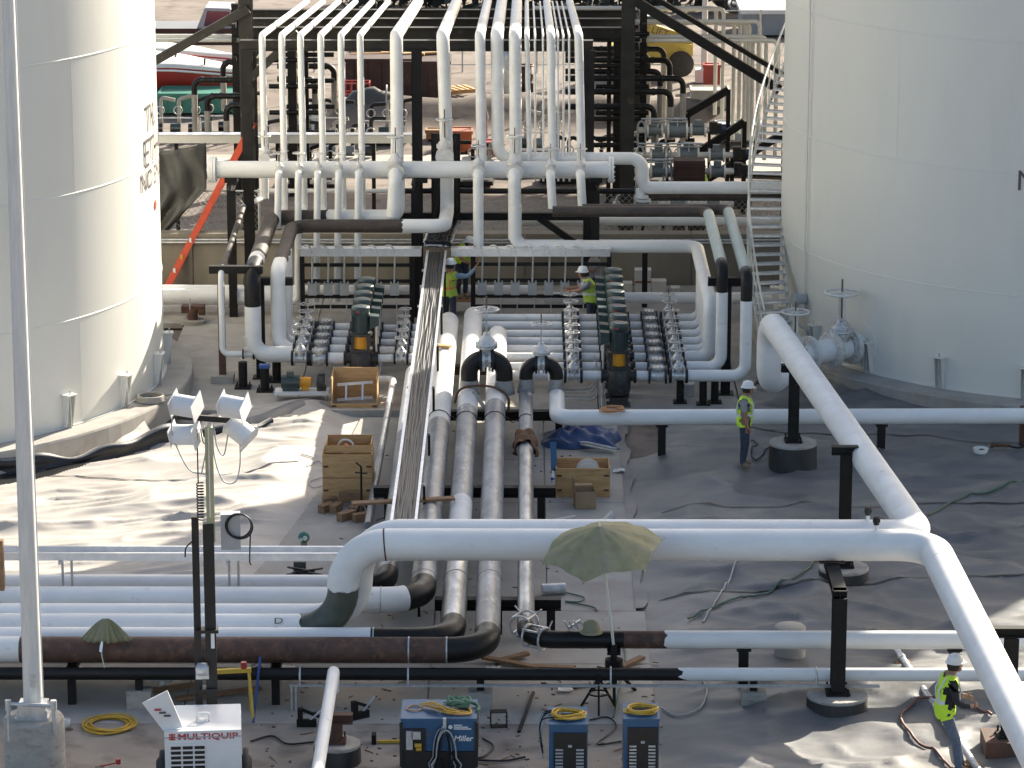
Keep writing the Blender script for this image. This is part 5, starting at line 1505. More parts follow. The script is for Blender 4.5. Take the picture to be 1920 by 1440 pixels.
# black tarpaulin hung on it
mb = MB(); nu, nv = 26, 22
ta, tb = D(286, 283, YN - .1), D(386, 268, YN - .1); bz = D(300, 436, YN - .1).z
vs = []
for j in range(nv + 1):
    for i in range(nu + 1):
        u, w = i / nu, j / nv
        x = ta.x - 1.2 + (tb.x - ta.x + 1.2) * (u if w < .5 else u * (1 - .42 * (w - .5) * 2 * (u > .2)))
        z = (ta.z + (tb.z - ta.z) * u) * (1 - w) + bz * w - .14 * math.sin(u * math.pi) * (1 - w)
        vs.append((x, YN - .10 - .07 * math.sin(u * 17 + w * 5) * (.3 + w) - .05 * math.sin(u * 31 - w * 9), z))
mb.add(vs, [(j * (nu + 1) + i, j * (nu + 1) + i + 1, (j + 1) * (nu + 1) + i + 1, (j + 1) * (nu + 1) + i) for j in range(nv) for i in range(nu)], 0, True)
o = solo('tarpaulin', mb, 'black_tarp', 'creased black tarpaulin hung on the fence beside the sunlit tank', 'tarpaulin', V(ta.x, YN - .1, bz))
sm = o.modifiers.new('thickness', 'SOLIDIFY'); sm.thickness = .012
# white ledge beam running behind the risers
YW_ = 88.5; zw = D(500, 259, YW_).z
t = thing('cable_duct', 'long white duct on brackets behind the thin risers', 'duct', V(-12, YW_, zw))
x0, x1 = -12.0, D(775, 259, YW_).x
part('trough', MB().box(V((x0 + x1) / 2, YW_, zw), (x1 - x0, .30, .22)), 'white_cream', t)
part('cover', MB().box(V((x0 + x1) / 2, YW_, zw + .118), (x1 - x0 + .02, .36, .014)), 'aluminium', t)
for px in (330, 520, 700):
    x = D(px, 260, YW_).x
    part('bracket', MB().beam(V(x, YW_ + .05, .1), V(x, YW_ + .05, zw - .11), .1, .1), 'black_steel', t)

# ------------------------------------------------------------------ loading canopy, loop pipes, meter runs, far yard
cz = 10.6
cn = thing('loading_canopy', 'dark loading canopy roof on steel columns behind the pipe rack', 'canopy', V(20, 103, 0))
part('roof', MB().box(V(22, 102.0, cz), (38, 23.0, .25)), 'rack_steel', cn)
for x in (12.5, 21, 30, 38):
    for y in (93, 105): part('column', MB().ibeam(V(x, y, .05), V(x, y, cz - .12), .3, .3, .025, up=(0, 1, 0)), 'rack_steel', cn)
for y in (93, 105): part('beam', MB().ibeam(V(3.5, y, cz - .3), V(40, y, cz - .3), .3, .36, .025), 'rack_steel', cn)

def gxy(px, py, z=.12): return G(px, py, z)
# cream loop pipes: horizontal runs turning down beside the shaded tank
LO = [(1457, 76, 96.0, 292), (1437, 69, 96.5, 300), (1423, 69, 97.0, 290), (1412, 68, 97.4, 285), (1405, 43, 98.6, 262), (1398, 42, 99.0, 275), (1388, 42, 99.4, 250), (1377, 41, 99.8, 262), (1357, 16, 101.2, 222), (1343, 15, 101.6, 215), (1425, 40, 98.2, 270)]
for k, (px, py, Yv_, pyb) in enumerate(LO):
    p = D(px, py, Yv_); b = D(px, pyb, Yv_)
    xl = -13.0 if py > 60 else D(1000, py, Yv_).x
    pipe(ORD8[k] + ' cream loop pipe turning down between rack column and shaded tank', [V(xl, Yv_, p.z), p, V(p.x, Yv_, max(b.z, .5))], .058, 'cream_pipe', bend=.17, n=12, group='cream loop pipes', name='loop_pipe')
# posts the cream runs rest on
for px in (1202, 452):
    t = thing('pipe_support', 'dark trestle under the cream runs ' + ('beside the tall rack column' if px > 900 else 'by the boats'), 'support', D(px, 200, 98.0))
    x = D(px, 100, 98.0).x
    for yy in (96.2, 101.4): part('column', MB().beam(V(x, yy, .1), V(x, yy, 5.6), .2, .2), 'black_steel', t)
    for py in (82, 49, 22):
        zz = D(px, py, 98.5).z; part('crossbar', MB().beam(V(x, 95.6, zz), V(x, 102, zz), .12, .12), 'black_steel', t)
# black steel ramps among them
for a, b, Yv_, lab in (((1290, 213), (1366, 168), 95.2, 'upper dark sloping brace among the cream loop pipes'), ((1300, 292), (1396, 228), 93.5, 'middle dark sloping brace among the cream loop pipes'), ((1322, 338), (1470, 250), 91.5, 'lowest dark sloping brace before the cream loop pipes')):
    t = thing('steel_brace', lab, 'brace', D(a[0], a[1], Yv_))
    part('bar', MB().beam(D(*a, Yv_), D(*b, Yv_), .2, .2), 'black_steel', t)
    part('foot', MB().beam(D(*a, Yv_), V(D(*a, Yv_).x, Yv_, .1), .12, .12), 'black_steel', t)
    e = D(*b, Yv_); part('end_post', MB().beam(e, V(e.x, Yv_, .1), .12, .12), 'black_steel', t)
# loading risers: black elbows on tan pipes
RSR = [(1215, 102, 100, 262, 1), (1245, 92, 101, 240, 1), (1256, 113, 98, 262, 1), (1238, 134, 97, 258, 1), (1281, 147, 95, 266, 1), (1258, 172, 94, 262, 1), (1227, 200, 92.5, 268, 1),
       (418, 116, 99, 205, -1), (364, 150, 97, 247, -1), (388, 180, 95, 247, -1), (424, 198, 93.5, 247, -1), (626, 124, 98, 205, 1), (590, 148, 97, 212, 1)]
for k, (px, py, Yv_, pyb, sd_) in enumerate(RSR):
    p = D(px, py, Yv_); b = D(px, pyb, Yv_)
    far = {True: 1060, False: 470}[px > 900] if not (500 < px < 700) else 520
    P = [V(D(far, py, Yv_).x, Yv_, p.z), p, V(p.x, Yv_, max(.5, b.z))]
    path = fillet(P, .22, 6); sv = s_at(path, 2, p.z - .42)
    grp = 'tan risers near the boats' if px < 500 else ('tan risers behind the thin risers' if px < 700 else 'tan risers by the loop pipes')
    same = sorted(q[1] for q in RSR if (q[0] < 500) == (px < 500) and (q[0] > 700) == (px > 700))
    lab = ORD8[same.index(py)].replace('first', 'top') + (' highest' if same.index(py) else 'most') + ' tan riser with black bolted elbow ' + ('before the green container' if px < 500 else 'behind the thin white risers' if px < 700 else 'behind the tall rack column')
    t = pipe(lab, P, .085, bend=.22, secs=[(0, sv, 'black_pipe', 'elbow', 0), (sv, 1e9, 'tan_pipe', 'riser', 0)], n=12, group=grp, name='riser_pipe')
    for s in (.35, .62, .8):
        q = cut(path, s_at(path, 0, p.x) * s - .03, s_at(path, 0, p.x) * s + .03)
        if len(q) > 1: part('clamp', MB().tube(q, .105, 10), 'bolt_dark', t)
# dark posts with cross pipes left of the tall column
for k, (px, w, Yv_) in enumerate(((1160, .3, 96.0), (1142, .12, 95), (548, .25, 96), (572, .2, 97))):
    x = D(px, 150, Yv_).x
    t = thing('steel_post', ('black steel post behind the rack end', 'thin dark post behind the rack end', 'black steel post seen between the thin risers', 'dark post standing behind the third thin riser')[k], 'post', V(x, Yv_, .1))
    part('column', MB().beam(V(x, Yv_, .1), V(x, Yv_, 5.2), w, w), 'black_steel', t)
    for j in range(5):
        zz = 1.8 + j * .75
        part('cross_pipe', MB().cyl(V(x - .65, Yv_ - .2, zz), V(x + .85, Yv_ - .2, zz), .07, n=10), 'black_pipe', t)
    part('base_plate', MB().box(V(x, Yv_, .12), (w * 1.8, w * 1.8, .04)), 'black_steel', t)

# meter runs
def meter_run(label, py, p0, p1, Yv_):
    a, b = D(p0, py, Yv_), D(p1, py, Yv_)
    t = thing('meter_run', label, 'meter', V(a.x, Yv_, .1))
    part('pipe_run', MB().cyl(a, b, .085, n=12), 'white_cream', t)
    L_ = b.x - a.x
    for f, k in ((.22, .16), (.5, .21), (.76, .15)):
        c = a + V(L_ * f, 0, 0)
        body = part('meter_body', MB().cyl(c - V(k * 1.1, 0, 0), c + V(k * 1.1, 0, 0), k, n=14).box(c + V(0, -.02, k + .06), (k * 1.3, .2, .16)), 'meter_grey', t)
        for s in (-1, 1): part('flange', MB().cyl(c + V(s * k * 1.1, 0, 0), c + V(s * (k * 1.1 + .05), 0, 0), k * 1.25, n=14), 'white_cream', body)
    c = a + V(L_ * .95, 0, 0)
    ac = part('actuator', MB().cyl(c + V(0, -.04, -.1), c + V(0, -.04, .24), .12, n=12).box(c + V(.14, -.04, .06), (.16, .2, .26)), 'bolt_dark', t)
    part('actuator_knob', MB().cyl(c + V(.22, -.06, .06), c + V(.34, -.06, .06), .12, n=12), 'navy', ac)
    for f in (.08, .38, .62, .9):
        x = a.x + L_ * f
        part('leg', MB().beam(V(x, Yv_, .1), V(x, Yv_, a.z - .07), .08, .08), 'black_steel', t)
    for f in (.05, .3):
        c = a + V(L_ * f, -.1, 0)
        part('flex_conduit', MB().tube(wire([c + V(-.1, 0, -.4), c + V(-.1, 0, .12), c + V(0, 0, .26), c + V(.1, 0, .1), c + V(.12, 0, -.3)], 4), .03, 6), 'galvanised', t)
    part('sample_rail', MB().cyl(a + V(.1, -.15, .34), a + V(L_ * .62, -.15, .34), .025, n=6).cyl(a + V(.1, -.15, .26), a + V(L_ * .62, -.15, .26), .018, n=6), 'galvanised', t)
    for f in (.1, .3, .5): part('sample_tube', MB().cyl(a + V(L_ * f, -.15, .0), a + V(L_ * f, -.15, .36), .02, n=6), 'galvanised', t)
    return t
meter_run('grey meter run with actuators, highest one beyond the brown louvre box', 244, 1195, 1345, 92.2)
meter_run('grey meter run with actuators above the brown louvre box', 291, 1190, 1392, 89.6)
meter_run('grey meter run with actuators beside the brown louvre box', 321, 1190, 1394, 88.2)
meter_run('grey meter run with actuators under the white step pipe', 383, 1150, 1396, 86.6)
a = D(1292, 322, 87.9)
t = thing('louvre_box', 'dark brown louvred metal box among the meter runs', 'box', V(a.x, a.y, .1))
h = D(1292, 298, 87.9).z - .15; w = (D(1322, 320, 87.9).x - D(1264, 320, 87.9).x)
part('casing', MB().box(V(a.x, a.y, .15 + h / 2), (w, .6, h)), 'bin_brown', t)
for k in range(9): part('slat', MB().box(V(a.x, a.y - .315, .3 + (h - .3) * k / 8), (w * .92, .05, .03)), 'bin_brown', t)

# --- machines and stores in the far yard
def box_body(label, px, py, w, d, h, mat, name, cat, rz=0.0, ribs=0, extra=None, z0=.12):
    a = G(px, py, z0)
    t = thing(name, label, cat, a, rz=rz)
    part('body', MB().box((0, 0, h / 2 + .02), (w, d, h)), mat, t, local=True)
    part('rim', MB().box((0, -d / 2, h), (w + .06, .07, .1)).box((0, d / 2, h), (w + .06, .07, .1)).box((-w / 2, 0, h), (.07, d, .1)).box((w / 2, 0, h), (.07, d, .1)), mat, t, local=True)
    for k in range(ribs):
        part('rib', MB().box((-w / 2 + w * (k + .5) / ribs, -d / 2 - .03, h / 2), (.07, .06, h * .92)), mat, t, local=True)
    part('skid', MB().box((-w * .3, 0, .01), (.14, d, .1)).box((w * .3, 0, .01), (.14, d, .1)), 'black_steel', t, local=True)
    return t
box_body('long dark brown steel bin behind the risers, scrap timber on top', 715, 181, 2.3, 1.6, 1.35, 'bin_brown', 'steel_bin', 'bin', ribs=5)
box_body('second dark brown steel bin, close beside the long one', 800, 183, 1.6, 1.6, 1.30, 'bin_brown', 'steel_bin', 'bin', ribs=3)
box_body('orange rusty parts bin beyond the manifold', 856, 282, .95, .8, .62, 'orange_bin', 'parts_bin', 'bin', ribs=2)
box_body('open orange toolbox left beyond the manifold', 818, 262, .62, .5, .3, 'timber', 'tool_crate', 'crate')
box_body('dark red container seen between the thick risers', 915, 300, .5, .5, .55, 'red_paint', 'red_bin', 'bin')
box_body('green storage container behind the tan risers', 385, 206, 2.9, 1.5, .62, 'green_paint', 'storage_container', 'container', ribs=6)
box_body('tan crate body on the far bank behind the meter runs', 1330, 222, 1.2, 1.0, .95, 'tan_pipe', 'crate_body', 'crate')
box_body('red fuel box by the lamp pole in the far yard', 1334, 165, .55, .5, .78, 'red_paint', 'fuel_box', 'box')
box_body('low blue grey bin under the cream loop pipes', 1385, 262, 1.4, .8, .5, 'siding_blue', 'low_bin', 'bin')
for k, (px, py, rz) in enumerate(((700, 101, .1), (755, 100, -.2), (790, 100, .3))):
    a = D(px, py, 113.6)
    solo('scrap_plank', MB().box(a, (1.5, .12, .07), rz), 'plywood', ('pale scrap plank on the long dark bin, end to the thin risers', 'pale scrap plank between thick riser and middle rack post on the bins', 'pale scrap plank slanting on the second dark brown bin')[k], 'plank', a, 'planks on the bins')
# pallet
a = G(858, 172, .16)
t = thing('pallet', 'broken wooden pallet lying on the far bank', 'pallet', a, rz=.4)
for k in range(5): part('board', MB().box((-.45 + .22 * k, 0, .13), (.12, 1.0, .025), random.uniform(-.1, .1)), 'plywood', t, local=True)
for k in range(3): part('runner', MB().box((0, -.42 + .42 * k, .06), (1.05, .09, .1)), 'plywood', t, local=True)
# wire cage trolley (red)
a = G(665, 208, .14)
t = thing('cage_trolley', 'red wire cage trolley standing before the dark bins', 'trolley', a)
for k in range(6):
    for yy in (-.3, .3): part('upright', MB().cyl((-.5 + .2 * k, yy, .25), (-.5 + .2 * k, yy, .95), .02, n=6), 'red_paint', t, local=True)
for z in (.25, .6, .95): part('ring', MB().beam((-.5, -.3, z), (.5, -.3, z), .035, .035).beam((-.5, .3, z), (.5, .3, z), .035, .035).beam((-.5, -.3, z), (-.5, .3, z), .035, .035).beam((.5, -.3, z), (.5, .3, z), .035, .035), 'red_paint', t, local=True)
part('deck', MB().box((0, 0, .2), (1.05, .65, .06)), 'red_paint', t, local=True)
for sx in (-.4, .4):
    for sy in (-.25, .25): part('wheel', MB().cyl((sx, sy - .03, .08), (sx, sy + .03, .08), .08, n=12), 'rubber', t, local=True)
# wrapped black bundle with straps
a = G(702, 226, .14)
t = thing('wrapped_bundle', 'black wrapped bundle with pale straps on a red frame', 'bundle', a)
mb = MB(); prof = []
for i in range(9): prof.append([V(-.9 + 1.8 * i / 8, 0, 0)])
vs = []
for i in range(9):
    x = -.9 + 1.8 * i / 8; hh = .45 + .35 * math.sin(math.pi * (i / 8) ** .8) + .05 * math.sin(i * 2.1)
    for j in range(9):
        th_ = math.pi * j / 8
        vs.append((x, .45 * math.cos(th_), .28 + hh * math.sin(th_)))
mb.add(vs, [(i * 9 + j, (i + 1) * 9 + j, (i + 1) * 9 + j + 1, i * 9 + j + 1) for i in range(8) for j in range(8)], 0, True)
part('wrap', mb, 'black_tarp', t, local=True)
part('frame', MB().box((0, 0, .17), (2.0, 1.0, .14)), 'red_paint', t, local=True)
for x in (-.4, .4): part('strap', MB().tube([V(x, .48 * math.cos(math.pi * j / 10), .30 + .84 * math.sin(math.pi * j / 10)) for j in range(11)], .03, 6), 'tan_pipe', t, local=True)
for x in (-.8, .8): part('foot', MB().box((x, 0, .05), (.12, .9, .1)), 'black_steel', t, local=True)

# red and white boats on trailers
def boat(label, px, py, L_, rz, z0=.12):
    a = G(px, py, z0)
    t = thing('boat', label, 'boat', a, rz=rz)
    ns, nc = 18, 9
    def ring(u, k):
        w = .85 * (1 - max(0, (u - .35) / .65) ** 2.2) + .02
        zt = 1.25 + .12 * u - .75 * max(0, u - .45) ** 1.4
        zb = .45 + .30 * max(0, u - .5) ** 2
        x = -L_ / 2 + L_ * u
        return x, w, zt, zb
    hull, deck, vs, vd = MB(), MB(), [], []
    for i in range(ns + 1):
        x, w, zt, zb = ring(i / ns, 0)
        for s in (-1, 1):
            pass
        vs += [(x, -w, zt), (x, -w * .96, (zt + zb) / 2), (x, -w * .55, zb), (x, 0, zb - .1), (x, w * .55, zb), (x, w * .96, (zt + zb) / 2), (x, w, zt)]
        vd += [(x, -w - .03, zt - .05), (x, -w - .03, zt + .02), (x, -w * .5, zt + .06), (x, 0, zt + .1), (x, w * .5, zt + .06), (x, w + .03, zt + .02), (x, w + .03, zt - .05)]
    f7 = [(i * 7 + j, (i + 1) * 7 + j, (i + 1) * 7 + j + 1, i * 7 + j + 1) for i in range(ns) for j in range(6)]
    hull.add(vs, f7, 0, True); hull.add(vs[:7], [tuple(range(7))])
    deck.add(vd, f7, 0, True); deck.add(vd[:7], [tuple(range(7))])
    part('hull', hull, 'red_paint', t, local=True)
    dk = part('deck', deck, 'white_cream', t, local=True)
    part('stripe', MB().tube([V(ring(i / ns, 0)[0], -ring(i / ns, 0)[1] - .035, ring(i / ns, 0)[2] - .14) for i in range(ns)], .04, 6), 'box_white', t, local=True)
    part('cleat', MB().beam((L_ * .18, -.3, 1.2), (L_ * .18, -.3, 1.5), .06, .06), 'black_paint', dk, local=True)
    tr = part('trailer_frame', MB().beam((-L_ * .45, -.5, .35), (L_ * .6, -.05, .35), .08, .1).beam((-L_ * .45, .5, .35), (L_ * .6, .05, .35), .08, .1), 'black_steel', t, local=True)
    for s in (-1, 1):
        w = part('wheel', MB().cyl((-L_ * .1, s * .78 - .09, .30), (-L_ * .1, s * .78 + .09, .30), .30, n=18), 'rubber', t, local=True)
        part('rim', MB().cyl((-L_ * .1, s * .88 if s > 0 else -.885, .30), (-L_ * .1, s * .89 if s > 0 else -.875, .30), .17, n=14), 'chrome', w, local=True)
    return t
boat('red and white boat with a black cleat on its deck', 285, 176, 5.4, -.22)
boat('second red and white boat moored on its trailer behind the first', 300, 158, 5.6, -.24)
boat('white boat with red panel half hidden by the green container', 345, 190, 4.6, -.18)
# spare wheel standing by the boats
a = G(434, 150, .12)
t = thing('spare_wheel', 'spare wheel with pale disc standing beside the boats', 'wheel', a)
part('tyre', MB().torus((0, 0, .36), (0, 1, 0), .26, .095, 24, 8), 'rubber', t, local=True)
part('disc', MB().cyl((0, -.03, .36), (0, .03, .36), .2, n=18), 'tan_pipe', t, local=True)
part('hub', MB().cyl((0, -.05, .36), (0, -.02, .36), .04, n=8), 'black_steel', t, local=True)
# black truck behind
def truck(label, px, py, mat, L_=5.2, rz=0.0, h=1.3, cab='siding_blue'):
    a = G(px, py, .12)
    t = thing('parked_truck', label, 'truck', a, rz=rz)
    part('body', MB().prism([(-L_ / 2, 0, .55), (L_ / 2 - .1, 0, .55), (L_ / 2, 0, .75), (L_ / 2 - .1, 0, 1.05), (L_ / 2 - 1.3, 0, 1.15), (-L_ / 2, 0, 1.15)], (0, -.95, 0), (0, .95, 0)), mat, t, local=True)
    cb = part('cab', MB().prism([(-.2, 0, 1.15), (1.5, 0, 1.15), (1.0, 0, 1.85), (.1, 0, 1.88)], (0, -.85, 0), (0, .85, 0)), cab, t, local=True)
    part('side_window', MB().prism([(.05, 0, 1.22), (1.25, 0, 1.22), (.95, 0, 1.75), (.18, 0, 1.77)], (0, -.862, 0), (0, -.852, 0)), 'glass_dark', cb, local=True)
    for x in (-L_ * .31, L_ * .31):
        for s in (-1, 1):
            w = part('wheel', MB().cyl((x, s * .8 - .12, .42), (x, s * .8 + .12, .42), .42, n=22), 'rubber', t, local=True)
            part('rim', MB().lathe([(.28, 0), (.25, .02), (.12, -.02), (.05, .03), (.01, .03)], (x, s * .925, .42), 18, axis=(0, s, 0)), 'chrome', w, local=True)
    part('bumper', MB().box((L_ / 2 + .05, 0, .55), (.12, 1.9, .2)), 'chrome', t, local=True)
    return t
truck('black truck with chrome wheel parked behind the boats', 385, 106, 'black_paint')
truck('dark machine truck parked near the pale trailer', 1440, 18, 'black_paint', rz=.2)
# pale trailer and shed
def long_box(label, px0, px1, pyb, pyt, Yv_, name, cat, mat, roofmat, ribs=20, depth=2.6):
    a, b = D(px0, pyb, Yv_), D(px1, pyb, Yv_); zt_ = D(px0, pyt, Yv_).z; zb_2 = max(.1, a.z)
    t = thing(name, label, cat, V(a.x, Yv_, .1))
    c = V((a.x + b.x) / 2, Yv_ + depth / 2, (zb_2 + zt_) / 2)
    part('wall', MB().box(c, (b.x - a.x, depth, zt_ - zb_2)), mat, t)
    part('roof', MB().box(V(c.x, c.y, zt_ + .08), (b.x - a.x + .2, depth + .2, .16)), roofmat, t)
    w = (b.x - a.x) / ribs
    for k in range(ribs): part('cladding_rib', MB().box(V(a.x + w * (k + .5), Yv_ - .02, (zb_2 + zt_) / 2), (w * .35, .04, zt_ - zb_2 - .05)), mat, t)
    for k in range(4): part('footing', MB().box(V(a.x + (b.x - a.x) * (.1 + .27 * k), Yv_ + .4, (zb_2 + .1) / 2), (.4, .4, max(.05, zb_2 - .1))), 'black_steel', t)
    return t
long_box('long blue grey trailer with white roof beyond the cream pipes', 1392, 1640, 66, 26, 127, 'site_trailer', 'trailer', 'siding_blue', 'box_white', 18)
long_box('grey ribbed shed wall at the back of the yard', 200, 560, 60, -30, 141, 'storage_shed', 'shed', 'siding_grey', 'siding_grey', 40, 6)
long_box('pale ribbed shed at the far end behind the rack', 1180, 1330, 32, -30, 143, 'storage_shed', 'shed', 'siding_blue', 'box_white', 20, 6)
# hedge line of dark scrub behind the bins
mb = MB(); rs = random.Random(4)
for k in range(1500):
    x = rs.uniform(-7.5, 7.5); y = 133 + rs.uniform(0, 3.4); h = .2 + 2.0 * rs.random() * (1 - abs(y - 134.7) / 3.4)
    c = Vector((x, y, h)); s = rs.uniform(.16, .34)
    u = Vector((rs.uniform(-1, 1), rs.uniform(-1, 1), rs.uniform(-1, 1))).normalized(); w = u.orthogonal().normalized()
    v_ = u.cross(w)
    mb.add([c + w * s, c + v_ * s * .6, c - w * s, c - v_ * s * .6], [(0, 1, 2, 3)])
for k in range(30):
    x = rs.uniform(-7.2, 7.2); mb.cyl((x, 134.7, .05), (x + rs.uniform(-.2, .2), 134.7, 1.6), .04, n=5)
o = struct('scrub', mb, 'far_scrub', 'stuff', 'dark line of scrub beyond the far fence'); 
# far fence
t = thing('wire_fence', 'tall wire fence crossing the far bank behind the bins', 'fence', V(-9, 118.5, .1))
for k in range(9):
    x = -10 + 2.6 * k
    part('post', MB().cyl(V(x, 118.5, .05), V(x, 118.5, 2.3), .035, n=6), 'galvanised', t)
for z in (.35, 2.25): part('rail', MB().cyl(V(-10, 118.5, z), V(10.8, 118.5, z), .02, n=6), 'galvanised', t)
# lamp pole with white base
a = G(1320, 152, .12)
t = thing('lamp_pole', 'white lamp pole on a concrete base in the far yard', 'pole', a)
part('base', MB().box(a + V(0, 0, .2), (.6, .6, .44)), 'white_cream', t)
part('shaft', MB().cyl(a + V(0, 0, .4), a + V(0, 0, 8.0), .11, .07, n=12), 'white_cream', t)
part('lamp_head', MB().box(a + V(.4, 0, 8.0), (.9, .3, .14)), 'galvanised', t)
# telescopic handler
a = G(1225, 138, .12)
t = thing('telehandler', 'yellow telescopic handler with lettered boom behind the rack', 'machine', a, rz=.15)
part('chassis', MB().prism([(-1.6, 0, .5), (1.1, 0, .5), (1.2, 0, 1.1), (.2, 0, 1.25), (-1.5, 0, 1.0)], (0, -.8, 0), (0, .8, 0)), 'yellow_machine', t, local=True)
bm = part('boom', MB().beam((-1.9, -.2, 2.2), (1.1, -.2, 1.15), .38, .42), 'yellow_machine', t, local=True)
part('counterweight', MB().box((1.0, 0, 1.05), (.55, 1.2, .75)), 'yellow_machine', t, local=True)
part('cab', MB().box((-.3, .45, 1.55), (1.0, .7, .9)), 'glass_dark', t, local=True)
for x in (-1.1, .8):
    for s in (-1, 1): part('wheel', MB().cyl((x, s * .8 - .15, .45), (x, s * .8 + .15, .45), .45, n=18), 'rubber', t, local=True)
def boomtxt(x, y, w):
    d = Vector((3.0, 0, -1.05)).normalized(); u = Vector((-d.z, 0, d.x)) * -1
    u = Vector((1.05, 0, 3.0)).normalized()
    return Vector((-.95, -.40, 1.78)) + d * x + u * y
letter_part('ONE LIFT', .34, 'lettering_dark', t, boomtxt)
# gas cylinder on a cart and an oil drum
a = G(952, 195, .14)
t = thing('gas_cylinder', 'tall silver gas cylinder standing on a small dark cart', 'cylinder', a)
part('bottle', MB().lathe([(.2, .35), (.22, .4), (.22, 1.55), (.17, 1.72), (.06, 1.82), (.06, 1.95), (.01, 1.96)], (0, 0, 0), 18), 'galvanised', t, local=True)
part('cart', MB().box((-.35, 0, .30), (1.3, .6, .1)).beam((-.9, -.25, .3), (-.75, -.25, 1.1), .05, .05).beam((-.9, .25, .3), (-.75, .25, 1.1), .05, .05), 'black_steel', t, local=True)
for x in (-.8, .1):
    for s in (-1, 1): part('wheel', MB().cyl((x, s * .3 - .04, .14), (x, s * .3 + .04, .14), .14, n=12), 'rubber', t, local=True)
a = G(984, 172, .14)
t = thing('oil_drum', 'brown oil drum standing behind the slim riser', 'drum', a)
part('shell', MB().lathe([(.01, .0), (.29, .0), (.29, .3), (.305, .31), (.29, .32), (.29, .6), (.305, .61), (.29, .62), (.29, .9), (.27, .9), (.27, .88), (.01, .88)], (0, 0, 0), 18), 'bin_brown', t, local=True)
part('band', MB().torus((0, 0, .9), (0, 0, 1), .29, .02, 20, 6), 'orange_bin', t, local=True)
# crane hook block on the bank and a bent bracket
a = D(912, 190, 104)
t = thing('hook_block', 'orange hook block with pale strap hanging behind the thick risers', 'hook', V(a.x, a.y, .1))
part('post', MB().beam(V(a.x, a.y, .1), D(908, 150, 104), .09, .09), 'orange_bin', t)
part('strap', MB().tube([D(910, 175, 104), D(911, 205, 104), D(915, 222, 104), D(908, 232, 104)], .035, 6), 'paper', t)
for k in range(3):
    a = G(560 + k * 18, 240 + k * 4, .12)
    t = thing('pump_motor', ORD8[k] + ' small upright machine from the ladder, behind the thin risers', 'machine', a, 'machines behind the thin risers')
    part('body', MB().cyl((0, 0, .1), (0, 0, .6), .2, n=14), 'meter_grey' if k % 2 else 'white_cream', t, local=True)
    part('cap', MB().lathe([(.2, .6), (.18, .75), (.05, .85), (.01, .85)], (0, 0, 0), 14), 'valve_silver', t, local=True)
    part('base', MB().box((0, 0, .05), (.5, .5, .1)), 'black_steel', t, local=True)

# ------------------------------------------------------------------ workers
def skin_mesh(J, E, rad, sub=2):
    """grow one continuous surface over joints J (name -> point) and edges E"""
    names = list(J); ix = {n: i for i, n in enumerate(names)}
    me = bpy.data.meshes.new('body')
    me.from_pydata([J[n] for n in names], [(ix[a], ix[b]) for a, b in E], [])
    o = bpy.data.objects.new('body', me); COL.objects.link(o)
    o.modifiers.new('skin', 'SKIN').use_smooth_shade = True
    ly = me.skin_vertices[0].data if me.skin_vertices else None
    if ly is None:
        bm = bmesh.new(); bm.from_mesh(me); bm.verts.layers.skin.verify(); bm.to_mesh(me); bm.free()
        ly = me.skin_vertices[0].data
    for n in names:
        r = rad[n]; ly[ix[n]].radius = r if isinstance(r, tuple) else (r, r)
        ly[ix[n]].use_root = (n == 'pelvis')
    s = o.modifiers.new('sub', 'SUBSURF'); s.levels = s.render_levels = sub
    dg = bpy.context.evaluated_depsgraph_get()
    out = bpy.data.meshes.new_from_object(o.evaluated_get(dg))
    bpy.data.objects.remove(o, do_unlink=True)
    return out
def seg_d(p, a, b):
    ab = b - a; t = max(0, min(1, (p - a).dot(ab) / ab.length_squared)); return (p - a - ab * t).length
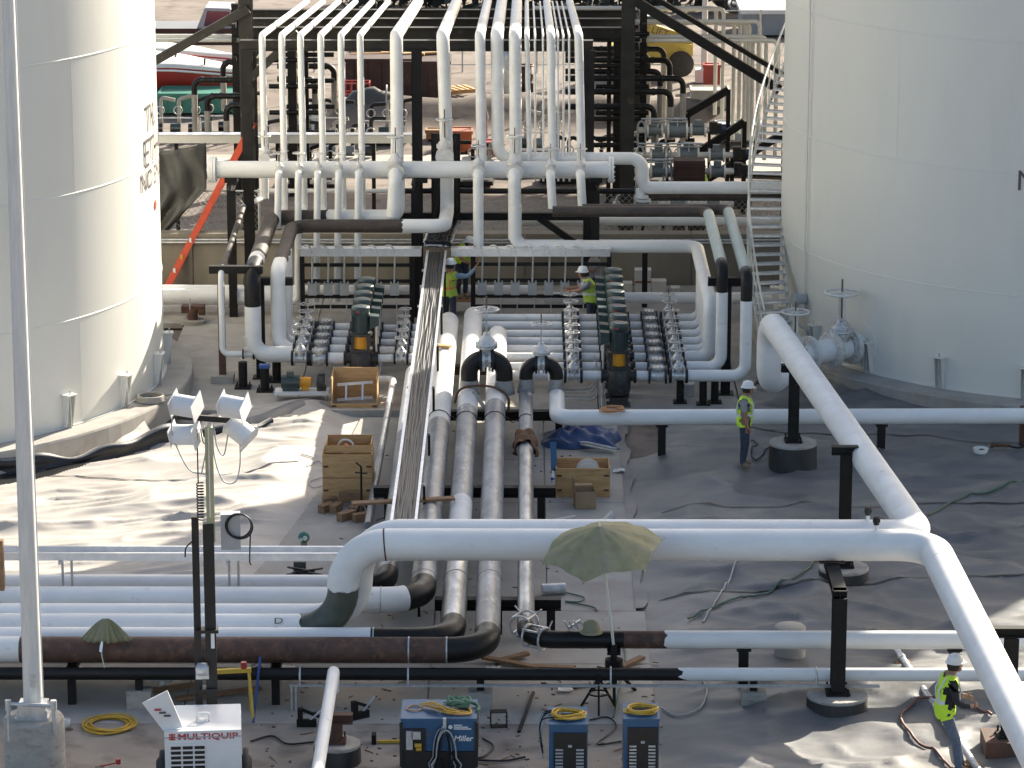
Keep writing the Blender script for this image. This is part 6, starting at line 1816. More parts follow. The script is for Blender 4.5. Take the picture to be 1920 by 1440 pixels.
def person(label, loc, rz, pose, shirt, trousers='denim', boots='boot_tan', vest='vest_lime', long_sleeve=False, cap='hat_white', stripes='vest_silver', scale=1.0, vest_low=.93):
    """x is forward, y to the person's left"""
    J = {'pelvis': V(0, 0, .96), 'waist': V(0, 0, 1.10), 'chest': V(.01, 0, 1.30), 'collar': V(0, 0, 1.44), 'neck': V(.015, 0, 1.52), 'skull': V(.03, 0, 1.64),
         'lsh': V(0, .185, 1.415), 'lel': V(-.02, .23, 1.13), 'lwr': V(.06, .23, .90), 'lpalm': V(.085, .225, .82),
         'rsh': V(0, -.185, 1.415), 'rel': V(-.02, -.23, 1.13), 'rwr': V(.06, -.23, .90), 'rpalm': V(.085, -.225, .82),
         'lhip': V(0, .095, .90), 'lkn': V(.02, .10, .50), 'lan': V(-.02, .10, .09), 'ltoe': V(.14, .115, .045),
         'rhip': V(0, -.095, .90), 'rkn': V(.02, -.10, .50), 'ran': V(-.02, -.10, .09), 'rtoe': V(.14, -.115, .045)}
    J.update({k: Vector(v) for k, v in pose.items()})
    rad = {'pelvis': (.165, .125), 'waist': (.165, .125), 'chest': (.18, .135), 'collar': (.13, .095), 'neck': .062, 'skull': .085,
           'lhip': .10, 'rhip': .10, 'lkn': .078, 'rkn': .078, 'lan': .060, 'ran': .060, 'ltoe': (.052, .045), 'rtoe': (.052, .045)}
    for s in 'lr': rad.update({s + 'sh': .078, s + 'el': .055, s + 'wr': .037, s + 'palm': (.042, .026)})
    E = [('pelvis', 'waist'), ('waist', 'chest'), ('chest', 'collar'), ('collar', 'neck'), ('neck', 'skull')]
    for s in 'lr': E += [('collar', s + 'sh'), (s + 'sh', s + 'el'), (s + 'el', s + 'wr'), (s + 'wr', s + 'palm'), ('pelvis', s + 'hip'), (s + 'hip', s + 'kn'), (s + 'kn', s + 'an'), (s + 'an', s + 'toe')]
    me = skin_mesh(J, E, rad)
    bones = [(a, b) for a, b in E]
    def mat_of(a, b):
        if b in ('lwr', 'rwr'): return 1 if long_sleeve else 0
        if b in ('lel', 'rel', 'lsh', 'rsh'): return 1
        if 'palm' in b or b in ('neck', 'skull'): return 0
        if 'toe' in b: return 3
        if b in ('lhip', 'rhip', 'lkn', 'rkn', 'lan', 'ran'): return 2
        return 1
    mb = MB(); torso = set()
    pol = [(tuple(p.vertices), p.center.copy()) for p in me.polygons]
    mb.v = [tuple(v.co) for v in me.vertices]
    nrm = [v.normal.copy() for v in me.vertices]
    tors = []
    for vs, c in pol:
        k = min(range(len(bones)), key=lambda i: seg_d(c, J[bones[i][0]], J[bones[i][1]]))
        a, b = bones[k]
        m = mat_of(a, b)
        if m == 1 and c.z < J['pelvis'].z + .02 and b in ('waist',): m = 2
        if b == 'lel' or b == 'rel':
            if not long_sleeve and (c - J[b]).length < .09: m = 0
        mb.f.append(vs); mb.m.append(m); mb.s.append(True)
        if (b in ('waist', 'chest', 'collar') or (b in ('lhip', 'rhip'))) and c.z > vest_low: tors.append((vs, c))
        elif b in ('lsh', 'rsh') and (c - J[b]).length > .07: tors.append((vs, c))
    bpy.data.meshes.remove(me)
    # head: skull, face and ears in the same surface group
    hd = J['skull'] + V(.012, 0, .03)
    mb.ball(hd, .098, 16, 12, 0, sc=(1.06, .82, 1.22))
    mb.ball(hd + V(.055, 0, -.07), .055, 12, 8, 0, sc=(.9, .85, .8))
    mb.add([hd + V(.098, .013, -.005), hd + V(.098, -.013, -.005), hd + V(.128, 0, -.028), hd + V(.104, .017, -.036), hd + V(.104, -.017, -.036)], [(0, 2, 1), (0, 3, 2), (1, 2, 4), (2, 3, 4)], 0, True)
    for s in (-1, 1):
        mb.ball(hd + V(-.005, s * .082, -.01), .026, 8, 6, 0, sc=(.7, .4, 1.1))
        mb.ball(hd + V(.094, s * .034, .008), .012, 8, 6, 4, sc=(.6, 1, .7))
    mb.box(hd + V(.092, 0, -.066), (.014, .045, .007), 0, 4)
    # fingers
    for s in 'lr':
        w, p = J[s + 'wr'], J[s + 'palm']
        d = (p - w).normalized(); side = V(0, 1, 0) if abs(d.y) < .8 else V(1, 0, 0)
        a = d.cross(side).normalized(); side = a.cross(d)
        sg = 1 if s == 'l' else -1
        for k, L_ in enumerate((.060, .070, .066, .052)):
            o_ = p + d * .025 + a * (.026 - .0175 * k)
            cl = side * (-sg * .012)
            mb.tube([o_, o_ + d * L_ * .5 + cl * .5, o_ + d * L_ * .85 + cl * 2.2, o_ + d * L_ * .9 + cl * 3.6], [.0095, .009, .008, .006], 6, 0)
        o_ = p - d * .02 + a * .036
        mb.tube([o_, o_ + d * .03 + a * .022, o_ + d * .058 + a * .026], [.011, .010, .008], 6, 0)
    t = thing('person', label, 'person', loc, rz=rz)
    t.scale = (scale,) * 3
    part('body', mb, ['skin', shirt, trousers, boots, 'hair_dark'], t, local=True)
    # hair under the hat
    hb = MB().lathe([(.088, -.075), (.098, -.03), (.102, .02), (.098, .05)], hd + V(-.022, 0, 0), 16)
    part('hair', hb, 'hair_dark', t, local=True)
    if cap:
        o_ = hd + V(.0, 0, .035)
        h = MB().lathe([(.118, 0), (.122, .012), (.120, .05), (.104, .092), (.066, .122), (.02, .133), (.001, .133)], o_, 22)
        h.lathe([(.118, .002), (.145, -.004), (.146, .004), (.118, .014)], o_, 22)
        h.prism([(.10, -.075, -.002), (.165, -.045, -.016), (.175, 0, -.018), (.165, .045, -.016), (.10, .075, -.002)], o_, o_ + V(0, 0, .010))
        h.beam(o_ + V(-.10, 0, .095), o_ + V(.09, 0, .10), .022, .05)
        part('hard_hat', h, cap, t, local=True)
    if vest:
        vb = MB(); mp = {}
        for vs, c in tors:
            for i in vs:
                if i not in mp:
                    p = Vector(mb.v[i]); fl = max(0, (J['chest'].z - p.z)) * .05
                    n_ = nrm[i]; nn = Vector((n_.x, n_.y, n_.z * .4))
                    mp[i] = len(vb.v); vb.v.append(tuple(p + nn.normalized() * (.020 + fl) if nn.length > .01 else p))
            zc = c.z
            base_z = J['waist'].z
            st = 1 if (abs(zc - base_z - .03) < .034) else 0
            vb.f.append(tuple(mp[i] for i in vs)); vb.m.append(st); vb.s.append(True)
        part('vest', vb, [vest, stripes], t, local=True)
        # shoulder bands of the vest
        for s in (-1, 1):
            y = s * .095; ch = J['chest']; co = J['collar']
            fr = MB().tube([V(ch.x + .155, y * 1.05, J['waist'].z + .05), V(ch.x + .165, y, ch.z), V(co.x + .09, y, co.z + .045), V(co.x + .0, y, co.z + .085), V(co.x - .085, y, co.z + .03), V(ch.x - .155, y, ch.z), V(ch.x - .145, y * 1.05, J['waist'].z + .05)], .016, 6)
            part('reflective_band', fr, stripes, t, local=True)
    return t
# standing worker by the footing
a = G(1394, 892, 0); a.z = zr(a.x, a.y)
person('standing worker in lime vest and grey shirt, arms down, beside the tall footing', a, R(-10),
       {'lel': V(-.01, .24, 1.14), 'lwr': V(.05, .22, .90), 'lpalm': V(.07, .215, .82), 'rel': V(.02, -.23, 1.15), 'rwr': V(.08, -.21, .91), 'rpalm': V(.10, -.20, .83),
        'skull': V(.05, 0, 1.63), 'lkn': V(.03, .10, .5), 'rkn': V(.01, -.10, .5), 'rtoe': V(.15, -.12, .045)}, 'shirt_grey', scale=1.0, vest_low=.86)
# corner worker, leaning on the conduit with a black sleeve
a = G(1768, 1456, 0); a.z = zr(a.x, a.y)
person('corner worker in lime vest with black sleeves holding a line in both hands', a, R(8),
       {'pelvis': V(-.02, 0, .95), 'chest': V(.03, 0, 1.30), 'collar': V(.05, 0, 1.44), 'neck': V(.075, 0, 1.52), 'skull': V(.115, 0, 1.63),
        'lsh': V(.04, .185, 1.41), 'rsh': V(.05, -.185, 1.41), 'rel': V(.10, -.25, 1.15), 'rwr': V(.31, -.19, 1.07), 'rpalm': V(.385, -.16, 1.07),
        'lel': V(.08, .25, 1.16), 'lwr': V(.30, .16, 1.12), 'lpalm': V(.37, .12, 1.11), 'lkn': V(.20, .12, .50), 'lan': V(.30, .13, .09), 'ltoe': V(.46, .15, .045), 'rkn': V(.16, -.10, .5), 'ran': V(.20, -.11, .09), 'rtoe': V(.36, -.13, .045)},
       'shirt_black', 'denim_light', long_sleeve=True, vest_low=.84, scale=1.06)
# worker reaching up to the control boxes
YP = 78.95
a = V(D(842, 560, YP).x, YP, .13)
person('worker seen from behind, blue shirt and orange banded vest, reaching to the control boxes', a, R(62),
       {'rsh': V(.03, -.19, 1.42), 'rel': V(.20, -.40, 1.40), 'rwr': V(.33, -.52, 1.57), 'rpalm': V(.36, -.56, 1.64), 'lel': V(-.02, .25, 1.14), 'lwr': V(.03, .25, .9), 'skull': V(.05, -.01, 1.63)},
       'shirt_blue', 'denim', long_sleeve=True, stripes='vest_orange', vest='vest_dull')
# worker at the valves of the shaded pumps
YP = 78.35
a = V(D(1107, 560, YP).x, YP, .13)
person('worker in grey shirt and faded vest reaching both hands to a valve wheel', a, R(180),
       {'chest': V(.04, 0, 1.28), 'collar': V(.07, 0, 1.41), 'neck': V(.11, 0, 1.48), 'skull': V(.17, 0, 1.58), 'lsh': V(.07, .185, 1.38), 'rsh': V(.07, -.185, 1.38),
        'lel': V(.28, .20, 1.22), 'lwr': V(.50, .12, 1.19), 'lpalm': V(.58, .09, 1.19), 'rel': V(.28, -.20, 1.20), 'rwr': V(.50, -.10, 1.21), 'rpalm': V(.58, -.07, 1.22)},
       'shirt_grey', 'denim', vest='vest_dull')
# worker bending behind the tray junction
YP = 81.0
a = V(D(866, 500, YP).x, YP, .52)
t = thing('step_box', 'wooden step box behind the cable tray junction', 'step', V(a.x, YP, .13))
part('top', MB().box(V(a.x, YP, .505), (.6, .6, .03)), 'timber', t)
for sx in (-.27, .27): part('side', MB().box(V(a.x + sx, YP, .31), (.03, .56, .36)), 'timber', t)
person('worker in bright vest bending behind the cable tray junction', a, R(-60),
       {'chest': V(.16, 0, 1.24), 'waist': V(.05, 0, 1.08), 'collar': V(.24, 0, 1.34), 'neck': V(.30, 0, 1.38), 'skull': V(.39, 0, 1.42), 'lsh': V(.23, .185, 1.32), 'rsh': V(.23, -.185, 1.32),
        'lel': V(.36, .22, 1.08), 'lwr': V(.52, .16, 1.02), 'lpalm': V(.59, .14, 1.01), 'rel': V(.36, -.22, 1.08), 'rwr': V(.52, -.16, 1.02), 'rpalm': V(.59, -.14, 1.01)}, 'shirt_grey', 'denim')
YP = 80.6
a = V(D(1116, 530, YP).x, YP, .13)
person('worker in grey shirt without vest half hidden behind the shaded pump motors', a, R(200), {'lel': V(.16, .24, 1.2), 'lwr': V(.36, .16, 1.3), 'lpalm': V(.43, .13, 1.33)}, 'shirt_grey', 'denim', vest=None, cap='hat_white')
YP = 91.4
a = V(D(1318, 260, YP).x, YP, .12)
person('distant worker in dark clothes and lime vest among the meter runs', a, R(170), {'lel': V(.2, .24, 1.2), 'lwr': V(.4, .16, 1.15), 'lpalm': V(.47, .13, 1.13)}, 'shirt_black', 'shirt_grey', vest='vest_lime', long_sleeve=True, cap='brown_blanket')

# ------------------------------------------------------------------ yard equipment
# lamp pole on its pedestal
a = G(63, 1342, .95)
t = thing('light_pole', 'tall galvanised light pole on a round concrete pedestal', 'pole', V(a.x, a.y, 0))
part('pedestal', MB().lathe([(.47, -.05), (.47, .90), (.44, .945), (.01, .95)], V(a.x, a.y, 0), 36, smooth=True), 'footing', t)
part('base_plate', MB().box(a + V(0, 0, .02), (.52, .46, .04)), 'galvanised', t)
part('base_cover', MB().box(a + V(0, 0, .13), (.44, .40, .18)), 'galvanised', t)
part('shaft', MB().cyl(a + V(0, 0, .2), a + V(.02, 0, 14.5), .150, .075, n=24), 'pole_galvanised', t)
part('hand_hole', MB().box(a + V(.03, -.148, .62), (.09, .02, .20)), 'galvanised', t)
bb = MB()
for sx in (-1, 1):
    for sy in (-1, 1): bb.cyl(a + V(sx * .22, sy * .19, -.02), a + V(sx * .22, sy * .19, .16), .02, n=8)
part('anchor_bolts', bb, 'galvanised', t)
q = a + V(0, -.30, 0)
part('conduit', MB().tube(fillet([q + V(-.34, 0, -.3), q + V(-.34, 0, .30), q + V(.36, 0, .27), q + V(.36, 0, -.2)], .05, 4), .03, 8), 'galvanised', t)
for sx in (-.34, .36): part('conduit_fitting', MB().cyl(q + V(sx, 0, .2), q + V(sx, 0, .36), .05, n=8), 'galvanised', t)
part('ground_wire', MB().cyl(a + V(.17, -.06, .3), a + V(.12, -.04, 13.5), .010, n=6), 'aluminium', t)

# light tower trailer
zt = 1.28
fl, fr_ = G(308, 1372, zt), G(452, 1368, zt)
rz = math.atan2(fr_.y - fl.y, fr_.x - fl.x)
bw = (fr_ - fl).length; bd = (G(345, 1320, zt) - fl).length * .93
M = Matrix.Rotation(rz, 3, 'Z')
LT = thing('light_tower', 'white trailer mounted light tower with black mast and lettered engine box', 'light tower', V(fl.x, fl.y, 0), rz=rz)
z0 = .42
part('engine_box', MB().box((bw / 2, bd / 2, (z0 + zt) / 2), (bw, bd, zt - z0)), 'box_white', LT, local=True)
part('lid_seam', MB().box((bw / 2, bd / 2, zt - .10), (bw + .012, bd + .012, .018)), 'box_grey', LT, local=True)
gr = part('grille', MB().box((bw * .30, -.006, .74), (bw * .46, .02, .70)), 'box_white', LT, local=True)
for k in range(9):
    for j in range(3):
        part('louvre', MB().box((bw * .30 + (j - 1) * bw * .155, -.020, 1.02 - k * .078), (bw * .13, .014, .046)), 'box_black', gr, local=True)
letter_part('MULTIQUIP', .135, 'lettering_red', LT, lambda x, y, w: Vector((bw * .17 + x * (bw * .79 / w), -.0035, 1.145 + y)), bold=True)
em = MB()
for k in range(3): em.box((bw * .10, -.004, 1.155 + k * .036), (.095, .006, .022))
em.box((bw * .10, -.006, 1.19), (.02, .006, .10))
part('emblem', em, 'lettering_red', LT, local=True)
letter_part('MULTIQUIP', .135, 'lettering_red', LT, lambda x, y, w: Vector((bw + .0035, bd * .10 + x * (bd * .70 / w), 1.145 + y)), bold=True)
part('side_sticker', MB().box((bw + .004, bd * .75, 1.02), (.006, .12, .14)), 'lettering_dark', LT, local=True)
part('lift_bracket', MB().tube(fillet([V(bw * .42, bd * .35, zt), V(bw * .42, bd * .35, zt + .13), V(bw * .58, bd * .35, zt + .13), V(bw * .58, bd * .35, zt)], .03, 3), .02, 6).cyl((bw * .5, bd * .35, zt), (bw * .5, bd * .35, zt + .05), .06, n=12), 'box_white', LT, local=True)
# opened side door
dr = part('door', MB().prism([(-.02, .10, zt - .02), (.28, .10, zt + .02), (.06, .08, zt + .62), (-.32, .06, zt + .44)], (0, 0, 0), (0, .03, 0)), 'box_white', LT, local=True)

for k in range(3): part('door_print', MB().box((-.09 + .07 * k, .058, zt + .33 - .05 * k), (.10, .006, .03), 0), 'lettering_dark' if k else 'lettering_red', dr, local=True)
for x in (-.06, bw + .06):
    w = part('wheel', MB().torus((x, bd * .62, .30), (1, 0, 0), .21, .10, 26, 10), 'rubber', LT, local=True)
    part('rim', MB().cyl((x - .05, bd * .62, .30), (x + .05, bd * .62, .30), .15, n=18), 'box_white', w, local=True)
    part('fender', MB().tube([V(x, bd * .62 + .40 * math.cos(R(k)), .30 + .36 * math.sin(R(k))) for k in range(15, 166, 15)], .05, 6), 'rubber', LT, local=True)
part('chassis', MB().box((bw / 2, bd / 2, .40), (bw * .9, bd + .7, .08)), 'box_black', LT, local=True)
part('tow_bar', MB().beam((0.1, .5, .40), (-.95, .42, .40), .08, .08).box((-1.0, .42, .46), (.14, .12, .24)), 'box_black', LT, local=True)
part('jack_handle', MB().beam((-1.0, .42, .6), (-.72, .40, .66), .02, .02).cyl((-.72, .40, .64), (-.72, .40, .72), .04, n=8), 'red_paint', LT, local=True)
# mast
mx = G(398, 1320, 1.2); ml = M.transposed() @ (V(mx.x, mx.y, 0) - V(fl.x, fl.y, 0))
bxm, bym = ml.x, bd + .28
wy = (M @ V(bxm, bym, 0) + V(fl.x, fl.y, 0)).y
def mz(py): return D(400, py, wy).z
zm1, zm2, zm3 = mz(968), mz(800), mz(788)
part('mast_outer', MB().box((bxm, bym, (.35 + zm1 - .1) / 2), (.17, .17, zm1 - .45)), 'box_black', LT, local=True)
part('mast_rail', MB().box((bxm - .20, bym + .02, (.8 + zm1) / 2), (.11, .12, zm1 - .8)), 'box_black', LT, local=True)
mi_ = part('mast_inner', MB().box((bxm + .04, bym, (zm1 - .4 + zm2) / 2), (.125, .125, zm2 - zm1 + .4)), 'mast_green', LT, local=True)
part('mast_edge', MB().box((bxm + .035, bym - .066, (zm1 + zm2) / 2), (.022, .012, zm2 - zm1)), 'aluminium', mi_, local=True)
part('mast_neck', MB().cyl((bxm + .04, bym, zm2), (bxm + .04, bym, zm3), .05, n=10), 'galvanised', LT, local=True)
cb0, cb1 = V(bxm - .44, bym - .05, zm3 + .09), V(bxm + .47, bym + .02, zm3 - .02)
part('crossbar', MB().beam(cb0, cb1, .075, .085), 'box_black', LT, local=True)
part('winch', MB().cyl((bxm - .22, bym - .16, mz(1248)), (bxm - .06, bym - .16, mz(1248)), .10, n=16).box((bxm - .14, bym - .1, mz(1255)), (.2, .14, .2)), 'galvanised', LT, local=True)
part('mast_decal', MB().box((bxm + .03, bym - .088, mz(1195)), (.055, .006, .30)), 'lettering_white', LT, local=True)
for py_, w_ in ((1180, .34), (1290, .26)): part('mast_clamp', MB().box((bxm - .05, bym - .02, mz(py_)), (w_, .23, .05)), 'box_black', LT, local=True)
def lamp(c, rot):
    """floodlight: curved reflector hood with a square end plate"""
    lx = part('floodlight', MB(), 'box_white', LT, local=True) if False else None
    Rm = rot * .88
    def w(p): return c + Rm @ Vector(p)
    mb = MB(); vs = []
    n_ = 10
    for i in range(n_ + 1):
        an_ = math.pi * (i / n_) - .15
        for x in (-.27, .17): vs.append(w((x, -.19 * math.cos(an_), .23 * math.sin(an_) - .06)))
    mb.add(vs, [(2 * i, 2 * i + 1, 2 * i + 3, 2 * i + 2) for i in range(n_)], 0, True)
    mb.add([w((-.27, .19, -.09)), w((.17, .19, -.09)), w((.17, -.19, -.09)), w((-.27, -.19, -.09))], [(0, 1, 2, 3)])
    f = part('floodlight', mb, 'box_white', LT, local=True)
    part('end_plate', MB().prism([w((.17, -.23, -.19)), w((.17, .20, -.19)), w((.17, .20, .22)), w((.17, -.23, .22))], (0, 0, 0), Rm @ Vector((.016, 0, 0))), 'box_white', f, local=True)
    part('ballast_plate', MB().prism([w((-.27, -.21, -.17)), w((-.27, .19, -.17)), w((-.27, .19, .19)), w((-.27, -.21, .19))], (0, 0, 0), Rm @ Vector((.012, 0, 0))), 'box_white', f, local=True)
    return f
zc = zm3
for dx, dz, e in ((-.26, .25, (R(30), R(4), R(-24))), (-.28, -.20, (R(20), R(-4), R(-20))), (.46, .22, (R(36), R(6), R(-22))), (.55, -.18, (R(42), R(34), R(-26)))):
    from mathutils import Euler
    lamp(V(bxm + dx, bym - .05, zc + dz), Euler(e).to_matrix())
for p in ([(-.5, .1), (-.5, -.2), (-.28, -.72), (-.02, -.82), (0, -.9)], [(.12, -.05), (.16, -.38), (.26, -.52), (.33, -.2)], [(.10, -.1), (.12, -.55), (.24, -.92), (.42, -.95), (.50, -.7), (.51, -.3)], [(-.08, -.1), (-.05, -.3), (.0, -.4), (-.08, -.8)]):
    part('lamp_wire', MB().tube(wire([V(bxm + x, bym - .12, zc + z_) for x, z_ in p], 6), .011, 5), 'box_grey', LT, local=True)
sp = [V(bxm - .135, bym - .12, zc - .1), V(bxm - .135, bym - .12, zc - .95)]
zz0, zz1 = zc - .95, zm1 - .02
for k in range(13 * 10):
    f = k / 130; an_ = 2 * math.pi * k / 10
    sp.append(V(bxm - .11 + .052 * math.cos(an_), bym - .12 + .052 * math.sin(an_), zz0 + (zz1 - zz0) * f))
part('coiled_cord', MB().tube(sp, .011, 5), 'cable_black', LT, local=True)
cbx = bxm + .34
part('control_box', MB().box((cbx, bym + .1, (mz(966) + mz(1032)) / 2), (.30, .2, mz(966) - mz(1032))), 'box_grey', LT, local=True)
for k in range(4): part('cord_coil', MB().torus((cbx + .13, bym - .03 - .01 * k, mz(986)), (0.1 * (k - 1), 1, .05 * k), .185 + .008 * k, .014, 26, 5), 'cable_black', LT, local=True)
part('cord_tail', MB().tube(wire([V(cbx + .3, bym - .03, mz(1000)), V(cbx + .28, bym - .03, mz(1050)), V(cbx + .30, bym - .03, mz(1060))], 5), .012, 5), 'cable_black', LT, local=True)
part('hook_cable', MB().tube(wire([V(bxm - .22, bym - .1, mz(1008)), V(bxm - .34, bym - .1, mz(1022)), V(bxm - .36, bym - .1, mz(1040))], 5), .012, 5), 'cable_black', LT, local=True)


# yellow trestle stands
def trestle(label, px, py, h=.78, rz=0.0):
    a = G(px, py, .02); t = thing('trestle', label, 'trestle', a, rz=rz)
    part('top_bar', MB().beam((-.32, 0, h), (.32, 0, h), .07, .07), 'yellow_paint', t, local=True)
    for sx in (-1, 1):
        for sy in (-1, 1): part('leg', MB().beam((sx * .28, 0, h - .03), (sx * .32, sy * .28, 0), .045, .045), 'yellow_paint', t, local=True)
    part('roller', MB().cyl((.2, 0, h + .03), (.2, 0, h + .14), .05, n=10), 'red_paint', t, local=True)
    return t
trestle('yellow steel trestle with red topped roller behind the trailer', 436, 1345, .80, .15)
a = G(475, 1355, .02); b = D(488, 1232, Ye - .32)
solo('prop_bar', MB().beam(a, b, .035, .05), 'blue_paint', 'blue bar propped against the rust brown pipe', 'bar', a)
t = thing('white_fitting', 'white capped pipe tee stub standing beside the open trailer door', 'fitting', G(306, 1290, .02))
c = G(306, 1290, .02); zz = D(306, 1270, c.y).z
part('stub', MB().cyl(c, V(c.x, c.y, zz), .06, n=12), 'white_paint', t)
part('tee', MB().cyl(V(c.x - .2, c.y, zz), V(c.x + .12, c.y, zz + .02), .085, n=14).ball(V(c.x + .1, c.y, zz + .02), .1), 'white_paint', t)

# welders
def coil(t, c, r, n, mat, w=.013, flat=.05, name='cable_coil', squash=1.0):
    for k in range(n):
        pts = []
        rr = r * random.uniform(.78, 1.1); ox, oy = random.uniform(-.03, .03), random.uniform(-.03, .03); ph = random.uniform(0, 6)
        for j in range(26):
            a_ = 2 * math.pi * j / 26
            q = rr * (1 + .06 * math.sin(3 * a_ + ph))
            pts.append(V(c[0] + ox + q * math.cos(a_), c[1] + oy + q * squash * math.sin(a_), c[2] + w + flat * k / n + .012 * math.sin(2 * a_ + ph)))
        part(name, MB().tube(pts, w, 5, closed=True), mat, t)
def coil_thing(label, c, r, n, mat, w=.013, flat=.05, name='cable_coil', squash=1.0, cat='cable'):
    t = thing(name, label, cat, c)
    coil(t, c, r, n, mat, w, flat, 'loop', squash)
    return t
zw = 1.02
a, b = G(752, 1352, zw), G(893, 1352, zw)
W1 = thing('welding_machine', 'wide blue engine welding machine with open motor side and hanging cables', 'welder', V(a.x, a.y, 0))
ww, wd = b.x - a.x, 0.86
part('lower_frame', MB().box(V(a.x + ww / 2, a.y + wd / 2, .30), (ww, wd, .44)), 'box_black', W1)
part('cabinet', MB().box(V(a.x + ww / 2 + .0, a.y + wd / 2, .775), (ww - .01, wd - .01, .49)), 'welder_blue', W1)
part('hood', MB().prism([(a.x - .01, a.y - .01, 0), (a.x + ww + .01, a.y - .01, 0), (a.x + ww - .03, a.y + .07, .10), (a.x + .03, a.y + .07, .10)], (0, 0, zw), (0, wd * .92, zw)), 'welder_blue', W1) if False else part('hood', MB().box(V(a.x + ww / 2, a.y + wd / 2, zw + .022), (ww + .02, wd + .02, .045)), 'welder_blue', W1)
part('engine_opening', MB().box(V(a.x + ww * .18, a.y - .004, .70), (ww * .29, .03, .40)), 'box_black', W1)
en = part('engine', MB().box(V(a.x + ww * .11, a.y - .03, .72), (.10, .05, .30)).box(V(a.x + ww * .2, a.y - .03, .80), (.14, .05, .12)), 'galvanised', W1)
part('oil_filter', MB().cyl(V(a.x + ww * .18, a.y - .05, .64), V(a.x + ww * .27, a.y - .05, .64), .035, n=10).cyl(V(a.x + ww * .2, a.y - .05, .58), V(a.x + ww * .27, a.y - .05, .58), .03, n=10), 'cable_yellow', en)
part('end_panel', MB().box(V(a.x + ww + .012, a.y + wd / 2, .72), (.03, wd * .96, .52)), 'box_black', W1)
for s in (0, 1): part('corner_post', MB().box(V(a.x + ww * s, a.y - .006, .64), (.05, .04, .72)), 'box_black', W1)
letter_part('Miller', .125, 'lettering_white', W1, lambda x, y, w: Vector((ww * .70 + x, -.008, .70 + y)), bold=True, shear=.2)
lg = MB().cyl(V(a.x + ww * .655, a.y - .006, .925), V(a.x + ww * .655, a.y - .012, .925), .034, n=16)
part('emblem', lg, 'lettering_white', W1)
for k, (x, w_) in enumerate(((.70, .13), (.70, .22), (.70, .27))): part('print_line', MB().box(V(a.x + ww * x + w_ / 2, a.y - .008, .955 - .03 * k), (w_, .006, .016)), 'lettering_white', W1)
part('cable_hook', MB().box(V(a.x + ww * .58, a.y - .03, .98), (.05, .05, .2)).box(V(a.x + ww * .565, a.y - .05, .90), (.06, .03, .1)), 'galvanised', W1)
hc = V(a.x + ww * .57, a.y - .07, .92)
cc = thing('hanging_cable', 'dark welding cables looped over a hook on the wide blue welder', 'cable', hc)
for k in range(7):
    rx, rz_ = .10 + .10 * random.random(), .30 + .22 * random.random()
    pts = [hc + V(.03 * (k - 3) * .4 + rx * math.sin(2 * math.pi * j / 24) * (1.25 if 6 < j < 18 else .8), -.012 * k, -rz_ + rz_ * math.cos(2 * math.pi * j / 24)) for j in range(24)]
    part('loop', MB().tube(pts, .012, 5, closed=True), 'cable_black' if k % 3 else 'box_grey', cc)
for k in range(3): part('tail', MB().tube(wire([hc + V(-.12 + .08 * k, -.03, -.5), hc + V(-.16 + .1 * k, -.05, -.75), hc + V(-.1 + .12 * k, -.08, -.9)], 5), .012, 5), 'cable_black', cc)
cc = thing('yellow_cable', 'yellow cable bundle thrown across the wide blue welder', 'cable', V(a.x + ww * .5, a.y + .4, zw + .05))
for k in range(9):
    o_ = random.uniform(-.05, .05); e_ = random.uniform(-.04, .04)
    P = [V(a.x + ww * .28 + o_, a.y + .48 + e_, zw + .10), V(a.x + ww * .42, a.y + .36 + e_ * 2, zw + .075 + .01 * k), V(a.x + ww * .62, a.y + .20 + o_ * 2, zw + .065 + .008 * k), V(a.x + ww * .84 + o_, a.y + .12 + .02 * k, zw + .06), V(a.x + ww * .93, a.y + .28 + e_, zw + .06), V(a.x + ww * .78 + o_, a.y + .62 + e_, zw + .08), V(a.x + ww * .55, a.y + .66, zw + .07)]
    part('strand', MB().tube(wire(P, 5), .013, 5), 'cable_yellow' if k % 3 else 'cable_orange', cc)
part('end_loop', MB().torus(V(a.x + ww * .17, a.y + .42, zw + .062), (0, 0, 1), .12, .011, 22, 5), 'cable_orange', cc)
cc = thing('green_rope', 'knotted green rope heaped beside the yellow cables on the wide welder', 'rope', V(a.x + ww * .8, a.y + .4, zw + .05))
pts = []
for k in range(34):
    an_ = k * 1.05
    pts.append(V(a.x + ww * (.76 + .013 * math.sin(k * .7)) + .17 * math.sin(an_), a.y + .46 + .13 * math.cos(an_ * 1.3), zw + .12 + .07 * math.sin(k * .9) ** 2))
pts += [V(a.x + ww * .97, a.y + .55, zw + .09), V(a.x + ww * 1.03, a.y + .4, zw + .07), V(a.x + ww * 1.0, a.y + .3, zw + .065)]
part('rope_strand', MB().tube(wire(pts, 4), .028, 7), 'rope_green', cc)
coil_thing('coil of dark hose lying against the wide blue welder end', V(a.x + ww + .18, a.y + .15, .02), .16, 5, 'cable_black', .018, .10)
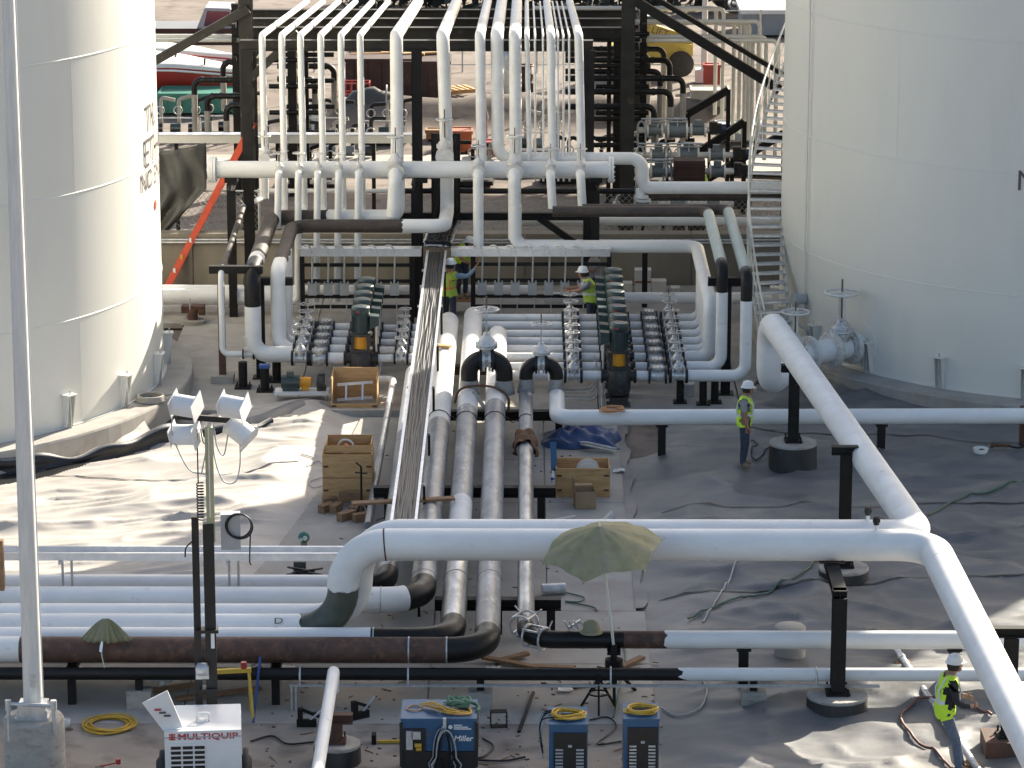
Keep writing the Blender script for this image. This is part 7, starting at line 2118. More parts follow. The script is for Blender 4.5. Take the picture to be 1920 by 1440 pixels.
def welder(label, px0, px1, pyt, zt_, depth, coil_lab, seed, louv):
    a, b = G(px0, pyt, zt_), G(px1, pyt, zt_)
    t = thing('welding_machine', label, 'welder', V(a.x, a.y, 0))
    ww_ = b.x - a.x
    part('cabinet', MB().box(V(a.x + ww_ / 2, a.y + depth / 2, zt_ / 2 + .05), (ww_, depth, zt_ - .1)), 'welder_blue', t)
    part('lid', MB().box(V(a.x + ww_ / 2, a.y + depth / 2, zt_ + .018), (ww_ + .02, depth + .02, .04)), 'welder_blue', t)
    f = part('front_panel', MB().box(V(a.x + ww_ * .54, a.y - .008, zt_ * .5 - .02), (ww_ * .86, .03, zt_ - .16)), 'box_black', t)
    for s in (.26, .80):
        for k in range(9): part('louvre', MB().box(V(a.x + ww_ * s, a.y - .032, zt_ * .62 - .055 * k), (ww_ * .2, .02, .026)), 'galvanised' if louv else 'box_grey', f)
    part('emblem', MB().box(V(a.x + ww_ * .54, a.y - .027, zt_ * .68), (.06, .006, .04)), 'box_grey', f)
    part('handle', MB().tube(fillet([V(a.x + ww_ * .3, a.y + depth * .7, zt_), V(a.x + ww_ * .3, a.y + depth * .7, zt_ + .07), V(a.x + ww_ * .7, a.y + depth * .7, zt_ + .07), V(a.x + ww_ * .7, a.y + depth * .7, zt_)], .03, 3), .015, 6), 'box_black', t)
    for s in (-1, 1): part('skid', MB().box(V(a.x + ww_ / 2 + s * ww_ * .4, a.y + depth / 2, .05), (.06, depth + .1, .1)), 'box_black', t)
    coil_thing(coil_lab, V(a.x + ww_ * .5, a.y + depth * .42, zt_ + .04), ww_ * .40, 9, 'cable_yellow', .014, .07, squash=.75)
    return t, a, ww_
t, a2, w2 = welder('blue welding machine with dark louvred front, loose cables on its lid', 1030, 1102, 1362, .98, .78, 'loose orange and yellow cable coil on the louvred welder', 3, False)
cc = thing('cable_bundle', 'grey cable ends spilling over the side of the louvred welder', 'cable', a2 + V(-.05, .3, .02))
for k in range(8):
    o_ = random.uniform(0, .5)
    part('strand', MB().tube(wire([V(a2.x + .1 + .4 * random.random(), a2.y + .1 + o_, 1.05), V(a2.x - .05 - .03 * k * .3, a2.y + .05 + o_, 1.02), V(a2.x - .12 - .02 * random.random(), a2.y + o_ * .8, .7), V(a2.x - .10, a2.y + o_ * .6, .35 + .2 * random.random())], 5), .013, 5), 'cable_black' if k % 2 else 'box_grey', cc)
t, a3, w3 = welder('taller blue welding machine with neat yellow coil on top', 1170, 1236, 1352, 1.05, .72, 'neat yellow cable coil on the taller welder', 5, True)

# umbrella over the black pipe
bp = D(1151, 1180, Y4); zt_ = D(1124, 984, Y4 + .2).z
tip = D(1124, 986, Y4 - .62)
um = thing('umbrella', 'open olive canvas umbrella on a pale pole clamped to the pipe stand', 'umbrella', V(bp.x, Y4 - .2, ZP))
mb = MB(); nr, nu, SEC = 8, 48, 6
axis_t = (tip - V(bp.x, Y4 - .18, ZP)).normalized()
xx = V(1, 0, 0) - axis_t * axis_t.x; xx.normalize(); yy = axis_t.cross(xx)
vs = []
for i in range(nr + 1):
    f = i / nr
    for j in range(nu):
        a_ = 2 * math.pi * j / nu + .2
        w_ = 2 * math.pi / SEC; al = ((a_ - .2) % w_) - w_ / 2
        sect = abs(al) / (w_ / 2)
        rr = 1.02 * f * math.cos(w_ / 2) / math.cos(al)
        dz = -.46 * f ** 1.2 * (.86 + .14 * sect) - .02 * math.sin(al * 9) * f
        vs.append(tip + xx * rr * math.cos(a_) + yy * rr * math.sin(a_) + axis_t * dz)
mb.add(vs, [(i * nu + j, (i + 1) * nu + j, (i + 1) * nu + (j + 1) % nu, i * nu + (j + 1) % nu) for i in range(nr) for j in range(nu)], 0, True)
cpy = part('canopy', mb, 'olive_canvas', um)
for k in range(6):
    a_ = 2 * math.pi * k / 6 + .2
    pts = [tip + (xx * math.cos(a_) + yy * math.sin(a_)) * 1.01 * f - axis_t * (.46 * f ** 1.2 + .045) for f in (.05, .3, .6, .85, 1.0)]
    rb = part('rib', MB().tube(pts, .009, 5), 'galvanised', um)
part('pole', MB().cyl(V(bp.x, Y4 - .18, ZP - .1), tip - axis_t * .02, .024, n=8), 'white_cream', um)
part('ferrule', MB().cyl(tip - axis_t * .03, tip + axis_t * .09, .02, .012, n=8), 'white_cream', um)
# pipe jack stand holding the black pipe there
c = V(bp.x, Y4, 0)
t = thing('jack_stand', 'dark tripod pipe jack under the black pipe below the umbrella', 'stand', c)
part('stem', MB().cyl(c + V(0, -.18, .2), c + V(0, -.18, ZP - .02), .055, n=12).cyl(c + V(0, -.18, .50), c + V(0, -.18, .64), .15, n=14), 'black_steel', t)
part('saddle', MB().box(c + V(0, -.05, ZP - RS - .03), (.22, .34, .05)), 'black_steel', t)
for k in range(3):
    an_ = R(-90 + 120 * k)
    part('leg', MB().beam(c + V(0, -.18, .5), c + V(.42 * math.cos(an_), -.18 + .42 * math.sin(an_), .02), .05, .05), 'black_steel', t)
# second small tripod by the umbrella foot, before the thin pipe
c = G(1122, 1330, .02)
t = thing('tripod_stand', 'dark tripod stand behind the louvred welder', 'stand', c)
for k in range(3):
    an_ = R(30 + 120 * k); part('leg', MB().beam(c + V(0, 0, .55), c + V(.32 * math.cos(an_), .32 * math.sin(an_), 0), .035, .035), 'black_steel', t)
part('ring', MB().torus(c + V(0, 0, .28), (0, 0, 1), .16, .015, 16, 5), 'black_steel', t)
part('head', MB().cyl(c + V(0, 0, .5), c + V(0, 0, .62), .05, n=10), 'black_steel', t)
# closed umbrella draped on the rust pipe
c = V(xat(192, Ye), Ye - .02, ZP + RP)
t = thing('closed_umbrella', 'folded olive umbrella lying over the rust brown pipe', 'umbrella', c)
mb = MB(); vs = []
nu = 30
for i in range(7):
    f = i / 6
    for j in range(nu + 1):
        a_ = math.pi * (j / nu)
        fold = .84 + .16 * math.cos(j * 1.9)
        vs.append(c + V(-.42 * math.cos(a_) * (f * .9 + .12) * fold, -.10 - .20 * f * math.sin(a_) * fold, .34 - .36 * f ** 1.3 + .02 * math.sin(j * 2.3) * f + .02))
mb.add(vs, [(i * (nu + 1) + j, (i + 1) * (nu + 1) + j, (i + 1) * (nu + 1) + j + 1, i * (nu + 1) + j + 1) for i in range(6) for j in range(nu)], 0, True)
cp_ = part('canopy', mb, 'olive_canvas', t)
sm = cp_.modifiers.new('thickness', 'SOLIDIFY'); sm.thickness = .01
part('shaft', MB().cyl(c + V(-.05, -.22, .06), c + V(-.07, -.32, -.14), .03, n=8), 'chrome', t)
part('strap', MB().tube(wire([c + V(-.07, -.30, -.1), c + V(-.05, -.28, -.28), c + V(-.02, -.26, -.45)], 5), .010, 5), 'paper', t)

# plywood crates
def crate(label, p0, p1, zt_, depth, hgt, mat='plywood', rz=0.0, boards=3, name='plywood_crate', lip=.0):
    """open-topped crate; its upper front edge between the two pixels"""
    a, b = G(*p0, zt_), G(*p1, zt_)
    w = (b - a).length; th_ = .022
    t = thing(name, label, 'crate', V(a.x, a.y, max(0.02, zt_ - hgt)), rz=rz)
    h = hgt
    for nm, c, s in (('front_panel', (w / 2, 0, h / 2), (w, th_, h)), ('back_panel', (w / 2, depth, h / 2 + lip / 2), (w, th_, h + lip)), ('side_panel', (0, depth / 2, h / 2), (th_, depth - th_ - .004, h)), ('side_panel', (w, depth / 2, h / 2), (th_, depth - th_ - .004, h)), ('floor_panel', (w / 2, depth / 2, .06), (w - .03, depth - .03, .03))):
        part(nm, MB().box(c, s), mat, t, local=True)
    for s in (.06, .94):
        for zz in (.25, .75): part('corner_clip', MB().box((w * s, -.018, h * zz), (.10, .014, .035)), 'rust_steel', t, local=True)
    for k in range(3): part('batten', MB().box((w * (.1 + .4 * k), depth / 2, .025), (.09, depth, .05)), 'timber', t, local=True)
    return t, w
cA, wA = crate('tall two tier plywood crate with offcuts piled at its foot', (605, 852), (697, 852), 1.0, .85, .98)
part('upper_tier', MB().box((wA / 2 + .02, .10, 1.06), (wA - .06, .02, .14)).box((wA / 2 + .02, .80, 1.08), (wA - .06, .02, .18)).box((.06, .45, 1.07), (.02, .68, .16)).box((wA - .02, .45, 1.07), (.02, .68, .16)), 'plywood', cA, local=True)
part('seam', MB().box((wA / 2, -.014, .50), (wA, .008, .014)), 'timber', cA, local=True)
cB, wB = crate('open plywood crate holding a short piece of ladder tray', (621, 757), (706, 760), .22, .80, .20, lip=.62)
for x in (.011, wB - .011): part('side_panel', MB().box((x, .42, .48), (.02, .78, .56)), 'plywood', cB, local=True)
a = cB.location
t = thing('ladder_tray', 'short aluminium ladder tray piece leaning inside the open crate', 'cable tray', a + V(.12, .3, .05))
for dz in (.18, .48): part('side_rail', MB().beam(a + V(.10, .30 + dz * .6, dz), a + V(wB - .12, .34 + dz * .6, dz + .05), .03, .06), 'aluminium', t)
for f in (.3, .66): part('rung', MB().beam(a + V(wB * f, .40, .18), a + V(wB * f, .60, .52), .04, .03), 'aluminium', t)
cC, wC = crate('plywood crate with cable reel inside, cardboard box against it', (1043, 878), (1143, 878), .62, .78, .60)
cl = cC.location
t = thing('cable_reel', 'white and red cable reel sitting in the plywood crate', 'reel', cl + V(wC * .6, .35, .1))
part('drum', MB().cyl(cl + V(wC * .6, .2, .42), cl + V(wC * .6, .5, .42), .13, n=18), 'red_paint', t)
for dy in (.19, .51): part('cheek', MB().cyl(cl + V(wC * .6, dy, .42), cl + V(wC * .6, dy + .015, .42), .24, n=24), 'paper', t)
part('stand', MB().box(cl + V(wC * .6, .35, .13), (.1, .3, .12)), 'timber', t)
part('loose_board', MB().beam(cl + V(-.04, .15, .5) - cl, cl + V(-.06, .35, 1.05) - cl, .12, .02), 'welder_blue', cC, local=True)
cr = cA.location
t = thing('white_reel', 'white hoop reel showing over the rim of the tall crate', 'reel', cr + V(wA * .5, .5, 1.0))
part('hoop', MB().torus(cr + V(wA * .45, .45, 1.02), (.1, 1, .2), .15, .02, 24, 6), 'paper', t)
part('hub', MB().cyl(cr + V(wA * .45, .40, 1.02), cr + V(wA * .45, .5, 1.02), .05, n=12), 'red_paint', t)
# cardboard box
a = G(1096, 950, .02)
t = thing('cardboard_box', 'open brown cardboard box standing against the plywood crate', 'box', a, rz=.12)
w, h = .40, .36
for nm, c, s in (('front_side', (0, -w / 2, h / 2), (w, .008, h)), ('back_side', (0, w / 2, h / 2), (w, .008, h)), ('end_side', (-w / 2, 0, h / 2), (.008, w, h)), ('end_side', (w / 2, 0, h / 2), (.008, w, h)), ('bottom', (0, 0, .01), (w, w, .01))): part(nm, MB().box(c, s), 'cardboard', t, local=True)
part('flap', MB().box((-w / 2 - .02, 0, h + .13), (.008, w * .95, .26), 0), 'cardboard', t, local=True)
part('flap', MB().box((0, w / 2 + .04, h + .03), (w * .9, .14, .008)), 'cardboard', t, local=True)
# offcuts of timber at the tall crate foot
spots = [(618, 938, .3), (640, 925, -.2), (650, 965, .8), (668, 955, -.5), (630, 950, 1.2), (655, 940, .1), (675, 968, .5), (612, 950, .9)]
for k, (px, py, r_) in enumerate(spots):
    a = G(px, py, .12)
    s = (.28 + .12 * (k % 3) * .5, .15, .16)
    a.z = .02 + s[2] / 2 + (.14 if k in (1, 5) else 0)
    o = solo('timber_block', MB().box(a, s, r_), 'timber', 'brown timber offcut in the heap at the tall crate foot', 'timber', a, 'timber offcuts by the crate')
# planks on the pipes
zpl = ZP + .25
a, b = G(660, 944, zpl), G(852, 934, zpl)
solo('timber_plank', MB().beam(a, b, .19, .045), 'timber', 'long brown plank laid across the tray and headers', 'plank', a)
zpl = ZP + .26
a, b = G(788, 645, zpl), G(846, 650, zpl)
solo('timber_plank', MB().beam(a, b, .16, .05), 'plywood', 'short pale board laid across the sunlit header', 'plank', a)
for k, (p, q, lab) in enumerate((((1010, 1252), (905, 1232), 'brown timber offcut under the black elbow'), ((930, 1240), (990, 1225), 'splintered timber lying beneath the header elbows'), ((1000, 1250), (1075, 1252), 'thin timber lath under the black pipe'), ((1165, 1250), (1205, 1232), 'reddish timber stick by the pipe jack'), ((280, 1295), (370, 1283), 'weathered plank beside the trailer'), ((330, 1310), (490, 1290), 'long dark plank behind the light tower'), ((560, 1262), (520, 1268), 'short tan board on the thin edge pipe'))):
    a, b = G(*p, .06), G(*q, .10)
    if k == 6: a.z = b.z = ZL + .13
    solo('timber_plank', MB().beam(a, b, .13, .05), 'timber' if k != 6 else 'plywood', lab, 'plank', a)
# bag and bottle, papers
t = thing('water_bottle', 'clear water bottle standing by the plywood crate', 'bottle', G(1036, 905, .62))
c = G(1036, 905, .62); part('bottle', MB().lathe([(.001, .0), (.034, .0), (.036, .14), (.03, .17), (.012, .2), (.012, .22)], c, 12), 'plastic_clear', t); part('cap', MB().cyl(c + V(0, 0, .22), c + V(0, 0, .24), .015, n=10), 'lettering_white', t)
part('label', MB().cyl(c + V(0, 0, .06), c + V(0, 0, .11), .0375, n=12), 'blue_paint', t)
c = G(126, 1365, .02)
t = thing('paper_cup', 'crushed white paper cup lying near the pole pedestal', 'cup', c)
part('cup', MB().lathe([(.001, 0), (.04, 0), (.055, .15), (.05, .15), (.036, .01)], c, 14), 'paper', t); part('spill', MB().lathe([(.001, .004), (.06, .004), (.05, .012), (.001, .014)], c + V(.05, -.08, 0), 10), 'brown_blanket', t)
coil_thing('flat yellow cable coil lying on the slab by the pole pedestal', G(205, 1362, .02), .40, 12, 'cable_yellow', .014, .05, squash=.95)
coil_thing('orange cord coil hung over the white pipe by the blue tarpaulin', V(xat(1147, Y5), Y5 - .02, ZP + .165), .22, 8, 'cable_orange', .013, .04, squash=.9)
# blue tarpaulin heap with rods
c = G(1090, 828, .02)
mb = MB(); nu, nv = 34, 20; vs = []
rr_ = random.Random(3)
for j in range(nv + 1):
    for i in range(nu + 1):
        u, w = i / nu * 2 - 1, j / nv * 2 - 1
        x, y = u * .78 + .08 * math.sin(w * 4), w * .62 + .06 * math.sin(u * 5)
        e = max(0, 1 - u * u) * max(0, 1 - w * w)
        z = .42 * e ** .6 * (.75 + .25 * math.sin(u * 7 + w * 4) * math.cos(w * 6 - u * 3)) + .03 * math.sin(u * 19 + w * 11) * e
        vs.append(c + V(x, y, z + .012))
mb.add(vs, [(j * (nu + 1) + i, j * (nu + 1) + i + 1, (j + 1) * (nu + 1) + i + 1, (j + 1) * (nu + 1) + i) for j in range(nv) for i in range(nu)], 0, True)
solo('tarpaulin', mb, 'blue_tarp', 'crumpled blue tarpaulin heap under the white pipe', 'tarpaulin', c)
c = G(1120, 838, .12)
t = thing('rod_bundle', 'bundle of pale rods sticking out of the blue tarpaulin', 'rods', c)
for k in range(16):
    o_ = V(random.uniform(-.08, .08), random.uniform(-.12, .12), random.uniform(0, .09))
    part('rod', MB().cyl(c + o_ + V(-.3, .1, .02), c + o_ + V(.34, -.12, -.06), .012, n=6), 'paper' if k % 2 else 'galvanised', t)
# blanket on slim header
c = V(X4, gy(832, ZP), ZP)
mb = MB(); vs = []; nu, nv = 22, 16
for j in range(nv + 1):
    for i in range(nu + 1):
        a_ = R(-25 + 230 * i / nu); y = (j / nv - .5) * .95
        r_ = RS + .045 + .022 * math.sin(i * .8 + j * .5) + .024 * math.sin(j * .9 - i * .35)
        sk = max(0, abs(i / nu - .5) * 2 - .55) * .6
        vs.append(c + V(r_ * math.cos(a_) + (.12 if i > nu / 2 else -.0) * -sk + .1 * sk * math.sin(j), y + .06 * math.sin(i * .9), r_ * math.sin(a_) - sk * .25))
mb.add(vs, [(j * (nu + 1) + i, j * (nu + 1) + i + 1, (j + 1) * (nu + 1) + i + 1, (j + 1) * (nu + 1) + i) for j in range(nv) for i in range(nu)], 0, True)
o = solo('fire_blanket', mb, 'brown_blanket', 'rumpled rust brown blanket thrown over the slim header', 'blanket', c)
sm = o.modifiers.new('thickness', 'SOLIDIFY'); sm.thickness = .014
# strap and cable over the headers
t = thing('lifting_strap', 'wide brown strap slung round the two valve bridged headers', 'strap', V(X2, gy(752, ZP), ZP))
y = gy(752, ZP)
part('loop', MB().tube(wire([V(X2 - .28, y, ZP - .05), V(X2 - .16, y + .03, ZP + .24), V(X2 + .2, y + .12, ZP + .30), V(X3, y + .1, ZP + .26), V(X3 + .26, y - .05, ZP + .1), V(X3 + .27, y - .2, ZP - .2)], 6), .028, 6), 'brown_blanket', t)
part('tail', MB().beam(V(X2 + .12, y - .02, ZP + .22), V(X2 + .38, y - .35, ZP - .1), .10, .012), 'tan_pipe', t)
y = gy(790, ZP)
pts = []
for k in range(60):
    x = X1 - .35 + (X4 + .45 - X1) * k / 59
    z = .55
    for xc_, r_ in ((X1, .225), (X2, RP), (X3, RP), (X4, RS)):
        if abs(x - xc_) < r_ + .03: z = max(z, ZP + math.sqrt(max(0, (r_ + .012) ** 2 - min(abs(x - xc_), r_ + .012) ** 2)))
        else: z = max(z, ZP + r_ * .6 - abs(abs(x - xc_) - r_) * 1.0)
    pts.append(V(x, y + .05 * math.sin(x * 2), z))
solo('ground_cable', MB().tube(wire(pts, 2), .010, 5), 'cable_black', 'thin black cable looped across all four headers', 'cable', pts[0])
# clamp frames on the slim header elbow
def clamp(label, c, ax, r, up=V(0, 0, 1)):
    t = thing('pipe_clamp', label, 'clamp', c)
    d = Vector(ax).normalized(); n_ = d.cross(up).normalized()
    for s in (-.16, .16):
        part('ring', MB().torus(c + d * s, d, r + .04, .022, 22, 6), 'valve_silver', t)
    for k in range(4):
        a_ = R(45 + 90 * k); q = (n_ * math.cos(a_) + up * math.sin(a_)) * (r + .05)
        part('tie_bar', MB().beam(c + d * -.18 + q, c + d * .18 + q, .03, .03), 'valve_silver', t)
        part('screw', MB().cyl(c + d * .16 + q * .8, c + d * .16 + q * 1.75, .014, n=6), 'galvanised', t)
    return t
clamp('silver cage clamp round the slim header above its black elbow', V(X4 - .03, Y4 + .75, ZP + .02), (.45, 1, 0), RS)
clamp('silver cage clamp fixed on the slim black elbow', V(X4 + .17, Y4 + .12, ZP), (.9, -.6, 0), RS)
clamp('silver cage clamp on the rust brown pipe elbow', V(X3 + .0, Ye + .98, ZP), (0, 1, 0), RP) if False else None
c = V(xat(1108, Y4), Y4 + .02, ZP + RS)
t = thing('hard_hat', 'olive welding cap hooked on a clamp over the black pipe', 'cap', c)
part('shell', MB().lathe([(.14, 0.0), (.145, .05), (.12, .14), (.05, .19), (.001, .195)], c + V(.02, -.02, 0), 18), 'olive_canvas', t)
part('brim', MB().lathe([(.14, .0), (.20, -.02), (.20, -.01), (.14, .015)], c + V(.02, -.02, 0), 18), 'olive_canvas', t)
t = thing('pipe_clamp', 'loose silver clamp with screw arms lying on the black pipe', 'clamp', c + V(-.25, 0, 0))
c = c + V(-.25, 0, .0)
part('frame', MB().beam(c + V(-.12, 0, .03), c + V(.1, .05, .16), .05, .05).beam(c + V(.1, .05, .16), c + V(.28, -.12, -.12), .05, .04), 'valve_silver', t)
for k in range(3): part('screw', MB().cyl(c + V(-.1 + .08 * k, 0, .02), c + V(-.18 + .08 * k, -.02, .18), .016, n=6), 'galvanised', t)
# steel offcuts on the slab
c = G(935, 1362, .02)
t = thing('tube_offcut', 'short black square tube offcut standing on the slab', 'offcut', c, rz=.1)
w = .26
for nm, cc_, s in (('wall', (0, 0, .005), (w, .16, .012)), ('wall', (0, 0, w), (w, .16, .012)), ('wall', (-w / 2, 0, w / 2), (.012, .16, w)), ('wall', (w / 2, 0, w / 2), (.012, .16, w))): part(nm, MB().box(cc_, s), 'black_steel', t, local=True)
solo('angle_bar', MB().beam(G(973, 1372, .04), G(1000, 1298, .04), .05, .04), 'black_steel', 'straight dark angle bar lying on the slab behind the welders', 'bar', G(973, 1372, .04))
solo('pipe_offcut', MB().cyl(G(1016, 1105, .13), G(1060, 1103, .13), .10, n=16), 'galvanised', 'short bright pipe offcut on the walkway by the slim header', 'offcut', G(1016, 1105, .13))
solo('pipe_offcut', MB().cyl(G(1012, 980, .03), G(1078, 968, .03), .025, n=10), 'paper', 'thin white tube lying on the walkway', 'offcut', G(1012, 980, .03))
solo('pipe_offcut', MB().cyl(G(1128, 985, .09), G(1146, 966, .09), .09, n=14), 'box_grey', 'grey pipe end lying behind the umbrella', 'offcut', G(1128, 985, .09))
# clamp tool and chain beside the stand
for k, (px, py, lab) in enumerate(((575, 1362, 'black chain vice lying beside the rusty tee support'), (675, 1347, 'black angle clamp on the slab beside the rusty tee support'))):
    c = G(px, py, .02)
    t = thing('chain_vice', lab, 'vice', c, rz=.6 * k)
    part('base', MB().box((0, 0, .06), (.32, .08, .12)), 'black_steel', t, local=True)
    part('jaw', MB().box((-.1, 0, .2), (.08, .1, .22)).beam((-.1, 0, .3), (.2, .05, .15), .04, .05), 'black_steel', t, local=True)
    part('screw', MB().cyl((.05, 0, .1), (.3, .02, .32), .02, n=6), 'galvanised', t, local=True)
# yellow Y stand
c = G(760, 1390, .05)
t = thing('trestle', 'yellow three armed floor stand beside the wide blue welder', 'trestle', c)
for d_ in ((-.45, -.02, 0), (.38, .34, .16), (.35, -.42, .12)): part('arm', MB().beam(c, c + Vector(d_), .05, .045), 'yellow_paint', t)
part('foot', MB().box(c + V(-.5, 0, .05), (.07, .16, .16)), 'black_steel', t)
# conduit leaning across the liner
a, b = G(1678, 1214, .22), G(1842, 1455, .20)
t = thing('loose_conduit', 'long silver conduit lying across footings beside the corner worker', 'conduit', a)
part('tube', MB().cyl(a, b, .055, n=14), 'galvanised', t)
for f in (.08, .45, .72): part('coupling', MB().cyl(a.lerp(b, f), a.lerp(b, f + .02), .068, n=12), 'galvanised', t)
for f in (.1, .9):
    q = a.lerp(b, f); part('block', MB().box(V(q.x, q.y, .09), (.25, .2, .18)), 'timber', t)
# hoses and cords on the liner
def ground_wire(label, pxs, r, mat, name='cord', cat='cord', lift=.012):
    P = []
    for px, py in pxs:
        p = G(px, py, 0.0)
        P.append(p)
    Q = wire(P, 8)
    for q in Q: q.z = (zr(q.x, q.y) if q.x > 2.05 else (zl(q.x, q.y) if q.x < -4 and 58 < q.y < 72 else .02)) + r + lift
    return solo(name, MB().tube(Q, r, 6), mat, label, cat, Q[0])
ground_wire('reddish hose curling on the liner round the corner worker', [(1780, 1335), (1720, 1338), (1688, 1360), (1712, 1395), (1760, 1430), (1790, 1460)], .026, 'hose_red', 'hose', 'hose')
ground_wire('reddish hose running from the corner worker to the square footing', [(1800, 1350), (1830, 1352), (1858, 1368)], .024, 'hose_red', 'hose', 'hose')
ground_wire('dark green hose crossing the shaded liner behind the overhead pipe', [(1740, 985), (1800, 950), (1860, 938), (1925, 920)], .02, 'hose_green', 'hose', 'hose')
ground_wire('green hose snaking from the footing towards the umbrella', [(1540, 1062), (1500, 1095), (1440, 1125), (1380, 1140), (1290, 1175)], .02, 'hose_green', 'hose', 'hose')
ground_wire('grey cord twisting over the liner beside the umbrella', [(1395, 1052), (1375, 1090), (1345, 1140), (1318, 1180)], .016, 'box_grey')
ground_wire('grey cord looping from the thin edge pipe to the taller welder', [(1312, 1282), (1325, 1310), (1310, 1338), (1270, 1347), (1240, 1330)], .016, 'box_grey')
ground_wire('black cord trailing over the slab between the two smaller welders', [(1105, 1355), (1140, 1350), (1155, 1370), (1120, 1400), (1165, 1395)], .014, 'cable_black')
ground_wire('black cord lying along the slab behind the welders', [(1015, 1285), (1060, 1295), (1110, 1292), (1150, 1285)], .014, 'cable_black')
ground_wire('dark cord trailing from the standing worker to the footing', [(1408, 838), (1420, 848), (1408, 868), (1418, 880), (1445, 862)], .014, 'cable_black')
ground_wire('teal cord curling on the walkway beside the slim header', [(1060, 1115), (1095, 1125), (1085, 1133), (1060, 1132), (1110, 1142), (1120, 1150)], .014, 'hose_green')
ground_wire('thin rope strewn on the walkway by the tall crate', [(565, 862), (590, 865), (575, 880), (600, 868), (610, 890), (580, 905), (590, 915), (615, 905)], .010, 'box_grey')
# belt coil on the ring wall
c = G(300, 752, .5)
t = thing('hose_coil', 'flat tan hose coil lying on the sunlit tank ring', 'hose', c)
for k in range(4): part('turn', MB().torus(c + V(-.2, 0, .03 + .03 * k), (0, 0, 1), .30 - .01 * k, .03, 26, 6), 'tan_pipe', t)
part('tail', MB().tube(wire([c + V(.05, .1, .1), c + V(.3, .15, .12), c + V(.55, .05, .08), c + V(.75, -.05, .06)], 5), .03, 6), 'tan_pipe', t)
# extra ring wall notch block and loose bar
c = G(1838, 868, 0); c.z = zr(c.x, c.y)
t = thing('drain_cup', 'pale broken cup shaped drain lying on the shaded liner', 'drain', c)
part('bowl', MB().lathe([(.001, .03), (.08, .035), (.15, .10), (.165, .11), (.13, .0)], c, 16), 'paper', t); part('debris', MB().ball(c + V(.02, 0, .06), .07, 8, 6, sc=(1, .8, .5)), 'rust_steel', t)
c = G(1880, 858, 0); c.z = zr(c.x, c.y)
t = thing('torch_head', 'brown cutting torch with tangled hoses at the liner edge', 'torch', c)
part('barrel', MB().cyl(c + V(-.2, 0, .06), c + V(.15, -.05, .07), .035, n=10).cyl(c + V(-.26, .01, .06), c + V(-.2, 0, .06), .06, n=10), 'brown_blanket', t)
part('hose', MB().tube(wire([c + V(.1, -.05, .06), c + V(.3, -.15, .05), c + V(.45, -.05, .08), c + V(.35, .1, .06), c + V(.6, .2, .07)], 5), .02, 6), 'cable_black', t)
a = G(1918, 850, 0)
solo('steel_post', MB().cyl(V(a.x, a.y, zr(a.x, a.y) - .05), V(a.x, a.y, D(1918, 762, a.y).z), .10, n=14), 'rust_steel', 'rusty round post carrying the white pipe at the liner edge', 'post', V(a.x, a.y, 0))
# orange post at the frame edge, tyre rope spool
a = D(3, 1130, 55.8)
solo('timber_post', MB().beam(V(a.x - .02, 55.9, 0.0), V(a.x - .02, 55.9, D(3, 1012, 55.9).z), .14, .14), 'timber', 'rusty orange timber post beside the bundle of white pipes', 'post', V(a.x, 55.9, 0))
c = G(568, 1095, .02)
t = thing('wire_spool', 'heap of dark wound cable on a green spool behind the white pipes', 'spool', c)
part('core', MB().cyl(c + V(-.2, 0, .1), c + V(.2, 0, .1), .1, n=14).box(c + V(-.05, 0, .30), (.22, .2, .3)), 'green_elbow', t)
for k in range(7): part('turn', MB().torus(c + V(random.uniform(-.08, .1), -.05, .12 + .03 * k), (random.uniform(-.2, .2), .3, 1), .24 + .02 * (k % 3), .022, 22, 5), 'cable_black', t)
c = G(570, 1030, .02)
t = thing('green_tool', 'small green tool standing on the walkway behind the cross tray', 'tool', c)
part('head', MB().ball(c + V(0, 0, .24), .11, 12, 8, sc=(1, .8, 1)), 'green_paint', t)
part('dial', MB().cyl(c + V(.03, -.10, .25), c + V(.03, -.12, .25), .045, n=12).cyl(c + V(-.05, -.10, .22), c + V(-.05, -.12, .22), .035, n=12), 'paper', t)
part('stand', MB().beam(c, c + V(0, 0, .16), .12, .08).beam(c + V(.02, 0, .05), c + V(.16, 0, .02), .05, .04), 'olive_canvas', t)
# thin pipe beside the crates
zz = .32
P = [G(712, 708, .4), G(740, 706, .4), V(G(740, 706, .4).x + .02, G(700, 985, zz).y, zz)]
P = [G(705, 712, .45), G(738, 710, .45), G(690, 985, .30)]
path = fillet(P, .15, 6)
pipe('slim pipe, white then grey, slanting past both crates', P, .075, bend=.15, n=14, secs=[(0, plen(path) * .22, 'white_dusty', 'painted_run', 0), (plen(path) * .22, 1e9, 'pipe_primer', 'primed_run', 0)])
# jack beside the tall crate
c = G(678, 965, .02)
t = thing('jack_stand', 'slim pipe jack stand before the tall crate', 'stand', c)
part('stem', MB().cyl(c, c + V(0, 0, .98), .022, n=8), 'black_steel', t)
part('handle', MB().beam(c + V(-.12, 0, .86), c + V(.12, 0, .84), .025, .025).beam(c + V(0, 0, .98), c + V(-.1, .02, 1.06), .04, .03), 'black_steel', t)
for k in range(3): part('leg', MB().beam(c + V(0, 0, .3), c + V(.22 * math.cos(R(120 * k)), .22 * math.sin(R(120 * k)), 0), .03, .03), 'black_steel', t)
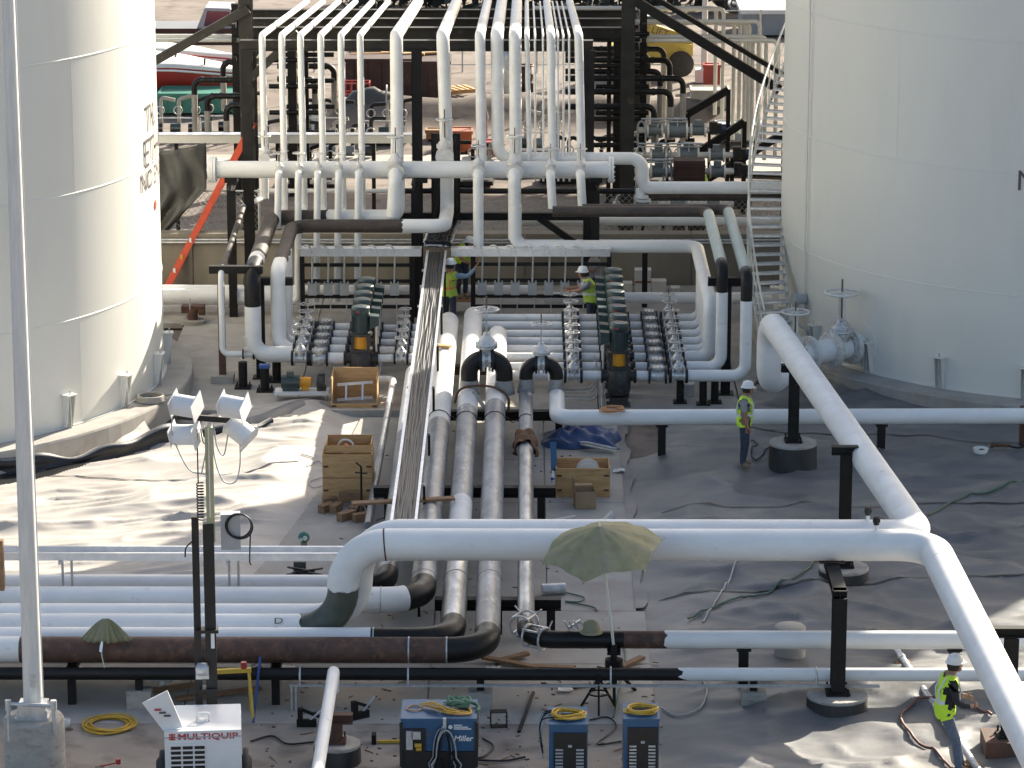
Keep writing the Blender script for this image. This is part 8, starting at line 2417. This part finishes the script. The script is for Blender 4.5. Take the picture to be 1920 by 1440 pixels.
# tarp edge of dark liner roll near the crate
c = G(560, 772, .02)
mb = MB(); vs = []
for i in range(20):
    f = i / 19
    for j in range(8):
        g_ = j / 7
        p = G(445 + 185 * f, 800 - 32 * f + 6 * math.sin(f * 7), 0)
        vs.append(p + V(0, (g_ - .5) * (.5 + .7 * math.sin(f * math.pi)), .03 + .26 * math.sin(math.pi * g_) ** .7 * (.5 + .5 * math.sin(f * math.pi))))
mb.add(vs, [(i * 8 + j, (i + 1) * 8 + j, (i + 1) * 8 + j + 1, i * 8 + j + 1) for i in range(19) for j in range(7)], 0, True)
solo('liner_fold', mb, 'liner_dark', 'rolled up fold of dark liner beside the open crate', 'liner', c)
# handwritten letters on the white pipes
for ch, px, py in (('D', 520, 1142), ('t', 515, 1158)):
    p = D(px, py, Yc - .1)
    letter_part(ch, .22, 'lettering_dark', over, lambda x, y, w, p=p, ch=ch: Vector((xat(510, Yc) + x - over.location.x, -math.cos(R(28 + y * 190 + (0 if ch == 'D' else -26))) * (RO + .008), math.sin(R(28 + y * 190 + (14 if ch == 'D' else -20))) * (RO + .008))))

# scraps scattered over the slab and walkway
rs = random.Random(12); mb = MB()
for k in range(300):
    px, py = (rs.uniform(480, 1240), rs.uniform(1240, 1440)) if k % 3 else (rs.uniform(620, 1180), rs.uniform(790, 1240))
    p = G(px, py, .02); s_ = rs.uniform(.01, .04)
    if rs.random() < .3: mb.beam(p + V(0, 0, .008), p + V(rs.uniform(-.2, .2), rs.uniform(-.2, .2), .012), .014, .014)
    else: mb.box(p + V(0, 0, s_ * .22), (s_ * 1.7, s_, s_ * .45), rs.uniform(0, 3), mi=rs.choice((0, 0, 1, 2)))
struct('debris', mb, ['timber', 'box_black', 'rust_steel'], 'stuff', 'small scraps of wood and wire scattered on the slabs')
for k, (px, py, lab) in enumerate(((1245, 905, 'crumpled white paper beside the plywood crate'), (540, 1255, 'torn white wrapper lying by the strut leg'), (925, 1257, 'white strip of wrapper under the header elbows'), (1060, 1296, 'clear plastic bag behind the louvred welder'))):
    p = G(px, py, .03) if px < 1190 else G(1160, 885, .03)
    mb = MB(); vs = []
    for j in range(5):
        for i in range(5): vs.append(p + V((i - 2) * .06 + rs.uniform(-.01, .01), (j - 2) * .045, .012 + rs.uniform(0, .05)))
    mb.add(vs, [(j * 5 + i, j * 5 + i + 1, (j + 1) * 5 + i + 1, (j + 1) * 5 + i) for j in range(4) for i in range(4)], 0, True)
    solo('paper_scrap', mb, 'paper', lab, 'paper', p)
ground_wire('black hose looping out from the wide welder over the slab', [(905, 1390), (925, 1405), (905, 1425), (870, 1428), (940, 1432), (985, 1425)], .018, 'cable_black', 'hose', 'hose')
ground_wire('dark cable lying from the trailer towards the rusty tee support', [(470, 1395), (510, 1385), (540, 1400), (600, 1395)], .016, 'cable_black')
ground_wire('green hose running down beside the umbrella pole', [(1165, 1190), (1172, 1235), (1165, 1275), (1160, 1310), (1150, 1350)], .016, 'hose_green', 'hose', 'hose')
ground_wire('brown cable coiled by the pipe jack foot', [(1120, 1255), (1160, 1262), (1200, 1258), (1180, 1270), (1140, 1268)], .016, 'hose_red')
# machinery crowd behind the thin risers and under the rack
def skid(label, px, py, w, seed):
    rs2 = random.Random(seed); a = G(px, py, .12)
    t = thing('pump_skid', label, 'machine', a)
    part('base_frame', MB().box((0, 0, .08), (w, .7, .12)), 'black_steel', t, local=True)
    for k in range(3):
        x = -w * .35 + w * .35 * k
        part('motor', MB().cyl((x - .16, 0, .36), (x + .16, 0, .36), .16, n=14), rs2.choice(('meter_grey', 'black_paint', 'motor_green')), t, local=True)
        part('standpipe', MB().tube(fillet([V(x + .1, .1, .3), V(x + .1, .1, 1.1 + .3 * rs2.random()), V(x + .55, .1, 1.1 + .3 * rs2.random())], .12, 4), .06, 10), rs2.choice(('black_pipe', 'tan_pipe', 'black_pipe')), t, local=True)
        part('valve_wheel', MB().torus((x + .1, -.12, .95), (0, 1, 0), .13, .02, 16, 5), 'valve_silver', t, local=True)
    part('guard_rail', MB().beam((-w / 2, -.36, .75), (w / 2, -.36, .75), .04, .04).beam((-w / 2, -.36, .1), (-w / 2, -.36, .77), .04, .04).beam((w / 2, -.36, .1), (w / 2, -.36, .77), .04, .04), 'galvanised', t, local=True)
for k, (px, py, w, lab) in enumerate(((330, 262, 1.6, 'dark pump skid behind the white duct beside the sunlit tank'), (420, 258, 1.5, 'dark pump skid before the green container'), (530, 300, 1.6, 'dark pump skid behind the first thin risers'), (600, 262, 1.5, 'dark pump skid seen past the middle thin risers'), (655, 305, 1.6, 'dark pump skid under the white duct end'), (720, 268, 1.4, 'dark pump skid beside the thick riser'), (1010, 290, 1.4, 'dark pump skid behind the thin tubes'), (1060, 340, 1.5, 'dark pump skid under the rack end'), (880, 345, 1.4, 'dark pump skid beneath the manifold middle'), (575, 350, 1.7, 'dark pump skid beneath the manifold behind the thin branches'), (1150, 330, 1.3, 'dark pump skid behind the flanged manifold end'), (1230, 345, 1.6, 'dark pump skid among the lowest meter runs'))):
    skid(lab, px, py, w, k)
